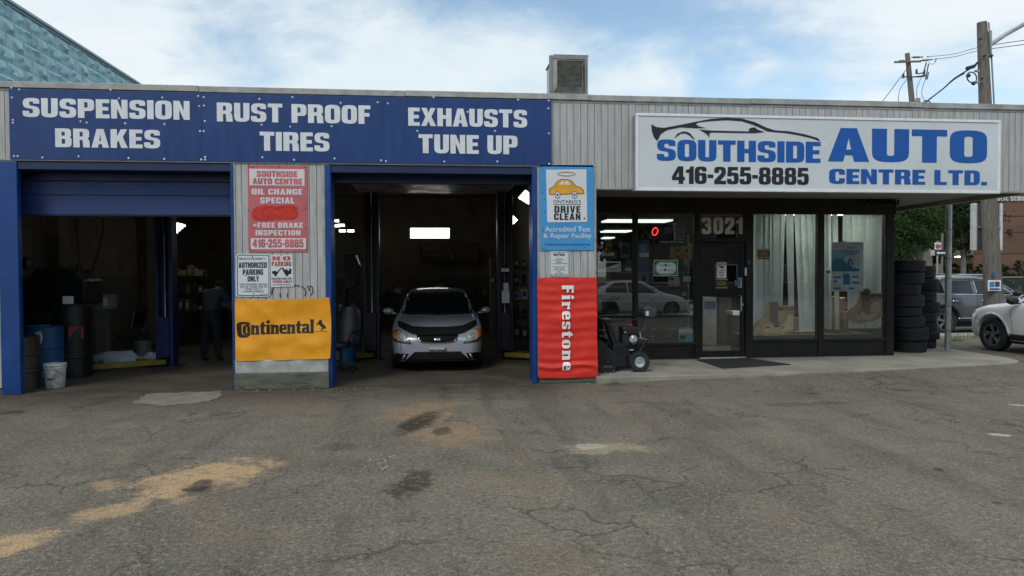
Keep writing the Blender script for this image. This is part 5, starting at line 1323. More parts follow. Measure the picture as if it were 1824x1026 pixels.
# tube light on the rear wall of the right bay, seen face on
def quad_fixture(label, q, Ys, tubes=4, group='fluorescent fixtures in the garage bays'):
    """fixture spanned by four corners: two on the near end, two on the far end, each at its own depth"""
    c = [Vector(px3(*p_, y)) for p_, y in zip(q, Ys)]        # near top, far top, far bottom, near bottom
    m = sum(c, Vector()) / 4
    root = thing('ceiling_light', label, 'light', tuple(m), 0, group)
    n = (c[1] - c[0]).cross(c[3] - c[0]).normalized()
    if n.dot(CAM - m) < 0: n = -n
    o = [v - n * .01 for v in c] + [v - n * .06 for v in c]
    MB().add(o, [(0, 1, 2, 3), (7, 6, 5, 4), (0, 4, 5, 1), (1, 5, 6, 2), (2, 6, 7, 3), (3, 7, 4, 0)]).build('frame', white_p, root)
    for i in range(tubes):
        t = (i + .5) / tubes; a_, b_ = c[0].lerp(c[3], t), c[1].lerp(c[2], t)
        MB().cyl(a_ + n * .012, b_ + n * .012, (c[0] - c[3]).length / tubes * .40, n=8).build('tube', tube_m, root, smooth=60)
quad_fixture('lit four tube fixture hanging above the banner behind the silver car', [(731, 406), (800.5, 406), (800.5, 424.5), (731, 424.5)], [10.2] * 4)
quad_fixture('lit tilted fixture at the top right corner of the right bay opening', [(922.7, 352.4), (935, 338.7), (958, 352), (945, 366)], [3.6] * 4)
quad_fixture('lower of the two tilted fixtures by the right wall of the right bay', [(907, 378), (922, 392), (913.5, 400), (907.5, 395.5)], [6.2] * 4)
quad_fixture('lit fixture beside the blue lift column in the left bay', [(284, 388.5), (330, 400), (312, 415.5), (283, 410)], [4.6, 5.9, 5.9, 4.6])
fixture(0, 8.6, 4.1, 1.2, .4, 'x', 'lit fixture above the raised door at the rear of the right bay', (0, 0, 0), 4)  # added out of sight to lift the dark rear wall
fixture(-4.6, 7.2, 4.1, 1.2, .4, 'x', 'lit fixture at the rear of the left bay above the shelf', (0, 0, 0), 4)  # likewise added out of sight, lights the back of this bay
fixture(-4.6, 2.2, 4.05, 1.2, .3, 'x', 'lit fixture hidden behind the half open blue door', (0, 0, 0), 2)
for i, (px, py) in enumerate(((598, 393), (599, 402), (608, 401), (610, 411), (625, 411))):
    quad_fixture(['small lit lamp nearest the blue jamb, upper one', 'small lit lamp nearest the blue jamb, lower one', 'small lit lamp in the middle of the upper pair', 'small lit lamp in the middle of the lower row', 'small lit lamp farthest from the blue jamb'][i] + ' of the right bay', [(px - 7, py - 2), (px + 4, py - 2), (px + 7, py + 2.5), (px - 4, py + 2.5)], [10.5] * 4, 1, 'far small lamps in the right bay')
lift_blue = mat('lift_blue_paint', (.012, .028, .11), .45, var=.25, dirt=.3, dirtcol=(.01, .01, .015))
lift_dark = mat('lift_dark_paint', (.012, .014, .022), .45, var=.25)
yel = mat('lift_arm_yellow', (.30, .23, .03), .6, var=.25, dirt=.5, dirtcol=(.06, .05, .02), dsc=6)
def lift(x, y, m, label, h=3.9, armdir=1, armlen=.9):
    root = thing('lift_column', label, 'car lift', (x, y, 0), 0, 'two post vehicle lifts')
    MB().bx(-.16, .16, .02, .14, 0, h).bx(-.16, -.10, -.14, .02, 0, h).bx(.10, .16, -.14, .02, 0, h).build('column', m, root, world=False, bevel=.006)
    MB().bx(-.25, .25, -.25, .25, 0, .025).build('base_plate', m, root, world=False, bevel=.004)
    MB().bx(-.095, .095, -.16, .01, .18, .95).build('carriage', m, root, world=False, bevel=.008)
    MB().cyl((0, -.06, .95), (0, -.06, h - .3), .022, n=10).build('piston_rod', chrome, root, world=False, smooth=True)
    MB().bx(-.2, .2, -.16, .16, h, h + .08).build('head_plate', m, root, world=False)
    for k, (a, L) in enumerate(((R(-150 if armdir < 0 else -30), armlen), (R(-205 if armdir < 0 else 25), armlen * .9))):
        c, s = math.cos(a), math.sin(a)
        b = MB().box((c * L / 2, s * L / 2 - .12, .10), (L, .13, .09), a)
        ar = b.build('lift_arm', yel, root, world=False, bevel=.01)
        pd = MB().cyl((c * L, s * L - .12, .05), (c * L, s * L - .12, .19), .07, n=14).build('lift_pad', blackm, None, smooth=True); pd.parent = ar
    return root
lx, ly = G(276, 660); lift(lx, ly + .6, lift_blue, 'bright blue lift column rising in the middle of the left bay', armdir=-1, armlen=1.2)
lx, ly = G(663, 640); lift(lx, ly + .1, lift_dark, 'near black lift column on the driver side of the silver car', armdir=-1, armlen=.95)
lx, ly = G(905, 640); lift(lx - .05, ly + .1, lift_dark, 'near black lift column with papers on the passenger side of the silver car', armdir=1, armlen=.6)
# papers hung on that column
b = MB()
for k, (a, c_) in enumerate((((893, 478, 907, 484), 'p'), ((897, 504, 906, 519), 'p'), ((894, 518, 908, 540), 'p'))):
    x0_, x1_, z0_, z1_ = rect(*a, ly - .10); o = MB().bx(x0_, x1_, ly - .08, ly - .075, z0_, z1_).build('hung_paper', paper)
    tag(o, ['small white card at the top of the dark column right of the silver car', 'white tag on a hook on the dark column right of the silver car', 'folded white sheets taped low on the dark column right of the silver car'][k], 'paper')
# bay banner
x0_, x1_, z0_, z1_ = rect(748, 432, 852, 467, 11.6)
root = thing('wall_banner', 'dark printed banner sagging on the rear wall above the silver car', 'banner', ((x0_ + x1_) / 2, 11.6, z0_))
MB().grid(lambda u, v: (x0_ + (x1_ - x0_) * u, 11.6 + .03 * math.sin(u * 9), z0_ + (z1_ - z0_) * v - .06 * math.sin(math.pi * u) * v), 16, 6).build('cloth', mat('banner_dark', (.07, .065, .05), .6, var=.5, vs=1.5), root, smooth=180, solid=.004)
text(root, 'SCIENCE', mat('banner_gold', (.22, .19, .08), .6), (753, 437, 780, 446), 11.55, small=True, off=.03)
text(root, 'OIL & FILTERS', MATS['banner_gold'], (753, 452, 781, 457), 11.55, small=True, off=.03)
shape(root, 'streak_print', MATS['banner_gold'], [(795, 438), (798, 438), (807, 461), (804, 461)], 11.55)
# drums and bucket
def drum(name, label, x, y, r, h, m, ribs=(.33, .66), z0=.006):
    root = thing(name, label, 'drum', (x, y, z0))
    pr = [(0, .01), (r * .97, .01), (r, .0), (r, .02)]
    for q in ribs: pr += [(r, h * q - .02), (r + .012, h * q), (r, h * q + .02)]
    pr += [(r, h - .02), (r + .008, h - .008), (r, h), (r * .95, h - .004), (r * .94, h - .025), (0, h - .025)]
    MB().lathe(pr, 40).build('shell', m, root, smooth=30, world=False)
    MB().cyl((r * .5, 0, h - .03), (r * .5, 0, h + .0), .03, n=12).build('bung', blackm, root, world=False)
    return root
bx_, by_ = G(55, 697)
drum('steel_drum', 'dull brown steel drum standing tight behind the left blue post', P(68, 690, by_ + .32)[0] - .29, by_ + .32, .29, .80, mat('brown_drum', (.06, .045, .035), .55, var=.3, dirt=.6, dirtcol=(.03, .02, .015)))
bx_, by_ = G(96, 680)
root = drum('plastic_drum', 'blue plastic drum with a glove over the rim in the left bay', P(118, 690, by_ + .32)[0] - .30, by_ + .32, .30, .90, mat('blue_drum', (.008, .085, .22), .45, var=.2, dirt=.4, dirtcol=(.01, .03, .06)), ribs=(.6,))
gx_, gz_ = P(66, 600, by_)
tag(MB().prism([P(62, 592, by_), P(72, 590, by_), P(76, 600, by_), P(74, 612, by_), P(68, 614, by_), P(66, 603, by_)], by_ - .02, by_ + .02).build('work_glove', mat('dirty_glove', (.42, .40, .34), .9), smooth=40, bevel=.012), 'dirty white glove hanging over the rim of the blue drum', 'glove')
bx_, by_ = G(140, 680)
bx_ = P(163, 680, by_ + .62)[0] - .285
root = drum('oil_drum', 'tall black oil drum with a red band and stickers left of the white bags', bx_ + .0, by_ + .62, .285, 1.24, mat('black_drum', (.010, .011, .013), .4, var=.3, dirt=.3, dirtcol=(.03, .03, .03)), ribs=(.28,))
zb = (40, 430, 3.665)
def on_cyl(pts, cx, cy, r, name, m, off=.006):
    """label wrapped on a drum standing at cx, cy"""
    me = contours_mesh(name, [pts], .001)
    for v in me.vertices:
        dx = max(-r * .99, min(r * .99, v.co.x - cx)); v.co = (cx + (r + off) * math.sin(dx / r), cy - (r + off) * math.cos(dx / r) + v.co.y, v.co.z)
    return link_mesh(name, me, m, root)
cxd, cyd = bx_, by_ + .62
def dpts(l): return [P(zb[0] + a / zb[2], zb[1] + b_ / zb[2], by_ + .34) for a, b_ in l]
on_cyl([q for q in dpts([(302, 560), (330, 560), (360, 560), (384, 560), (400, 540), (430, 535), (432, 590), (430, 645), (400, 645), (384, 632), (360, 631), (330, 630), (302, 628)])], cxd, cyd, .285, 'red_band', mat('dim_red_label', (.33, .03, .02), .5))
on_cyl(dpts([(398, 455), (420, 454), (441, 456), (441, 496), (420, 496), (398, 496)]), cxd, cyd, .285, 'paper_label', paper)
MB().bx(*rect(*zpx(zb, 262, 358, 332, 407), by_ + .3)[:2], by_ + .3, by_ + .31, *rect(*zpx(zb, 262, 358, 332, 407), by_ + .3)[2:]).build('paper_label', paper, root)
bx_, by_ = G(90, 693)
root = thing('plastic_bucket', 'scuffed white plastic bucket with wire handle in front of the blue drum', 'bucket', (bx_, by_ + .14, .006))
bk = mat('scuffed_white_plastic', (.60, .60, .56), .5, var=.08, dirt=.9, dirtcol=(.16, .13, .09), dsc=9)
MB().lathe([(0, .0), (.125, .0), (.130, .01), (.148, .30), (.158, .30), (.158, .318), (.150, .322), (.152, .345), (.160, .345), (.160, .36), (.152, .375), (.142, .375), (.138, .30), (.120, .03), (0, .03)], 36).build('shell', bk, root, smooth=30, world=False)
MB().tube([(-.157, -.01, .28), (-.13, -.10, .20), (-.04, -.158, .15), (.05, -.158, .15), (.13, -.10, .20), (.157, -.01, .28)], .004, 6).build('handle', steel, root, smooth=True, world=False)
MB().cyl((-.03, -.160, .15), (.05, -.160, .15), .010, n=8).build('grip', blackm, root, smooth=True, world=False)
# tyre changer / machinery behind drums: stepped dark silhouette
def heap_(name, label, cat, pts, y0, y1, m, extra=(), group=None):
    q = [P(a, b_, (y0)) for a, b_ in pts]
    cx = sum(a for a, _ in q) / len(q)
    root = thing(name, label, cat, (cx, (y0 + y1) / 2, .006), 0, group)
    MB().prism(q, y0, y1).build('housing', m, root, bevel=.02)
    return root
root = heap_('tyre_changer', 'big black tyre changing machine standing behind the drums in the left bay', 'machine', [(45, 655), (43, 505), (62, 478), (100, 476), (128, 482), (150, 500), (150, 540), (120, 548), (118, 655)], 2.3, 3.0, blackm)
MB().cyl((*[P(70, 540, 2.1)[0]], 2.3, 1.05), (P(70, 540, 2.1)[0], 2.31, 1.06), .3, n=24).build('turntable', blackm, root)
MB().lathe(tyre_prof(.30, .2, .18), 36, (P(82, 545, 2.2)[0], 2.2, 1.02), 'z', closed=True).build('mounted_tyre', rubber, root, smooth=30)
x_, z_ = P(141, 500, 2.6); MB().cyl((x_, 2.6, .9), (x_, 2.6, z_ + .3), .05, n=12).build('tower', blackm, root)
MB().ball((P(152, 505, 2.5)[0], 2.5, P(152, 505, 2.5)[1]), (.09, .09, .12), 14, 8).build('pressure_flask', mat('shiny_black', (.01, .01, .012), .12, coat=.6), root, smooth=60)
for i, px in enumerate((60, 75)):
    x_, z_ = P(px, 480, 2.8); MB().tube([(x_, 2.8, z_), (x_ + .02, 2.8, z_ + .5), (x_, 2.85, 3.9)], .006, 5).build('air_line', blackm, root)
# electric box on the wall, hose
x0_, x1_, z0_, z1_ = rect(162, 525, 187, 551, 3.2)
root = thing('control_cabinet', 'grey control box on a stand between oil drum and folded chair', 'cabinet', ((x0_ + x1_) / 2, 3.2, .006))
MB().bx(x0_, x1_ + .12, 3.2, 3.45, z0_, z1_).build('box', mat('dim_grey_box', (.20, .21, .20), .6), root, bevel=.01)
MB().bx(x0_ + .05, x1_, 3.25, 3.4, 0, z0_).build('stand', mat('dim_grey_stand', (.13, .13, .12), .6), root)
MB().bx(x1_ - .03, x1_ + .04, 3.19, 3.199, z1_ - .22, z1_ - .06).build('label_plate', paper, root)
def px3(px, py, Y): x, z = P(px, py, Y); return (x, Y, z)
tag(MB().tube([px3(184, 388, 3.0), px3(184, 410, 3.0), px3(178, 440, 3.0), px3(168, 470, 3.0), px3(160, 495, 3.0)], .016, 6).build('air_hose', blackm, smooth=True), 'black air hose hanging slanted down the left wall of the left bay', 'hose')
tag(MB().tube([px3(136, 388, 3.1), px3(137, 420, 3.1), px3(140, 450, 3.1), px3(141, 475, 3.1)], .012, 6).build('power_cable', blackm, smooth=True), 'thin black cable hanging straight above the tyre changer', 'cable')
tag(MB().ball(px3(46, 470, 1.2), (.09, .05, .12), 14, 8).build('wall_lamp', blackm, smooth=60), 'round black lamp head beside the left blue post', 'lamp')
# bags
bx_, by_ = G(200, 655)
def bag(name, label, c, s, seed, m):
    rs = random.Random(seed)
    b = MB().ball(c, s, 22, 12)
    for i, v in enumerate(b.v):
        n = noise.noise(Vector(v) * 7 + Vector((seed, 0, 0))) * .06 + noise.noise(Vector(v) * 20) * .02
        b.v[i] = (v[0] + n, v[1] + n * .5, max(.01, v[2] + n * .9))
    return tag(b.build(name, m, smooth=50), label, 'bag')
bagm = mat('white_poly_bag', (.55, .60, .66), .4, var=.15, vs=6, dirt=.35, dirtcol=(.05, .17, .36), dsc=5)
bag('plastic_sack', 'large white and blue printed sack slumped on the left bay floor', (bx_ - .05, by_ + .3, .12), (.48, .26, .16), 1, bagm)
bag('plastic_sack', 'smaller crumpled white sack beside the yellow lift arm', (bx_ + .62, by_ + .35, .10), (.22, .2, .15), 5, bagm)
bx_, by_ = G(255, 640)
root = thing('metal_pail', 'dented grey metal pail behind the white sacks by the lift', 'pail', (bx_, by_, .006))
MB().lathe([(0, 0), (.13, 0), (.17, .36), (.178, .365), (.165, .36), (.12, .02), (0, .02)], 24).build('shell', mat('grey_pail', (.26, .27, .26), .5, .3, var=.3), root, smooth=40, world=False)
MB().tube([(-.17, 0, .34), (-.1, -.05, .24), (.1, -.05, .24), (.17, 0, .34)], .004, 5).build('handle', steel, root, world=False)
# folding chair
cx, cy = G(228, 640)
root = thing('folding_chair', 'black folding chair with a pale edge against the left wall', 'chair', (cx, cy + .2, .006), R(-35))
for s in (-.2, .2):
    MB().tube([(s, -.22, 0), (s, .12, .48), (s, .22, .95)], .012, 6).build('leg', blackm, root, world=False, smooth=True)
    MB().tube([(s, .25, 0), (s, -.2, .48)], .012, 6).build('leg', blackm, root, world=False, smooth=True)
MB().bx(-.21, .21, -.2, .2, .46, .49).build('seat', blackm, root, world=False, bevel=.01)
MB().box((0, .19, .80), (.42, .025, .34), 0, R(-12)).build('backrest', blackm, root, world=False, bevel=.01)
MB().box((-.215, .185, .80), (.012, .03, .34), 0, R(-12)).build('backrest_edge', paper, root, world=False)
# shelves with boxes behind the person
def shelving(label, x0, x1, y, levels, h, items, depth=.4, seed=1, group=None):
    root = thing('shelving_rack', label, 'shelf', ((x0 + x1) / 2, y, .006), 0, group)
    for x in (x0, x1):
        for yy in (y, y + depth): MB().bx(x - .015, x + .015, yy - .015, yy + .015, 0, h).build('upright', blackm, root)
    for z in levels: MB().bx(x0, x1, y, y + depth, z - .02, z).build('shelf', blackm, root)
    return root
rs = random.Random(11)
itm = [mat('box_tan', (.34, .26, .13), .8), mat('box_white', (.42, .42, .38), .7), mat('box_black', (.03, .03, .03), .6), mat('jug_blue', (.04, .08, .20), .5), mat('box_yellow', (.45, .33, .05), .7), mat('box_grey', (.16, .16, .15), .7), mat('jug_red', (.28, .04, .03), .5)]
cols_ = ['tan', 'off-white', 'black', 'blue', 'yellow', 'grey', 'red']
def goods(x0, x1, y, z, n, place, hmin=.10, hmax=.26, pal=(0, 1, 2, 3, 4, 5, 6), grp='goods stored on the garage shelves', fill=.9):
    """a row of boxes and bottles standing on one shelf; each its own object"""
    x = x0; k = 0; q = (x1 - x0) / n
    for i in range(n):
        w_ = q * rs.uniform(.55, fill); h = rs.uniform(hmin, hmax); c = pal[rs.randrange(len(pal))]
        xx = x0 + q * (i + .5)
        where = ['first', 'second', 'third', 'fourth', 'fifth', 'sixth', 'seventh', 'eighth', 'ninth', 'tenth'][i]
        if rs.random() < .6:
            r_ = thing('stored_box', f'{cols_[c]} box, {where} from the left {place}', 'box', (xx, y + .15, z), 0, grp)
            MB().bx(-w_ / 2, w_ / 2, -.12, .12, 0, h).build('carton', itm[c], r_, world=False, bevel=.006)
            MB().bx(-w_ * .3, w_ * .3, -.123, -.1205, h * .3, h * .75).build('label_patch', itm[1] if c != 1 else itm[3], r_, world=False)
        else:
            r = min(w_ / 2, .07)
            r_ = thing('oil_jug', f'{cols_[c]} bottle, {where} from the left {place}', 'bottle', (xx, y + .12, z), 0, grp)
            MB().lathe([(0, 0), (r, 0), (r, h * .72), (r * .8, h * .82), (r * .35, h * .9), (r * .35, h), (0, h)], 14).build('bottle_body', itm[c], r_, world=False, smooth=40)
            MB().cyl((0, 0, h), (0, 0, h + .02), r * .4, n=10).build('cap', itm[2] if c != 2 else itm[4], r_, world=False)
Ysh = 7.0
xa, za = P(302, 478, Ysh); xb, zb_ = P(352, 478, Ysh)
shelving('black steel shelf crowded with cartons at the back of the left bay', xa, xb + .15, Ysh, (.35, .85, 1.30, 1.72), 1.9, 0)
goods(xa, xb + .12, Ysh, 1.72, 6, 'on the top shelf of the left bay', .14, .28, (0, 1, 4, 0))
goods(xa, xb + .12, Ysh, 1.30, 5, 'on the second shelf of the left bay', .12, .3, (2, 5, 1))
goods(xa, xb + .12, Ysh, .85, 5, 'on the third shelf of the left bay', .12, .3, (2, 5, 3))
# work bench beyond the person
xb0, zb0 = P(385, 545, 8.6)
root = thing('work_bench', 'low work bench with a pale vise behind the middle pier', 'bench', (xb0 + .7, 8.6, .006))
MB().bx(xb0, xb0 + 1.6, 8.5, 9.1, .82, .88).build('bench_top', mat('bench_wood', (.12, .09, .06), .7), root, bevel=.01)
for x in (xb0 + .1, xb0 + 1.5): MB().bx(x - .04, x + .04, 8.55, 9.05, 0, .82).build('leg', blackm, root)
MB().bx(xb0 + .1, xb0 + .6, 8.7, 8.9, .88, 1.05).build('vise', mat('pale_vise', (.4, .4, .36), .5), root, bevel=.02)
# ---- bay two, left: bench clutter, office chair, blue bin
root = thing('parts_bench', 'dark bench piled with metal parts left of the silver car', 'bench', (-2.4, 4.2, .006))
x0b, x1b = P(600, 560, 4.0)[0] - .9, P(640, 560, 4.0)[0]
MB().bx(x0b, x1b, 4.0, 4.7, .88, .93).build('bench_top', blackm, root, bevel=.01)
for x in (x0b + .06, x1b - .06): MB().bx(x - .03, x + .03, 4.05, 4.65, 0, .88).build('leg', blackm, root)
for k in range(7):
    a, c_ = rs.uniform(x1b - .7, x1b - .08), rs.uniform(4.05, 4.5)
    r_ = thing('engine_part', f'{["pitted", "square", "round", "long", "flat", "small", "bent"][k]} grey metal part among the pile on the dark bench', 'engine part', (a, c_, .936), rs.uniform(0, 3), 'metal parts piled on the bench')
    MB().bx(-.09, .09, -.07, .07, 0, .06 + .03 * (k % 4)).build('casting', mat('dull_casting', (.22, .21, .18), .5, .5, var=.4, vs=20), r_, world=False, bevel=.02)
    MB().cyl((0, 0, .05 + .03 * (k % 4)), (0, 0, .11 + .03 * (k % 4)), .035, n=10).build('flange', MATS['dull_casting'], r_, world=False)
tag(MB().prism([P(598, 620, 3.6), P(598, 450, 3.6), P(620, 450, 3.6), P(628, 470, 3.6), P(626, 510, 3.6), P(604, 520, 3.6)], 4.8, 5.2).build('hung_cover', blackm, bevel=.03), 'black cover hanging on the wall above the parts bench', 'cover')
cx, cy = G(604, 668)
root = thing('office_chair', 'worn black office chair with armrests beside the left jamb of the right bay', 'chair', (cx - .02, cy + .35, .006), R(155))
blk_l = mat('black_leatherette', (.020, .021, .023), .35, var=.3, vs=6)
for k in range(5):
    a = k * 2 * math.pi / 5 + .3; MB().tube([(0, 0, .09), (.28 * math.cos(a), .28 * math.sin(a), .07)], [.03, .018], 8).build('base_leg', blackm, root, world=False, smooth=True)
    MB().lathe([(0, -.02), (.03, -.02), (.03, .02), (0, .02)], 12, (.29 * math.cos(a), .29 * math.sin(a), .03), 'y').build('caster', blackm, root, world=False)
MB().cyl((0, 0, .07), (0, 0, .44), .03, n=12).build('gas_column', blackm, root, world=False, smooth=True)
MB().bx(-.25, .25, -.25, .25, .44, .53).build('seat', blk_l, root, world=False, bevel=.04)
MB().grid(lambda u, v: (((u - .5) * .48) * (1 - .25 * v ** 6), -.24 - .10 * v + .06 * (1 - (2 * u - 1) ** 2) * .6 + .0, .52 + .62 * v - .05 * (2 * u - 1) ** 4 * v), 12, 12).build('backrest', blk_l, root, world=False, smooth=180, solid=.07)
for s in (-1, 1): MB().tube([(s * .27, -.20, .72), (s * .30, -.05, .73), (s * .30, .14, .71), (s * .28, .18, .60), (s * .25, .12, .50)], .022, 8).build('armrest', blackm, root, world=False, smooth=True)
cx, cy = G(605, 660)
root = thing('waste_bin', 'blue plastic bin under the black office chair', 'bin', (cx + .0, cy + 1.2, .006))
MB().lathe([(0, 0), (.15, 0), (.19, .42), (.20, .43), (.18, .42), (.14, .02), (0, .02)], 24).build('shell', mat('blue_bin', (.01, .11, .22), .5), root, smooth=40, world=False)
MB().lathe([(.19, .41), (.205, .415), (.205, .44), (.19, .44)], 24).build('rim', MATS['blue_bin'], root, smooth=40, world=False)
# ---- bay two, right: rack with jugs, cabinet with papers
x0r, x1r = P(912, 600, 3.8)[0], P(945, 600, 3.8)[0] + .15
shelving('dark rack packed with jugs and bags along the right wall of the right bay', x0r, x1r, 3.8, (.35, .8, 1.18, 1.5, 1.85), 2.2, 0)
for z, n, pal, w_ in ((1.18, 3, (1, 5), 'on the middle rack level'), (1.5, 3, (2, 3, 5), 'on the fourth rack level'), (.8, 3, (2, 5), 'on the low rack level'), (1.85, 3, (2, 2, 5), 'on the top rack level'), (.35, 3, (2, 5), 'on the lowest rack level')):
    goods(x0r + .02, x1r - .02, 3.8, z, n, w_ + ' in the right bay', .16, .28, pal)
x0_, x1_, z0_, z1_ = rect(874, 461, 891, 560, 8.0)
root = thing('metal_cabinet', 'tall grey cabinet with pinned papers at the rear right of the right bay', 'cabinet', ((x0_ + x1_) / 2, 8.0, .006))
MB().bx(x0_, x1_, 8.0, 8.5, 0, z1_).build('carcass', mat('cabinet_grey', (.17, .165, .14), .6, var=.2), root, bevel=.01)
MB().bx((x0_ + x1_) / 2 - .004, (x0_ + x1_) / 2 + .004, 7.995, 8.0, .1, z1_ - .1).build('door_gap', blackm, root)
for a in ((883, 487, 889, 493), (875, 496, 880, 502), (886, 500, 889, 508)):
    q = rect(*a, 7.98); MB().bx(q[0], q[1], 7.985, 7.994, q[2], q[3]).build('pinned_paper', paper, root)
# engine and bench clutter behind the car
root = thing('rear_bench', 'long dark bench below the banner at the rear wall', 'bench', (.3, 11.2, .006))
MB().bx(-2.2, 2.2, 11.0, 11.7, .95, 1.02).build('bench_top', blackm, root, bevel=.01)
for x in (-2.1, 0, 2.1): MB().bx(x - .05, x + .05, 11.05, 11.6, 0, .95).build('leg', blackm, root)
for k in range(12):
    xx = -1.9 + k * .34; s = rs.uniform(.10, .22)
    r_ = thing('engine_part', f'{["grey", "black", "rusty", "oily"][k % 4]} {["round", "square", "ribbed"][k % 3]} casting, number {["one", "two", "three", "four", "five", "six", "seven", "eight", "nine", "ten", "eleven", "twelve"][k]} from the left on the rear bench', 'engine part', (xx, 11.25, 1.026), rs.uniform(0, 3), 'castings on the rear bench')
    MB().ball((0, 0, s), (s * 1.1, s, s), 10, 7, .18, k).build('casting', [MATS['dull_casting'], blackm][k % 2], r_, world=False, smooth=30)
    MB().cyl((0, 0, s), (s, .05, s * 2), .03, n=8).build('shaft', blackm, r_, world=False)
tag(MB().bx(.35, 1.15, 10.9, 11.0, 1.03, 1.5).build('crt_monitor', blackm, bevel=.03), 'black boxy monitor on the rear bench right of the castings', 'monitor')
# a mechanic bent over in the left bay, back to the street
def skinned(name, pts, edges, rad, m, parent, root_i=0, sub=2):
    me = bpy.data.meshes.new(name); me.from_pydata(pts, edges, []); 
    o = bpy.data.objects.new(name, me); col.objects.link(o)
    sk = o.modifiers.new('k', 'SKIN'); ss = o.modifiers.new('s', 'SUBSURF'); ss.levels = sub; ss.render_levels = sub
    for i, r in enumerate(rad):
        v = me.skin_vertices[0].data[i]; v.radius = (r, r) if isinstance(r, float) else r; v.use_root = (i == root_i)
    o2 = baked(o); 
    for p_ in o2.polygons: p_.use_smooth = True
    return link_mesh(name, o2, m, parent, world=False)
px_, py_ = G(362, 646)
root = thing('person', 'mechanic in a dusty blue work shirt and dark trousers bending away beside the shelf', 'person', (px_ + .05, py_ + .3, .006), R(-12))
skin = mat('skin', (.36, .20, .14), .6, var=.1); shirt = mat('blue_work_shirt', (.055, .075, .10), .85, var=.3, vs=5, bump=.4, bs=14); trous = mat('dark_trousers', (.018, .018, .022), .9, var=.2)
# body (skin) : pelvis, spine, neck, head, arms, legs. faces +y (away)
J = dict(pel=(0, 0, .93), sp=(0, .06, 1.10), ch=(0, .16, 1.30), nk=(0, .29, 1.42), hd0=(0, .37, 1.45), hd1=(0, .46, 1.50), shl=(-.17, .20, 1.37), shr=(.17, .20, 1.37), ell=(-.25, .26, 1.12), elr=(.26, .28, 1.13), hal=(-.17, .46, 1.00), har=(.15, .48, 1.02),
         hpl=(-.10, 0, .88), hpr=(.10, 0, .88), knl=(-.13, .03, .48), knr=(.14, .05, .48), anl=(-.14, -.02, .09), anr=(.16, 0, .09), tol=(-.16, .13, .04), tor=(.18, .15, .04))
K = list(J); idx = {k: i for i, k in enumerate(K)}
E_ = [('pel', 'sp'), ('sp', 'ch'), ('ch', 'nk'), ('nk', 'hd0'), ('hd0', 'hd1'), ('ch', 'shl'), ('ch', 'shr'), ('shl', 'ell'), ('ell', 'hal'), ('shr', 'elr'), ('elr', 'har'), ('pel', 'hpl'), ('pel', 'hpr'), ('hpl', 'knl'), ('knl', 'anl'), ('anl', 'tol'), ('hpr', 'knr'), ('knr', 'anr'), ('anr', 'tor')]
RD = dict(pel=.13, sp=.125, ch=.13, nk=.055, hd0=.075, hd1=.095, shl=.065, shr=.065, ell=.043, elr=.043, hal=.034, har=.034, hpl=.09, hpr=.09, knl=.06, knr=.06, anl=.042, anr=.042, tol=.035, tor=.035)
skinned('body', [J[k] for k in K], [(idx[a], idx[b_]) for a, b_ in E_], [RD[k] for k in K], skin, root)
def garment(name, keys, edges, grow, m, extra=None):
    jj = {k: J[k] for k in keys}
    if extra: jj.update(extra[0])
    kk = sorted(jj, key=lambda k: keys.index(k)); ii = {k: i for i, k in enumerate(kk)}
    rr = [(extra[1][k] if extra and k in extra[1] else RD[k] + grow) for k in kk]
    return skinned(name, [jj[k] for k in kk], [(ii[a], ii[b_]) for a, b_ in edges], rr, m, root)
garment('shirt', ['pel', 'sp', 'ch', 'shl', 'shr', 'ell', 'elr'], [('pel', 'sp'), ('sp', 'ch'), ('ch', 'shl'), ('ch', 'shr'), ('shl', 'ell'), ('shr', 'elr')], .028, shirt)
garment('trousers', ['sp', 'pel', 'hpl', 'hpr', 'knl', 'knr', 'anl', 'anr'], [('sp', 'pel'), ('pel', 'hpl'), ('pel', 'hpr'), ('hpl', 'knl'), ('knl', 'anl'), ('hpr', 'knr'), ('knr', 'anr')], .022, trous, (dict(anl=(-.14, -.02, .06), anr=(.16, 0, .06)), dict(sp=.14)))
garment('boots', ['anl', 'tol', 'anr', 'tor'], [('anl', 'tol'), ('anr', 'tor')], .02, blackm) if False else None
for s, a, t in ((-1, 'anl', 'tol'), (1, 'anr', 'tor')):
    MB().ball(((J[a][0] + J[t][0]) / 2, (J[a][1] + J[t][1]) / 2 + .01, .055), (.055, .14, .055), 14, 8).build('boot', blackm, root, world=False, smooth=60)
MB().ball((0, .43, 1.53), (.105, .12, .10), 16, 10).build('hair', mat('grey_brown_hair', (.05, .04, .03), .9, bump=.6, bs=80), root, world=False, smooth=60)
for s in (-1, 1): MB().ball((s * .098, .45, 1.49), (.016, .025, .034), 10, 6).build('ear', skin, root, world=False, smooth=60)
for s, h in ((-1, 'hal'), (1, 'har')):
    hx, hy, hz = J[h]; b = MB().ball((hx, hy + .05, hz - .01), (.035, .05, .02), 12, 8)
    for f in range(4): b.tube([(hx - .027 + f * .018, hy + .08, hz - .012), (hx - .03 + f * .020, hy + .12 + .008 * (f in (1, 2)), hz - .025), (hx - .03 + f * .020, hy + .14 + .008 * (f in (1, 2)), hz - .05)], [.010, .009, .007], 6)
    b.tube([(hx - s * .03, hy + .04, hz - .01), (hx - s * .055, hy + .07, hz - .03), (hx - s * .05, hy + .095, hz - .05)], [.012, .010, .008], 6)
    b.build('hand', skin, root, world=False, smooth=60)

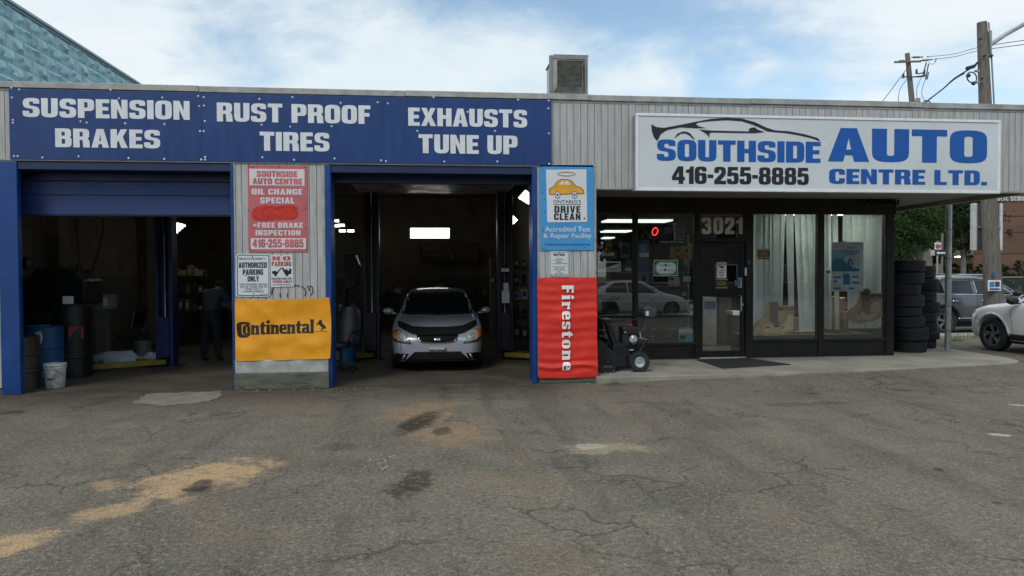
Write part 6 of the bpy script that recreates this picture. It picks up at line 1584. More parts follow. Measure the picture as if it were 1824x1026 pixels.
# ------------------------------------------------------------------ shop windows
for i, (a, z_) in enumerate((((1082, 393, 1200, 393), 3.4), ((1078, 412, 1127, 412), 6.6), ((1078, 424, 1096, 424), 9.5))):
    (xa, za), (xb, zb_) = P(a[0], a[1], z_), P(a[2], a[3], z_)
    root = thing('ceiling_light', ['long lit ceiling strip nearest the shop glass', 'second lit ceiling strip inside the shop', 'short farthest ceiling strip inside the shop'][i], 'light', ((xa + xb) / 2, z_, min(za, 2.93)), 0, 'ceiling strips in the shop')
    MB().bx(xa, xb, z_, z_ + .6, min(za, 2.93) + .03, min(za, 2.93) + .07).build('frame', white_p, root)
    MB().bx(xa + .01, xb - .01, z_ + .01, z_ + .59, min(za, 2.93), min(za, 2.93) + .029).build('diffuser', hang_m, root)
for i, xx in enumerate((7.0, 8.15)):  # added light panels, there only to brighten the blinds from behind
    root = thing('ceiling_light', ['lit panel in the shop ceiling behind the first blind', 'lit panel in the shop ceiling behind the last blind'][i], 'light', (xx, 3.4, 2.9), 0, 'ceiling panels behind the blinds')
    MB().bx(xx - .52, xx + .52, 2.32, 2.98, 2.95, 2.99).build('frame', white_p, root)
    MB().bx(xx - .50, xx + .50, 2.34, 2.96, 2.93, 2.949).build('diffuser', mat('added_blind_light', (.9, .9, .88), .5, emis=(1, 1, .95), es=8), root)
# display shelving in the first two windows
YS2 = SY + .42
root = thing('display_shelf', 'glass display shelves on thin uprights across the left shop windows', 'shelf', (P(1150, 500, YS2)[0], YS2, .104))
xa, xb = 2.75, P(1236, 500, YS2)[0]
shelf_m = mat('glass_shelf_edge', (.30, .36, .34), .25, var=.1)
for py in (485, 510.5, 536, 561, 587): z_ = P(1150, py, YS2)[1]; MB().bx(xa, xb, YS2, YS2 + .30, z_ - .008, z_).build('shelf', shelf_m, root)
for px in (1064, 1236): x_ = P(px, 500, YS2)[0]; MB().bx(x_ - .012, x_ + .012, YS2 + .3, YS2 + .32, .104, 2.5).build('upright', steel, root)
MB().bx(xa, xb, YS2 + .6, YS2 + .62, .104, 1.4).build('back_panel', mat('display_back', (.035, .033, .032), .7, var=.4), root)
zw = (1060, 370, 6.0368)
def card_(name, label, cat, m, q, Y, t=.006, parts=None, zoom=zw):
    x0, x1, z0, z1 = rect(*zpx(zoom, *q), Y)
    root = thing(name, label, cat, ((x0 + x1) / 2, Y, z0))
    MB().bx(x0, x1, Y, Y + t, z0, z1).build('board', m, root, bevel=.001)
    for (m2, q2) in (parts or []):
        x0, x1, z0, z1 = rect(*zpx(zoom, *q2), Y); MB().bx(x0, x1, Y - .0025, Y - .0005, z0, z1).build('print_block', m2, root)
    return root
GY = SY + .026            # stickers on the outer face of the glass
bw = mat('black_card', (.015, .015, .016), .5); navy = mat('navy_print', (.02, .04, .16), .5); green_p = mat('green_print', (.01, .16, .09), .5); cyan_p = mat('cyan_print', (.10, .38, .50), .5); dimred = mat('dim_red_print', (.25, .04, .04), .6); wp = mat('sticker_white', (.74, .76, .76), .5); tan_p = mat('tan_print', (.33, .24, .12), .6); yel_p = mat('battery_yellow', (.42, .27, .02), .6); grey_p = mat('grey_print', (.20, .21, .21), .6)
r_ = card_('tire_brand_board', 'black shop window board with white italic lettering, its left end hidden', 'board', bw, (-60, 468, 238, 545), GY + .012)
text(r_, 'HANKOOK', wp, zpx(zw, -75, 482, 218, 516), GY + .009, small=True, off=.03, shear=.3)
text(r_, 'PERFORMANCE TIRES', grey_p, zpx(zw, 20, 524, 216, 532), GY + .009, small=True)
r_ = card_('shop_window_board', 'white and navy board with a rounded outline just below the black tire board', 'board', wp, (-60, 578, 277, 686), GY + .012)
text(r_, 'TGS', navy, zpx(zw, -80, 606, 52, 656), GY + .009, small=True, off=.04, shear=.3)
text(r_, 'SINCE IT AUTO .COM', navy, zpx(zw, 50, 650, 238, 664), GY + .009, small=True, off=.03)
shape(r_, 'outline_print', navy, [(0, 592), (262, 592), (270, 612), (262, 670), (50, 672)], GY + .009, zw, holes=[[(0, 597), (258, 597), (265, 613), (257, 666), (50, 668)]])
for xx in (92, 156): shape(r_, 'outline_print', navy, [(xx, 594), (xx + 4, 594), (xx + 4, 648), (xx, 648)], GY + .009, zw)
r_ = card_('shop_window_board', 'green bordered white oval notice in the second shop window', 'board', wp, (632, 562, 890, 734), GY)
shape(r_, 'border_print', green_p, [(638, 568), (884, 568), (884, 728), (638, 728)], GY - .003, zw, holes=[round_rect(648, 582, 876, 716, 62)])
shape(r_, 'border_print', green_p, round_rect(652, 588, 872, 710, 58), GY - .003, zw, holes=[round_rect(656, 592, 868, 706, 55)])
for q, s_ in (((690, 611, 838, 623), 'Certified  Technician'), ((679, 665, 846, 677), 'Certifie  Technicien(ne)')): text(r_, s_, bw, zpx(zw, *q), GY - .004, small=True, off=.02)
for cy in (616, 670): shape(r_, 'seal_print', bw, ell(760 if cy < 640 else 752, cy, 11, 12), GY - .006, zw)
shape(r_, 'border_print', bw, [(742, 635), (786, 635), (786, 637), (742, 637)], GY - .003, zw)
r_ = card_('window_sticker', 'grey hanging price card lettered in five lines at the top of the second window', 'sticker', grey_p, (856, 148, 966, 345), GY + .10)
for i, s_ in enumerate(('TUNING', 'TIRES', 'OIL', 'LUBE', 'SERVICE')): text(r_, s_, bw, zpx(zw, 870, 160 + i * 37, 955, 184 + i * 37), GY + .097, small=True, off=.03)
r_ = card_('window_sticker', 'small black strip below the grey price card', 'sticker', bw, (858, 350, 970, 384), GY + .10)
text(r_, 'COME IN', wp, zpx(zw, 876, 358, 958, 376), GY + .097, small=True, off=.02)
# neon OPEN: only the O is lit
root = thing('neon_sign', 'neon OPEN sign in the shop window with only its red O lit', 'neon sign', (P(1180, 412, GY + .2)[0], GY + .2, P(1180, 416, GY + .2)[1]))
neon = mat('lit_red_neon', (.9, .1, .08), .4, emis=(1, .05, .05), es=1.6); dead = mat('unlit_neon_tube', (.12, .12, .12), .3)
def zp3(a, b_, Y): x, z = P(zw[0] + a / zw[2], zw[1] + b_ / zw[2], Y); return (x, Y, z)
pts = []
for i in range(22):
    t = 2 * math.pi * i / 22; a, b_ = 29 * math.cos(t), 40 * math.sin(t); pts.append(zp3(644 + a - b_ * .18, 256 + b_, GY + .2))
MB().tube(pts, .0085, 6, closed=True).build('lit_letter', neon, root, smooth=True)
for l in ([(684, 290), (712, 212), (735, 268)], [(740, 270), (790, 262), (798, 225), (815, 268), (838, 230), (842, 268)], [(700, 320), (695, 395), (715, 395)], [(770, 315), (768, 385), (785, 385)]):
    MB().tube([zp3(a, b_, GY + .2) for a, b_ in l], .005, 5).build('unlit_letter', dead, root)
MB().box(zp3(740, 260, GY + .25), (.42, .02, .30)).build('backing_board', bw, root)
tag(MB().tube([zp3(492, 330, 2.3), zp3(543, 250, 2.3), zp3(600, 335, 2.3)], .014, 5).build('roof_shaped_hanger', steel), 'pale gabled wire hanger above the blue rack poster', 'hanger')
r_ = card_('rack_poster', 'tall blue and white printed rack poster in the second window', 'poster', mat('poster_blue', (.04, .09, .26), .5), (466, 345, 580, 830), 2.36, parts=[(cyan_p, (474, 390, 552, 470)), (wp, (474, 482, 578, 530)), (dimred, (474, 545, 560, 575)), (navy, (478, 600, 575, 640)), (grey_p, (474, 715, 578, 820)), (bw, (500, 730, 548, 790))])
r_ = card_('window_card', 'pink tinted small printed card in the second window', 'card', mat('pinkish_card', (.36, .24, .21), .6), (787, 745, 908, 840), GY + .02, parts=[(bw, (800, 755, 850, 775)), (grey_p, (800, 805, 850, 825))])
r_ = card_('window_card', 'blank pale blue card right of the pink tinted card', 'card', mat('pale_blue_card', (.34, .50, .52), .6), (948, 737, 1027, 796), GY + .02)
r_ = card_('window_card', 'small grey green card above the pale blue card', 'card', grey_p, (955, 562, 1012, 620), GY + .02, parts=[(green_p, (975, 595, 995, 615))])
r_ = card_('window_card', 'cyan strip sticker at the right edge of the first window', 'card', cyan_p, (327, 646, 408, 680), GY + .02)
r_ = card_('window_card', 'small yellow sticker low in the second window', 'card', mat('sticker_yellow', (.45, .42, .10), .6), (943, 908, 977, 945), GY + .02, parts=[(bw, (950, 915, 965, 935))])
r_ = card_('window_card', 'dark framed picture card in the first window', 'card', grey_p, (270, 375, 378, 540), 2.4, parts=[(bw, (285, 395, 365, 500))])
r_ = card_('window_card', 'blue carton with faint lettering low in the second window', 'card', navy, (592, 915, 705, 995), 2.40, parts=[(cyan_p, (612, 925, 690, 945))])
zq = (1050, 370, 3.42)
r_ = card_('brochure', 'bright cyan brochure leaning in the bottom corner of the second window', 'brochure', wp, (545, 742, 633, 818), GY + .03, parts=[(cyan_p, (547, 762, 632, 816)), (bw, (552, 776, 585, 800))], zoom=zq)
r_ = card_('window_card', 'narrow white and cyan tag at the right of the second window', 'card', wp, (612, 588, 632, 655), GY + .02, parts=[(cyan_p, (613, 610, 630, 630))], zoom=zq)
for i, q in enumerate(((365, 782, 392, 822), (460, 780, 500, 822))):
    o = MB()
    x0, x1, z0, z1 = rect(*zpx(zq, *q), 2.2); o.bx(x0, x1, 2.2, 2.21, z1 - .012, z1).bx(x0 if i else x1 - .012, (x0 + .012) if i else x1, 2.2, 2.21, z0, z1)
    tag(o.build('bracket', steel), ['left', 'right'][i] + ' bare bracket behind the glass above the kick panel', 'bracket')
# yellow battery cartons
for i, q in enumerate(((838, 420, 935, 485), (945, 415, 1035, 500), (832, 490, 938, 545), (945, 505, 1045, 560), (1035, 388, 1062, 505), (107, 380, 185, 466))):
    x0, x1, z0, z1 = rect(*zpx(zw, *q), 2.65)
    r_ = thing('battery_carton', ['upper left yellow carton of the pile', 'upper right yellow carton of the pile', 'lower left yellow carton of the pile', 'lower right yellow carton of the pile', 'upright yellow display card beside the pile', 'lone yellow carton above the black tire board'][i] + ' in the shop window', 'carton', ((x0 + x1) / 2, 2.65, z0), 0, 'yellow cartons in the shop window')
    MB().bx(x0 + .004, x1 - .004, 2.65, 2.85, z0, z1).build('carton', yel_p, r_, bevel=.006)
    MB().bx(x0 + (x1 - x0) * .3, x0 + (x1 - x0) * .7, 2.646, 2.649, z0 + (z1 - z0) * .25, z0 + (z1 - z0) * .6).build('label_patch', bw, r_)
tag(MB().bx(3.3, 4.86, 2.6, 2.95, P(1150, 463, 2.65)[1] - .03, P(1150, 463, 2.65)[1] - .005).build('high_shelf', bronze), 'dark high shelf carrying the yellow cartons inside the shop', 'shelf')
# stock standing further back
tag(MB().bx(3.2, 5.0, 5.0, 5.6, .104, 1.1).build('sales_counter', mat('counter_brown', (.07, .05, .035), .5), bevel=.01), 'dark brown sales counter inside the shop', 'counter')
# door stickers
zdr = (1050, 370, 3.42)
DY = SY + .016
r_ = card_('door_sticker', 'white camera surveillance sticker with a red heading on the glass door', 'sticker', wp, (776, 332, 834, 428), DY, .002, [(mat('sticker_red', (.42, .05, .05), .5), (779, 335, 831, 350))], zoom=zdr)
text(r_, 'WARNING', wp, zpx(zdr, 782, 338, 828, 347), DY - .004, small=True, off=.02)
shape(r_, 'camera_emblem', bw, [(790, 352), (818, 358), (816, 368), (808, 374), (800, 364), (788, 360)], DY - .003, zdr)
for i, s_ in enumerate(('THESE', 'PREMISES', 'ARE UNDER', 'VIDEO')): text(r_, s_, bw, zpx(zdr, 788, 380 + i * 11, 822, 387 + i * 11), DY - .003, small=True, off=.02)
gold_p = mat('gold_print', (.36, .25, .08), .5)
r_ = card_('door_sticker', 'black and gold member sticker below the surveillance sticker', 'sticker', bw, (766, 430, 844, 494), DY, .002, [(gold_p, (770, 433, 840, 440)), (gold_p, (770, 484, 840, 490))], zoom=zdr)
text(r_, 'UCDA', gold_p, zpx(zdr, 778, 449, 832, 472), DY - .004, small=True, off=.02)
r_ = card_('door_sticker', 'pale blue upright opening hours sticker at the door edge', 'sticker', mat('hours_blue', (.30, .50, .60), .5), (905, 427, 928, 487), SY - .012, .001, [(bw, (910, 432, 918, 480))], zoom=zdr)
r_ = card_('door_sticker', 'small grey keypad label left of the opening hours sticker', 'sticker', grey_p, (886, 440, 902, 476), DY, .002, zoom=zdr)
# things seen through the door
for i, (q, m, Y, lab) in enumerate((((690, 545, 775, 870), grey_p, 4.2, 'pale refrigerator seen through the lower door glass'), ((700, 570, 768, 616), navy, 4.19, 'dark blue panel on the refrigerator behind the door'), ((788, 548, 865, 640), bw, 4.8, 'dark carton stack seen through the door'), ((872, 630, 930, 655), wp, 4.0, 'white drawer edge seen through the door'))):
    x0, x1, z0, z1 = rect(*zpx(zdr, *q), Y)
    if i == 1: continue
    r_ = thing(['drinks_fridge', '', 'stacked_carton', 'side_table'][i], lab, ['fridge', '', 'carton', 'table'][i], ((x0 + x1) / 2, Y, .104))
    MB().bx(x0, x1, Y, Y + .4, .104 if i != 3 else z0, z1).build(['fridge_body', '', 'carton', 'table_top'][i], m, r_, bevel=.01)
    if i == 0:
        q2 = rect(*zpx(zdr, 700, 570, 768, 616), Y); MB().bx(q2[0], q2[1], Y - .01, Y - .002, q2[2], q2[3]).build('panel', navy, r_)
    if i == 3:
        MB().bx(x0 + .02, x1 - .02, Y + .05, Y + .35, .104, z0 - .002).build('base_unit', bw, r_)
def _bm():
    k = NB('blind_slat_fabric')
    c = k.mix(k.rng(k.noise(k.mapv(k.pos, (1, 1, .5)), 3, 4), .3, .7), (.66, .72, .70), (.80, .86, .83))
    oi = k.n('ShaderNodeObjectInfo'); c = k.mix(1.0, c, k.rng(oi.outputs['Random'], 0, 1, .78, 1.06, smooth=False), 'MULTIPLY')  # random tone per slat stands in for shading where slats overlap
    k.link(c, k.b.inputs['Base Color']); k.b.inputs['Roughness'].default_value = .8
    tr = k.n('ShaderNodeBsdfTranslucent'); k.link(c, tr.inputs[0])
    ms = k.n('ShaderNodeMixShader'); ms.inputs[0].default_value = .45; k.link(k.b.outputs[0], ms.inputs[1]); k.link(tr.outputs[0], ms.inputs[2]); k.link(ms.outputs[0], k.t.nodes['Material Output'].inputs[0])
    return k.m
blind_mat = _bm()
# vertical blinds, each slat on its own
def blinds(px_a, px_b, slats, label):
    Yb = SY + .16
    xa, xb = P(px_a, 500, Yb)[0], P(px_b, 500, Yb)[0]
    ztop = P(1400, 385, Yb)[1] + .10
    root = thing('vertical_blind', label, 'blind', ((xa + xb) / 2, Yb, .8))
    MB().bx(xa, xb, Yb - .02, Yb + .02, ztop, ztop + .04).build('head_rail', white_p, root, bevel=.004)
    sm = blind_mat
    sm_ = mat('blind_fabric', (.60, .70, .665), .8, var=.10, vs=3, dirt=.25, dirtcol=(.36, .42, .38), dsc=2)
    for (t0, t1, b0, b1, yb_) in slats:           # top edge left/right, bottom edge left/right in px, bottom y px
        (x0, zt_), (x1, _) = P(t0, 386, Yb), P(t1, 386, Yb); (x2, zb_), (x3, _) = P(b0, yb_, Yb), P(b1, yb_, Yb)
        tw = random.choice((-1, 1)) * random.uniform(.008, .026)
        def f(u, v):
            xl, xr = x2 + (x0 - x2) * v, x3 + (x1 - x3) * v
            return (xl + (xr - xl) * u, Yb + tw * (u - .5) * 2 + .003 * math.sin(math.pi * u) + .004 * math.sin(v * 5 + t0), zb_ + (ztop - zb_) * v)
        MB().grid(f, 4, 8).build('blind_slat', sm, root, smooth=180, solid=.002)
w8 = lambda a: 1320 + a / 3.8
sl1 = [(76, 100), (96, 135), (131, 158), (154, 192), (188, 215), (211, 266), (262, 300)]
S1 = [(w8(a), w8(b_), w8(a), w8(b_) - (6 if b_ == 300 else 0), 591) for a, b_ in sl1]
S1 += [(w8(298), w8(358), w8(322), w8(362), 589), (w8(362), w8(400), w8(398), w8(428), 589), (w8(396), w8(440), w8(426), w8(474), 589), (w8(436), w8(480), w8(478), w8(505), 589), (w8(476), w8(516), w8(502), w8(518), 589)]
blinds(1340.5, 1457, S1, 'pale green vertical blind hanging askew in the first blinded window')
S2 = [(w8(550), w8(582), w8(576), w8(600), 587), (w8(580), w8(615), w8(596), w8(616), 587), (w8(612), w8(656), w8(635), w8(668), 587), (w8(690), w8(712), w8(690), w8(712), 430), (w8(710), w8(745), w8(728), w8(768), 585), (w8(742), w8(786), w8(765), w8(800), 585), (w8(788), w8(842), w8(802), w8(836), 585), (w8(840), w8(885), w8(846), w8(885), 585), (w8(881), w8(925), w8(881), w8(925), 585), (w8(924), w8(948), w8(926), w8(944), 583)]
blinds(1466.5, 1577, S2, 'pale green vertical blind with gaps in the last shop window')
# poster of a blue sports car on a road (generic)
z8 = (1320, 370, 3.8)
root = card_('tire_poster', 'white tire poster with a blue road picture in the last shop window', 'poster', wp, (611, 232, 828, 566), GY + .04, .004, zoom=z8)
px1 = mat('poster_sky', (.28, .60, .74), .5); px2 = mat('poster_road', (.05, .25, .42), .5); px3_ = mat('poster_car', (.60, .74, .78), .45); px4 = mat('poster_dark', (.02, .07, .12), .5)
PYY = GY + .036
shape(root, 'picture_print', px1, [(614, 286), (802, 286), (802, 432), (614, 432)], PYY, z8)
shape(root, 'picture_print', px2, [(614, 362), (680, 348), (712, 345), (740, 400), (800, 412), (800, 430), (616, 430)], PYY - .003, z8)
shape(root, 'picture_print', mat('poster_mid', (.12, .42, .60), .5), [(616, 352), (630, 335), (648, 340), (655, 326), (668, 345), (690, 330), (700, 346), (616, 358)], PYY - .003, z8)
shape(root, 'picture_print', px3_, [(692, 348), (705, 332), (735, 322), (770, 318), (800, 308), (800, 400), (790, 412), (755, 408), (750, 385), (735, 352), (720, 360), (716, 380)], PYY - .005, z8)
shape(root, 'picture_print', px4, ell(740, 375, 17, 30), PYY - .007, z8); shape(root, 'picture_print', px3_, ell(741, 376, 10, 20), PYY - .009, z8); shape(root, 'picture_print', px4, ell(741, 376, 5, 11, 10), PYY - .011, z8)
shape(root, 'tire_print', px2, [(692, 452), (700, 446), (728, 446), (736, 456), (738, 520), (692, 522)], PYY, z8)
for q in ((625, 464, 675, 478), (748, 462, 794, 474), (626, 490, 650, 504), (752, 502, 796, 514), (625, 540, 674, 552), (728, 540, 765, 552)): 
    x0, x1, z0, z1 = rect(*zpx(z8, *q), PYY); MB().bx(x0, x1, PYY - .002, PYY, z0, z1).build('caption_print', px2, root)
text(root, 'BLUEARTH', px4, zpx(z8, 755, 246, 788, 252), PYY, small=True, off=.02); text(root, 'YOKOHAMA', px4, zpx(z8, 624, 262, 662, 268), PYY, small=True, off=.02)
text(root, 'EFFICIENCY', px4, zpx(z8, 722, 266, 790, 276), PYY, small=True, off=.02)
r_ = thing('window_decal', 'small white and purple shield decal left of the tire poster', 'decal', (P(1475, 490, GY)[0], GY, P(1475, 490, GY)[1]))
shape(r_, 'upper_field', wp, [(574, 405), (606, 405), (606, 424), (574, 424)], GY, z8); shape(r_, 'lower_field', mat('purple_print', (.08, .04, .16), .5), [(574, 425), (606, 425), (604, 438), (590, 452), (576, 438)], GY, z8)
r_ = card_('window_decal', 'brown and gold member decal on the first blinded window', 'decal', mat('brown_print', (.05, .03, .015), .5), (112, 280, 196, 348), GY, .002, [(gold_p, (114, 283, 194, 289)), (gold_p, (116, 332, 194, 337))], z8)
text(r_, 'UCDA', gold_p, zpx(z8, 126, 302, 184, 322), GY - .004, small=True, off=.02)
# cut-out window displays of a tire on rocks
disp = mat('display_tan', (.36, .265, .125), .6, var=.25, vs=5); disp2 = mat('display_brown', (.10, .065, .055), .6, var=.2); disp3 = mat('display_sand', (.50, .40, .22), .6, var=.15)
for i, (ox, oy, lab) in enumerate(((0, 0, 'tan cut-out display of a tire on rocks in the first blinded window'), (1, 0, 'tan cut-out display of a tire on rocks in the last shop window'))):
    YY = SY + .08
    r_ = thing('display_cutout', lab, 'display', (P(w8(220 if i == 0 else 850), 590, YY)[0], YY, P(w8(220), 600, YY)[1]), 0, 'cut-out tire displays')
    if i == 0:
        shape(r_, 'card_board', disp, [(80, 858), (86, 805), (110, 770), (148, 742), (170, 700), (186, 640), (196, 630), (238, 630), (256, 640), (262, 662), (358, 660), (358, 838), (330, 842), (300, 858), (240, 865), (160, 866), (110, 852)], YY, z8, depth=.006)
        shape(r_, 'tire_print', disp2, [(192, 646), (200, 640), (238, 640), (247, 650), (250, 780), (222, 788), (194, 770)], YY - .008, z8)
        shape(r_, 'name_print', bw, [(250, 674), (354, 674), (354, 694), (250, 694)], YY - .008, z8); text(r_, 'GEOLANDAR', disp3, zpx(z8, 285, 680, 340, 689), YY - .011, small=True, off=.02)
        shape(r_, 'rock_print', disp3, [(150, 815), (180, 790), (250, 800), (300, 785), (320, 720), (352, 730), (352, 820), (260, 850), (160, 840)], YY - .0075, z8)
        for q in ([(150, 822), (180, 800), (200, 812), (190, 818), (170, 815)], [(215, 798), (260, 770), (250, 795), (290, 800), (230, 812)], [(255, 825), (300, 798), (290, 815)]): shape(r_, 'splash_print', disp2, q, YY - .0105, z8)
    else:
        shape(r_, 'card_board', disp, [(712, 712), (740, 678), (780, 650), (800, 600), (802, 562), (816, 548), (862, 546), (878, 560), (882, 580), (975, 576), (975, 720), (930, 756), (860, 775), (800, 782), (750, 765), (720, 740)], YY, z8, depth=.006)
        shape(r_, 'tire_print', disp2, [(812, 566), (822, 556), (862, 556), (870, 566), (872, 690), (850, 702), (816, 688)], YY - .008, z8)
        shape(r_, 'name_print', bw, [(876, 590), (970, 590), (970, 608), (876, 610)], YY - .008, z8); text(r_, 'GEOLANDAR', disp3, zpx(z8, 900, 596, 958, 604), YY - .011, small=True, off=.02)
        shape(r_, 'rock_print', disp3, [(770, 722), (800, 700), (870, 715), (895, 640), (940, 630), (945, 700), (880, 755), (790, 760)], YY - .0075, z8)
        for q in ([(775, 730), (800, 700), (812, 708), (800, 722)], [(830, 712), (880, 680), (870, 706), (915, 705), (850, 725)], [(820, 690), (790, 680), (812, 700)]): shape(r_, 'splash_print', disp2, q, YY - .0105, z8)
# cartons stacked behind the blinds
for i, (q, Y) in enumerate((((315, 838, 372, 878), 2.35), ((378, 838, 452, 878), 2.35), ((456, 836, 516, 878), 2.35), ((352, 745, 398, 834), 2.45), ((608, 600, 668, 700), 2.5), ((610, 700, 668, 820), 2.5), ((672, 700, 740, 762), 2.5), ((672, 768, 742, 826), 2.5), ((668, 612, 726, 690), 2.55))):
    x0, x1, z0, z1 = rect(*zpx(z8, *q), Y)
    r_ = thing('cardboard_box', ['left box of the low row under the first blind', 'middle box of the low row under the first blind', 'right box of the low row under the first blind', 'box showing through the gap in the first blind', 'upper box left of the slat in the last window', 'lower box left of the slat in the last window', 'middle box behind the tan cut-out display', 'lowest box behind the tan cut-out display', 'tilted box on top of the pile in the last window'][i], 'box', ((x0 + x1) / 2, Y + .15, z0), 0, 'cardboard boxes behind the blinds')
    MB().bx(x0, x1, Y, Y + .35, z0, z1).build('carton', card, r_, bevel=.006)
    MB().bx((x0 + x1) / 2 - .025, (x0 + x1) / 2 + .025, Y - .0025, Y - .0005, z0, z1).build('packing_tape', mat('packing_tape', (.40, .30, .17), .4), r_)
    if i == 8: r_.rotation_euler = (0, R(-14), 0)
tag(MB().bx(6.05, 8.7, 2.25, 3.0, .104, .50).build('window_plinth', mat('plinth_dark', (.05, .05, .048), .7), bevel=.01), 'low dark plinth behind the blinded windows', 'plinth')
# ------------------------------------------------------------------ neighbour's wall of moulded blocks, at right angles to the shop
teal = mat('pale_teal_block', (.36, .60, .65), .6, var=.12, vs=2.5, dirt=.3, dirtcol=(.20, .35, .38), dsc=4, bump=.3, bs=30)
root = thing('neighbouring_building', 'pale teal building of rock-faced blocks rising behind the left end of the garage', 'building', (-8.2, 6, 0))
WX = -8.0
SC = 8.0 / 6.62
bl = []
for k in range(5):
    rs = random.Random(40 + k); n = 7
    def f(u, v, rs=rs, k=k):
        e = min(u, 1 - u) * 6; e2 = min(v, 1 - v) * 3.5; edge = min(1, e, e2)
        d = noise.noise(Vector((u * 3 + k * 9, v * 1.8, 0))) * .085 + noise.noise(Vector((u * 8 + k * 5, v * 4, 4))) * .02
        return (max(.0, edge) * max(.012, .03 + d), u * .46 * SC - .23 * SC, v * .217 * SC)
    b = MB().grid(f, 14, 8); me = b.mesh('block', normals=False); sharpen(me, 25); me.materials.append(teal); bl.append(me)
ROW, BW_ = .222 * SC, .47 * SC
ZR = 6.94
for r in range(12):
    z = ZR - .10 - (r + 1) * ROW
    if z < 3.6: break
    for c in range(22):
        y = .6 + c * BW_ + (BW_ / 2 if r % 2 else 0)
        # only what rises over the garage roof line
        o = bpy.data.objects.new('block', bl[(r * 3 + c * 2) % 5]); col.objects.link(o); o.parent = root; o.matrix_parent_inverse = local(root).inverted(); o.location = (WX, y, z)
MB().bx(-16, WX - .002, -1.2, 18, 0, ZR - .02).build('wall', mat('teal_joint', (.08, .16, .18), .9, var=.2), root)
MB().bx(-16, WX + .06, -1.25, 18.05, ZR - .06, ZR).build('roof_coping', mat('teal_grey_coping', (.30, .40, .46), .5, .2), root, bevel=.01)
MB().bx(-16, WX + .03, -1.22, 18.02, ZR - .12, ZR - .061).build('coping_drip', mat('teal_drip', (.15, .24, .27), .6), root)

# ------------------------------------------------------------------ poles and wires
timber = mat('weathered_pole', (.165, .152, .128), .9, var=.3, vs=6, stretch=(6, 6, .6), dirt=.6, dirtcol=(.04, .032, .025), dsc=3, bump=.8, bs=30)
a0 = P(1749, 40, 6.2); a1 = P(1766, 460, 6.2)
dx = (a1[0] - a0[0]) / (a1[1] - a0[1])
bxp_, btp = a1[0] - dx * a1[1], a0
root = thing('utility_pole', 'thick weathered timber utility pole between the two SUVs, topped by a lamp arm', 'utility pole', (bxp_, 6.2, 0))
MB().cyl((bxp_, 6.2, 0), (a0[0], 6.2, a0[1]), .235, .118, n=24).build('trunk', timber, root, smooth=60)
root_pole = root
p0, p1 = px3(1764, 80, 6.2), px3(1880, 12, 6.4)
MB().tube([p0, px3(1790, 62, 6.25), p1], .055, 10).build('lamp_arm', mat('pale_lamp_arm', (.42, .43, .43), .45, .4), root, smooth=True)
MB().bx(p0[0] - .08, p0[0] - .02, 6.12, 6.28, p0[2] - .35, p0[2] + .35).build('arm_bracket', steel, root)
MB().tube([px3(1761, 40, 6.1), px3(1766, 100, 6.1), px3(1771, 190, 6.1)], .022, 6).build('conduit', mat('pale_conduit', (.22, .25, .24), .6), root, smooth=True)
for q in ((1745, 70), (1752, 100), (1765, 100), (1748, 140)):
    x, y, z = px3(*q, 6.06); MB().cyl((x, y, z), (x, y - .05, z), .03, n=8).build('bolt', blackm, root)
for zz_ in (px3(1755, 150, 6.2)[2], px3(1755, 130, 6.2)[2]): MB().box((a0[0] - .25, 6.05, zz_), (.12, .06, .05)).build('step_bracket', steel, root)
x0_, x1_, z0_, z1_ = rect(1760, 499, 1783, 518, 5.95)
root = thing('pole_poster', 'white poster with two dark pictures stapled low on the timber pole', 'poster', ((x0_ + x1_) / 2, 5.95, z0_))
MB().bx(x0_, x1_, 5.955, 5.96, z0_, z1_).build('sheet', wp, root)
for u0, u1, v0, v1, m in ((.12, .48, .35, .85, px2), (.54, .90, .38, .85, px4), (.14, .90, .08, .24, navy)):
    MB().bx(x0_ + (x1_ - x0_) * u0, x0_ + (x1_ - x0_) * u1, 5.951, 5.9545, z0_ + (z1_ - z0_) * v0, z0_ + (z1_ - z0_) * v1).build('picture_print', m, root)
x, y, z = px3(1769.5, 487, 5.95); tag(MB().cyl((x, y, z), (x, y - .02, z), .045, n=8).build('pole_marker', MATS['blue_sticker']), 'small blue marker above the poster on the timber pole', 'marker')
# sign backs strapped to the pole
x0_, x1_, z0_, z1_ = rect(1734, 362, 1784, 447, 6.52)
root = thing('street_sign', 'large grey sign back with white edges strapped behind the timber pole', 'sign', ((x0_ + x1_) / 2, 6.5, z0_))
MB().bx(x0_ + .05, x1_ - .05, 6.50, 6.62, z0_ + .03, z1_ - .0).build('panel_back', mat('sign_back_grey', (.11, .11, .12), .5, .3), root)
for a, b_ in ((x0_, x0_ + .09), (x1_ - .09, x1_)): MB().bx(a, b_, 6.47, 6.65, z0_, z1_).build('white_edge', mat('white_edge', (.55, .56, .56), .5), root, bevel=.03)
MB().bx(x0_ + .1, x1_ - .1, 6.44, 6.50, (z0_ + z1_) / 2 - .03, (z0_ + z1_) / 2 + .03).build('strap', steel, root)
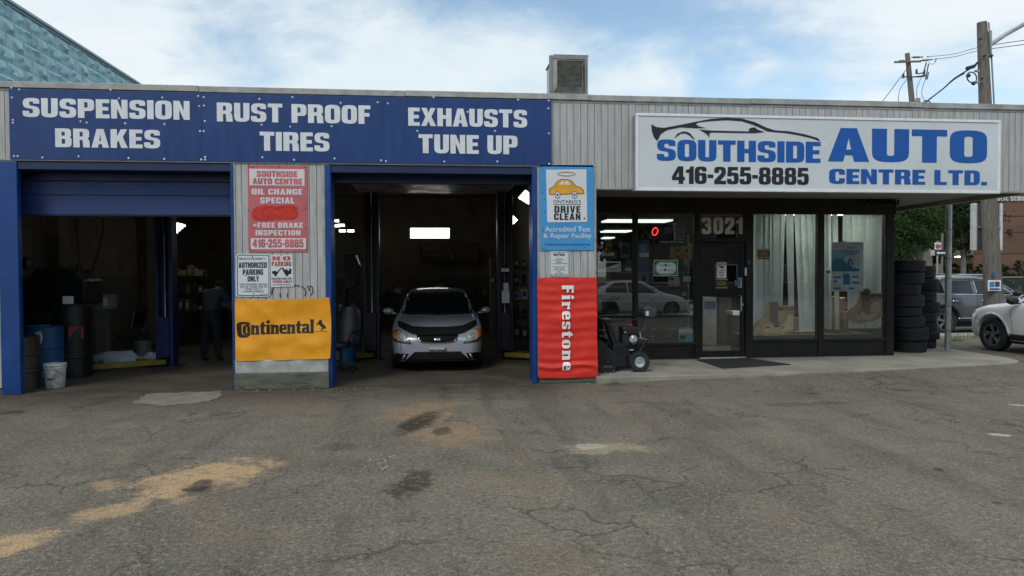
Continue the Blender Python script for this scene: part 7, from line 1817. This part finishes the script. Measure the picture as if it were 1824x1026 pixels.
# distant leaning pole
YD2 = 24.0
d0, d1 = P(1616, 95, YD2), P(1648, 420, YD2)
dx = (d1[0] - d0[0]) / (d1[1] - d0[1]); gx0 = d1[0] - dx * d1[1]
root = thing('utility_pole', 'distant leaning timber utility pole with crossarm, cut-outs and insulators', 'utility pole', (gx0, YD2, 0))
MB().cyl((gx0, YD2, 0), (d0[0], YD2, d0[1]), .24, .115, n=18).build('trunk', timber, root, smooth=60)
zp = (1580, 80, 8.55)
def q3(a, b_, Y=YD2 - .2): return px3(zp[0] + a / zp[2], zp[1] + b_ / zp[2], Y)
dk = mat('dark_fitting', (.03, .028, .028), .6)
def bar(name, a, b_, r, m=dk): MB().tube([q3(*a), q3(*b_)], r, 8).build(name, m, root, smooth=True)
bar('crossarm', (112, 262), (515, 250), .055, timber); bar('crossarm', (345, 492), (600, 470), .035)
for a, b_ in (((190, 243), (280, 243)), ((405, 188), (500, 186)), ((540, 235), (630, 230))): bar('insulator', a, b_, .055, mat('grey_insulator', (.20, .23, .24), .4))
for a, b_ in (((375, 190), (550, 184)), ((505, 240), (690, 222)), ((610, 180), (630, 182)), ((735, 215), (760, 212)), ((730, 245), (748, 247))): bar('line_clamp', a, b_, .03)
for a, b_ in (((600, 265), (545, 465)), ((632, 290), (588, 520)), ((315, 395), (305, 515)), ((545, 465), (575, 470)), ((575, 370), (572, 470)), ((632, 415), (612, 515)), ((588, 518), (615, 518)), ((470, 440), (545, 425)), ((455, 490), (560, 480)), ((225, 500), (300, 480))): bar('fuse_cutout', a, b_, .03)
for a in ((450, 400), (250, 465)): MB().cyl(q3(a[0], a[1] + 40), q3(a[0], a[1] - 30), .06, .045, n=10).build('arrester', dk, root, smooth=True)
MB().cyl(q3(470, 870), q3(470, 815), .13, .12, n=12).build('meter_cap', mat('grey_cap', (.25, .26, .25), .5), root, smooth=True)
def wire(pts, r, label, m=None, name='overhead_wire', grp='overhead wires'):
    V = [Vector(p) for p in pts]; out = []
    for i in range(len(V) - 1):
        a = V[max(0, i - 1)]; b_, c = V[i], V[i + 1]; d = V[min(len(V) - 1, i + 2)]
        for k in range(8):
            t = k / 8; out.append(.5 * ((2 * b_) + (c - a) * t + (2 * a - 5 * b_ + 4 * c - d) * t * t + (3 * b_ - a - 3 * c + d) * t ** 3))
    out.append(V[-1])
    return tag(MB().tube(out, r, 5).build(name, m or dk, smooth=True), label, 'wire', grp)
wire([q3(630, 180), px3(1700, 96, 20), px3(1745, 84, 15), px3(1850, 68, 9)], .013, 'upper thin line running from the distant pole past the timber pole')
wire([q3(690, 222), px3(1700, 101, 20), px3(1745, 90, 15), px3(1850, 76, 9)], .013, 'lower thin line running from the distant pole past the timber pole')
wire([q3(320, 340), q3(200, 500), q3(0, 770), px3(1540, 220, 22)], .018, 'guy wire slanting down left from the distant pole')
wire([q3(300, 525), q3(205, 660), q3(175, 790), q3(185, 900)], .014, 'curved wire dropping left of the distant pole')
wire([q3(520, 500), q3(460, 640), q3(450, 740), q3(460, 820)], .014, 'curved wire dropping just right of the distant pole')
wire([q3(585, 520), q3(545, 640), q3(530, 750), q3(570, 850)], .014, 'outermost curved wire dropping right of the distant pole')
wire([q3(632, 262), q3(665, 290), q3(710, 290), q3(742, 250)], .012, 'short looping jumper wire at the distant pole')
Yc2 = 7.0
wire([px3(1742, 110, 6.2), px3(1730, 121, 6.4), px3(1700, 140, Yc2), px3(1680, 158, 7.6), px3(1650, 181, 8.4), px3(1636, 192, 9)], .020, 'thick service cable sagging from the timber pole down to the roof')
wire([px3(1718, 131, 6.4), px3(1702, 140, 7.0), px3(1688, 151, 7.4), px3(1660, 174, 8.1), px3(1640, 190, 9)], .014, 'thinner service cable just under the thick one')
# coil of cable
cpts = []
for i in range(26):
    t = 2 * math.pi * i / 26; cpts.append(px3(1731 + 8.6 * math.cos(t) + 1.5 * math.sin(t), 138 + 9.5 * math.sin(t), 6.1))
tag(MB().tube(cpts, .016, 6, closed=True).build('cable_coil', dk, smooth=True), 'round coil of spare black cable left of the timber pole', 'cable')
for q in ((1725, 134.5), (1734, 148.5)): tag(MB().box(px3(*q, 6.05), (.09, .07, .08), 0, 0, R(20)).build('splice_box', dk, bevel=.015), ('upper' if q[0] < 1730 else 'lower') + ' black splice box on the coil of spare cable', 'splice box')
tag(MB().tube([px3(1722, 122, 6.2), px3(1735, 118, 6.2), px3(1741, 112, 6.2)], [.05, .045, .02], 8).build('cable_clamp', dk, smooth=True), 'dark strain clamp on the cable beside the timber pole', 'clamp')
tag(MB().tube([px3(1640, 186, 8.8), px3(1648, 179, 8.8), px3(1656, 181, 8.8), px3(1661, 190, 8.8)], .018, 6).build('service_mast', dk, smooth=True), 'looped black service cable ends standing on the roof', 'cable')

# ------------------------------------------------------------------ school across the street
def brick_mat():
    k = NB('brown_school_brick')
    bt = k.n('ShaderNodeTexBrick'); bt.inputs['Scale'].default_value = 1
    cv = k.n('ShaderNodeSeparateXYZ'); k.link(k.pos, cv.inputs[0]); cb = k.n('ShaderNodeCombineXYZ')
    k.link(k.math('ADD', cv.outputs[0], cv.outputs[1]), cb.inputs[0]); k.link(cv.outputs[2], cb.inputs[1]); k.link(cb.outputs[0], bt.inputs[0])
    bt.inputs['Color1'].default_value = (.135, .068, .042, 1); bt.inputs['Color2'].default_value = (.085, .046, .030, 1); bt.inputs['Mortar'].default_value = (.15, .115, .085, 1)
    bt.inputs['Brick Width'].default_value = .22; bt.inputs['Row Height'].default_value = .075; bt.inputs['Mortar Size'].default_value = .007
    c = k.mix(k.math('MULTIPLY', k.rng(k.noise(k.mapv(k.pos, (.3, .3, 1.4)), .8, 6, .65), .42, .66), .5), bt.outputs[0], (.19, .10, .065))
    k.link(c, k.b.inputs['Base Color']); k.b.inputs['Roughness'].default_value = .9
    return k.m
brick = brick_mat()
YSC = 36.0
x0_, x1_ = P(1735, 400, YSC)[0], P(2300, 400, YSC)[0]
zt_ = 8.2
root = thing('school_building', 'brown brick school across the street with white lettering high on its wall', 'building', ((x0_ + x1_) / 2, YSC + 5, 0))
MB().bx(x0_, x1_, YSC, YSC + 12, 0, zt_).build('wall', brick, root)
MB().bx(x0_ - 14, x0_, YSC + 2.2, YSC + 12, 0, 6.2).build('wall', brick, root)
MB().bx(x0_ - .05, x1_, YSC - .1, YSC + 12.1, zt_, zt_ + .2).build('parapet', metal_trim, root)
for zz_ in (P(1800, 414, YSC)[1], P(1800, 385, YSC)[1], P(1800, 452, YSC)[1]): MB().bx(x0_, x1_, YSC - .012, YSC - .001, zz_ - .03, zz_ + .03).build('course_line', mat('brick_dark_course', (.05, .03, .022), .9), root)  # darker bands across the brick wall
cz0, cz1 = P(1700, 455, YSC - 3)[1], P(1700, 447, YSC - 3)[1]
cxa, cxb = P(1640, 450, YSC - 3)[0], P(1734, 450, YSC - 3)[0]
MB().bx(cxa, cxb, YSC - 3, YSC + 2.2, cz0, cz1).build('entrance_canopy', mat('grey_canopy_edge', (.26, .26, .24), .7), root)
for px in (1722, 1668): x_ = P(px, 480, YSC - 2.6)[0]; MB().bx(x_ - .18, x_ + .18, YSC - 2.8, YSC - 2.4, 0, cz0).build('canopy_column', brick, root)
x_, z_ = P(1711, 457, YSC - 1.5); MB().bx(x_ - .28, x_ + .28, YSC - 1.7, YSC - 1.3, cz0 - .10, cz0 - .01).build('canopy_lamp', mat('lit_canopy_lamp', (.9, .9, .8), .5, emis=(1, .95, .8), es=3), root)
x_, z_ = P(1797, 412, YSC); MB().box((x_, YSC - .12, z_), (.30, .24, .34)).build('wall_lamp', dk, root, bevel=.04)
xe, ze0 = P(1776, 362, YSC - .05); xf, zf = P(1826, 352, YSC - .05)
per = (P(1824.5, 350, YSC)[0] - P(1797, 350, YSC)[0]) / 4.6
xw = P(1797.5, 350, YSC)[0]
zb_ = P(1797, 361, YSC)[1]; zh = .33
lt = mat('white_school_letters', (.55, .56, .55), .5)
for s_, xs in (('PUBLIC', xw - per * 5.9), ('SCHOOL', xw)):
    me = contours_mesh('lettering', word_contours(s_, 2.4), .03); fit(me, xs + per * .15, xs + per * (5.35 if s_ == 'PUBLIC' else 6.3), zb_ + .12, zb_ + .12 + zh, YSC - .06)
    link_mesh('lettering', me, lt, root)
for i in range(5):
    xx = x0_ + 6 + i * 5
    f = MB().bx(xx, xx + 2.6, YSC - .03, YSC + .0, 4.9, 6.6).build('window', black_trim, root)
    sub(MB().bx(xx + .06, xx + 1.27, YSC - .04, YSC - .031, 4.96, 6.54).build('pane', glass_dark), f); sub(MB().bx(xx + 1.33, xx + 2.54, YSC - .04, YSC - .031, 4.96, 6.54).build('pane', glass_dark), f)
# chain link fence
YF2 = 28.5
root = thing('mesh_fence', 'green grey chain link fence with top rail along the school side of the street', 'fence', (36, YF2, .1))
zt_ = P(1750, 494, YF2)[1]
fm = mat('fence_green_grey', (.10, .14, .12), .6, .2)
MB().cyl((18, YF2, zt_), (62, YF2, zt_), .03, n=8).build('top_rail', steel, root)
for i in range(18): MB().cyl((18.5 + i * 2.5, YF2, .1), (18.5 + i * 2.5, YF2, zt_), .035, n=8).build('fence_post', steel, root)
b = MB()
for i in range(420):
    x = 18 + i * .105
    b.add([(x, YF2 - .003, .15), (x + .012, YF2 - .003, .15), (x + zt_ * .5 + .012, YF2 - .003, zt_), (x + zt_ * .5, YF2 - .003, zt_)], [(0, 1, 2, 3)])
    b.add([(x, YF2 + .003, .15), (x + .012, YF2 + .003, .15), (x - zt_ * .5 + .012, YF2 + .003, zt_), (x - zt_ * .5, YF2 + .003, zt_)], [(0, 1, 2, 3)])
stuff(b.build('chain_mesh', fm, root))

# ------------------------------------------------------------------ foliage
def leaf_mat(name, c, var=.45):
    if name in MATS: return MATS[name]
    k = NB(name)
    oi = k.noise(k.pos, 1.3, 3); wn = k.n('ShaderNodeTexWhiteNoise'); 
    sn = k.n('ShaderNodeVectorMath', operation='SNAP'); k.link(k.pos, sn.inputs[0]); sn.inputs[1].default_value = (.25, .25, .25); k.link(sn.outputs[0], wn.inputs[0])
    f = k.math('ADD', k.math('MULTIPLY', k.rng(oi, .3, .7), .6), k.math('MULTIPLY', wn.outputs[0], .4))
    k.link(k.mix(f, tuple(v * (1 - var) for v in c), tuple(v * (1 + var) for v in c)), k.b.inputs['Base Color'])
    k.b.inputs['Roughness'].default_value = .65; k.b.inputs['Specular IOR Level'].default_value = .3
    tr = k.n('ShaderNodeBsdfTranslucent'); tr.inputs[0].default_value = (c[0] * 1.6, c[1] * 1.9, c[2] * .8, 1)
    ms = k.n('ShaderNodeMixShader'); ms.inputs[0].default_value = .3; k.link(k.b.outputs[0], ms.inputs[1]); k.link(tr.outputs[0], ms.inputs[2]); k.link(ms.outputs[0], k.t.nodes['Material Output'].inputs[0])
    MATS[name] = k.m
    return k.m
def crown(centres, n, leaf, seed, squash=1.0, needle=False):
    rs = random.Random(seed); b = MB(); tot = sum(r ** 2 for _, r in centres)
    for (c, r) in centres:
        m = int(n * r ** 2 / tot)
        clumps = [(Vector((rs.gauss(0, 1), rs.gauss(0, 1), rs.gauss(0, 1))).normalized() * r * rs.uniform(.45, 1.02)) for _ in range(max(6, m // 26))]
        for i in range(m):
            d = clumps[rs.randrange(len(clumps))]
            p = Vector(c) + Vector((d.x, d.y, d.z * squash)) + Vector((rs.gauss(0, 1), rs.gauss(0, 1), rs.gauss(0, .7))) * r * .15
            a = Vector((rs.gauss(0, 1), rs.gauss(0, 1), rs.gauss(0, 1) + .3)).normalized(); u = a.orthogonal().normalized(); v = a.cross(u)
            s_ = leaf * rs.uniform(.6, 1.3); t = rs.uniform(0, 6.28); uu = (u * math.cos(t) + v * math.sin(t)) * s_; vv = (v * math.cos(t) - u * math.sin(t)) * s_ * (.2 if needle else .55)
            b.add([p - uu, p + vv, p + uu, p - vv], [(0, 1, 2, 3)])
    return b
def tree(label, x, y, h, crowns, leafm, n, leaf, seed, trunk_r=.18, group=None):
    root = thing('tree', label, 'tree', (x, y, 0), 0, group)
    t = MB(); rs = random.Random(seed)
    t.tube([(0, 0, 0), (.05, 0, h * .3), (-.04, .05, h * .55), (0, 0, h * .8)], [trunk_r, trunk_r * .8, trunk_r * .55, trunk_r * .2], 10)
    for c, r in crowns:
        z0 = h * rs.uniform(.25, .5); t.tube([(0, 0, z0), (c[0] * .5, c[1] * .5, (z0 + c[2]) / 2), tuple(c)], [trunk_r * .45, trunk_r * .28, trunk_r * .08], 7)
    t.build('trunk', timber, root, smooth=True, world=False)
    crown(crowns, n, leaf, seed).build('crown', leafm, root, world=False)
green1 = leaf_mat('leaf_green', (.026, .054, .014)); green2 = leaf_mat('leaf_dark', (.013, .029, .011)); green3 = leaf_mat('cedar_green', (.013, .030, .008))
def ctr(px, py, Y, r): x, z = P(px, py, Y); return x, z, r
def tree_px(label, Y, base_px, blobs, m, n, leaf, seed, tr=.2):
    xb = P(base_px, 450, Y)[0]; cs = []
    for px, py, r in blobs:
        x, z = P(px, py, Y); cs.append(((x - xb, random.uniform(-.6, .6), z), r))
    tree(label, xb, Y, max(c[0][2] for c in cs) + 1, cs, m, n, leaf, seed, tr)
tree_px('leafy tree with bright green tips hanging under the canopy edge behind the tyres', 20, 1640, [(1600, 400, 1.1), (1625, 385, 1.2), (1650, 405, 1.1), (1612, 425, .9), (1665, 390, .9), (1640, 430, .8)], green1, 9000, .075, 3, .16)
tree_px('dark dense tree filling the gap left of the steel post', 27, 1612, [(1585, 430, 1.7), (1615, 440, 1.6), (1590, 380, 1.8), (1640, 400, 1.6), (1560, 400, 2)], green2, 8000, .11, 4)
tree_px('tall dark green tree between the steel post and the timber pole', 30, 1715, [(1700, 385, 1.7), (1725, 400, 1.6), (1700, 425, 1.3), (1728, 370, 1.7), (1712, 350, 1.8), (1735, 430, .9)], leaf_mat('leaf_mid', (.014, .032, .010)), 10000, .10, 5)
tree_px('background tree behind the fence at the far left of the gap', 33, 1590, [(1575, 470, 1.8), (1600, 480, 1.4), (1620, 465, 1.5), (1640, 480, 1.0), (1660, 470, .9)], green2, 6000, .12, 6)
for i, (px, top, r) in enumerate(((1680, 464, .55), (1702, 470, .55), (1726, 468, .6), (1748, 470, .6), (1788, 470, .62), (1815, 463, .8), (1850, 460, .9))):
    Y = 30.5; x, zt_ = P(px, top, Y)
    root = thing('cedar_shrub', ['cedar shrub nearest the steel post by the fence', 'cedar shrub just right of the steel post', 'cedar shrub under the canopy column of the school', 'cedar shrub just left of the timber pole', 'cedar shrub just right of the timber pole', 'big round cedar shrub above the white SUV', 'cedar shrub at the right picture edge'][i], 'shrub', (x, Y, .1), 0, 'shrubs in front of the school')
    crown([((0, 0, zt_ * .30), r), ((0, 0, zt_ * .58), r * .85), ((0, 0, zt_ * .82), r * .5)], 2600, .055, 50 + i).build('foliage', green3, root, world=False)
    MB().cyl((0, 0, -.05), (0, 0, zt_ * .6), .05, .02, n=6).build('stem', timber, root, world=False)
# one way arrow and no entry sign by the junction
YG = 17.5
x_, _ = P(1678, 480, YG)
root = thing('traffic_sign', 'black one way sign with a white left arrow, half hidden by the steel post', 'traffic sign', (x_, YG, 0))
MB().cyl((x_, YG, 0), (x_, YG, 3.4), .045, n=12).build('post', timber, root, smooth=True)
zo = (1590, 360, 7.329)
def rg(q, Y): return rect(*zpx(zo, *q), Y)
x0_, x1_, z0_, z1_ = rg((565, 628, 745, 698), YG - .08); MB().bx(x0_, x1_, YG - .08, YG - .07, z0_, z1_).build('panel', bw, root, bevel=.002)
shape(root, 'arrow_print', wp, [(570, 662), (602, 640), (602, 652), (735, 652), (735, 674), (602, 674), (602, 688)], YG - .085, zo)
x0_, x1_, z0_, z1_ = rg((498, 626, 552, 698), YG - .08); MB().bx(x0_, x1_, YG - .08, YG - .07, z0_, z1_).build('side_plate', mat('pale_side_plate', (.40, .44, .45), .5), root)
x0_, x1_, z0_, z1_ = rg((555, 535, 632, 612), YG + 1); Yn = YG + 1
root = thing('traffic_sign', 'round red no entry sign peeping above the one way sign', 'traffic sign', ((x0_ + x1_) / 2, Yn, 0))
MB().cyl(((x0_ + x1_) / 2, Yn + .04, 0), ((x0_ + x1_) / 2, Yn + .04, z1_ + .1), .035, n=10).build('post', steel, root, smooth=True)
MB().bx(x0_ - .02, x1_ + .02, Yn, Yn + .01, z0_ - .02, z1_ + .02).build('backing', wp, root)
shape(root, 'disc_print', redp, ell(594, 573, 36, 37, 26), Yn - .005, zo); shape(root, 'bar_print', wp, [(570, 540), (618, 540), (618, 550), (570, 550)], Yn - .008, zo)
x_, z_ = P(1672, 490, 19); tag(MB().cyl((x_, 19, 0), (x_, 19, 2.1), .16, n=14).build('timber_post', timber, smooth=True), 'short thick timber post behind the one way sign', 'post')
# ------------------------------------------------------------------ across the lot, behind the camera: what the shop glass mirrors
def house(label, x, y, w_, d, h, roofh, wallm, roofm, seed):
    root = thing('house', label, 'house', (x, y, 0), 0, 'houses mirrored in the shop glass')
    MB().bx(-w_ / 2, w_ / 2, -d / 2, d / 2, 0, h).build('wall', wallm, root, world=False)
    r_ = MB().prism([(-w_ / 2 - .4, h), (w_ / 2 + .4, h), (0, h + roofh)], -d / 2 - .4, d / 2 + .4).build('roof', roofm, root, world=False)
    ch = MB().bx(w_ * .2, w_ * .2 + .7, -1, -.3, h, h + roofh + .4).build('chimney', brick, None); ch.parent = r_
    for k in range(2):
        for zf in (1.0, 3.8):
            if zf + 1.3 > h: continue
            xx = -w_ / 2 + 1.0 + k * (w_ - 3.6)
            f = MB().bx(xx, xx + 1.6, d / 2, d / 2 + .06, zf, zf + 1.3).build('window', wp, root, world=False)
            p_ = MB().bx(xx + .08, xx + 1.52, d / 2 + .061, d / 2 + .07, zf + .08, zf + 1.22).build('pane', glass_dark, None); p_.parent = f
    dr = MB().bx(-.5, .5, d / 2, d / 2 + .07, 0, 2.1).build('door', bronze, root, world=False)
hb = mat('dark_house_brick', (.10, .06, .045), .9, var=.3, vs=2); hr = mat('dark_shingle', (.035, .035, .038), .9, var=.3)
house('two storey brown house across the road behind the camera', 6, -37, 9, 9, 5.6, 3.4, hb, hr, 1)
house('narrow gabled house beside it behind the camera', 17.5, -36, 8, 9, 5.6, 3.8, mat('grey_house_render', (.15, .145, .13), .9), hr, 2)
house('low dark house at the end of the row behind the camera', 30, -38, 12, 9, 5.2, 3.2, hb, hr, 3)
house('wide dark house at the start of the row behind the camera', -8, -38, 13, 9, 5.4, 3.0, hb, hr, 4)
for i, (x, y, s) in enumerate(((11.5, -30, 1.2), (24, -30, 1.3), (0, -31, 1.2), (36, -33, 1.5), (-14, -31, 1.4))):
    tree(['broad tree between the two storey houses behind the camera', 'broad tree right of the gabled house behind the camera', 'broad tree left of the brown house behind the camera', 'last tree of the row behind the camera', 'first tree of the row behind the camera'][i], x, y, 7 * s, [((0, 0, 5 * s), 2.2 * s), ((1.4 * s, .5, 4 * s), 1.6 * s), ((-1.5 * s, 0, 4.2 * s), 1.6 * s), ((0, .4, 6.6 * s), 1.5 * s), ((.3, 0, 2.9 * s), 1.5 * s)], green2, 5000, .20, 70 + i, .25, 'trees mirrored in the shop glass')
# white crumbs of broken filler beside the oil stain, leaves and scraps along the walls
rs = random.Random(21); b = MB()
for (px, py, n, spread, s0) in ((668, 822, 8, .10, .014), (680, 832, 8, .12, .012), (676, 815, 4, .08, .014), (830, 742, 4, .2, .008), (560, 690, 20, .5, .012), (640, 700, 14, .6, .010), (1090, 668, 14, .6, .010)):
    X, Y = G(px, py)
    for i in range(n):
        x, y = X + rs.gauss(0, spread), Y + rs.gauss(0, spread * .6)
        if py < 700: y = min(y, -.12)
        s_ = s0 * rs.uniform(.4, 1.2); a = rs.uniform(0, 3)
        b.box((x, y, s_ * .3), (s_ * 1.4, s_, s_ * .6), a, rs.uniform(-.3, .3))
stuff(b.build('debris', mat('pale_crumbs', (.38, .36, .31), .9, var=.35, vs=40)), 'pale crumbs and chips lying on the asphalt near the stains and piers', 'debris')
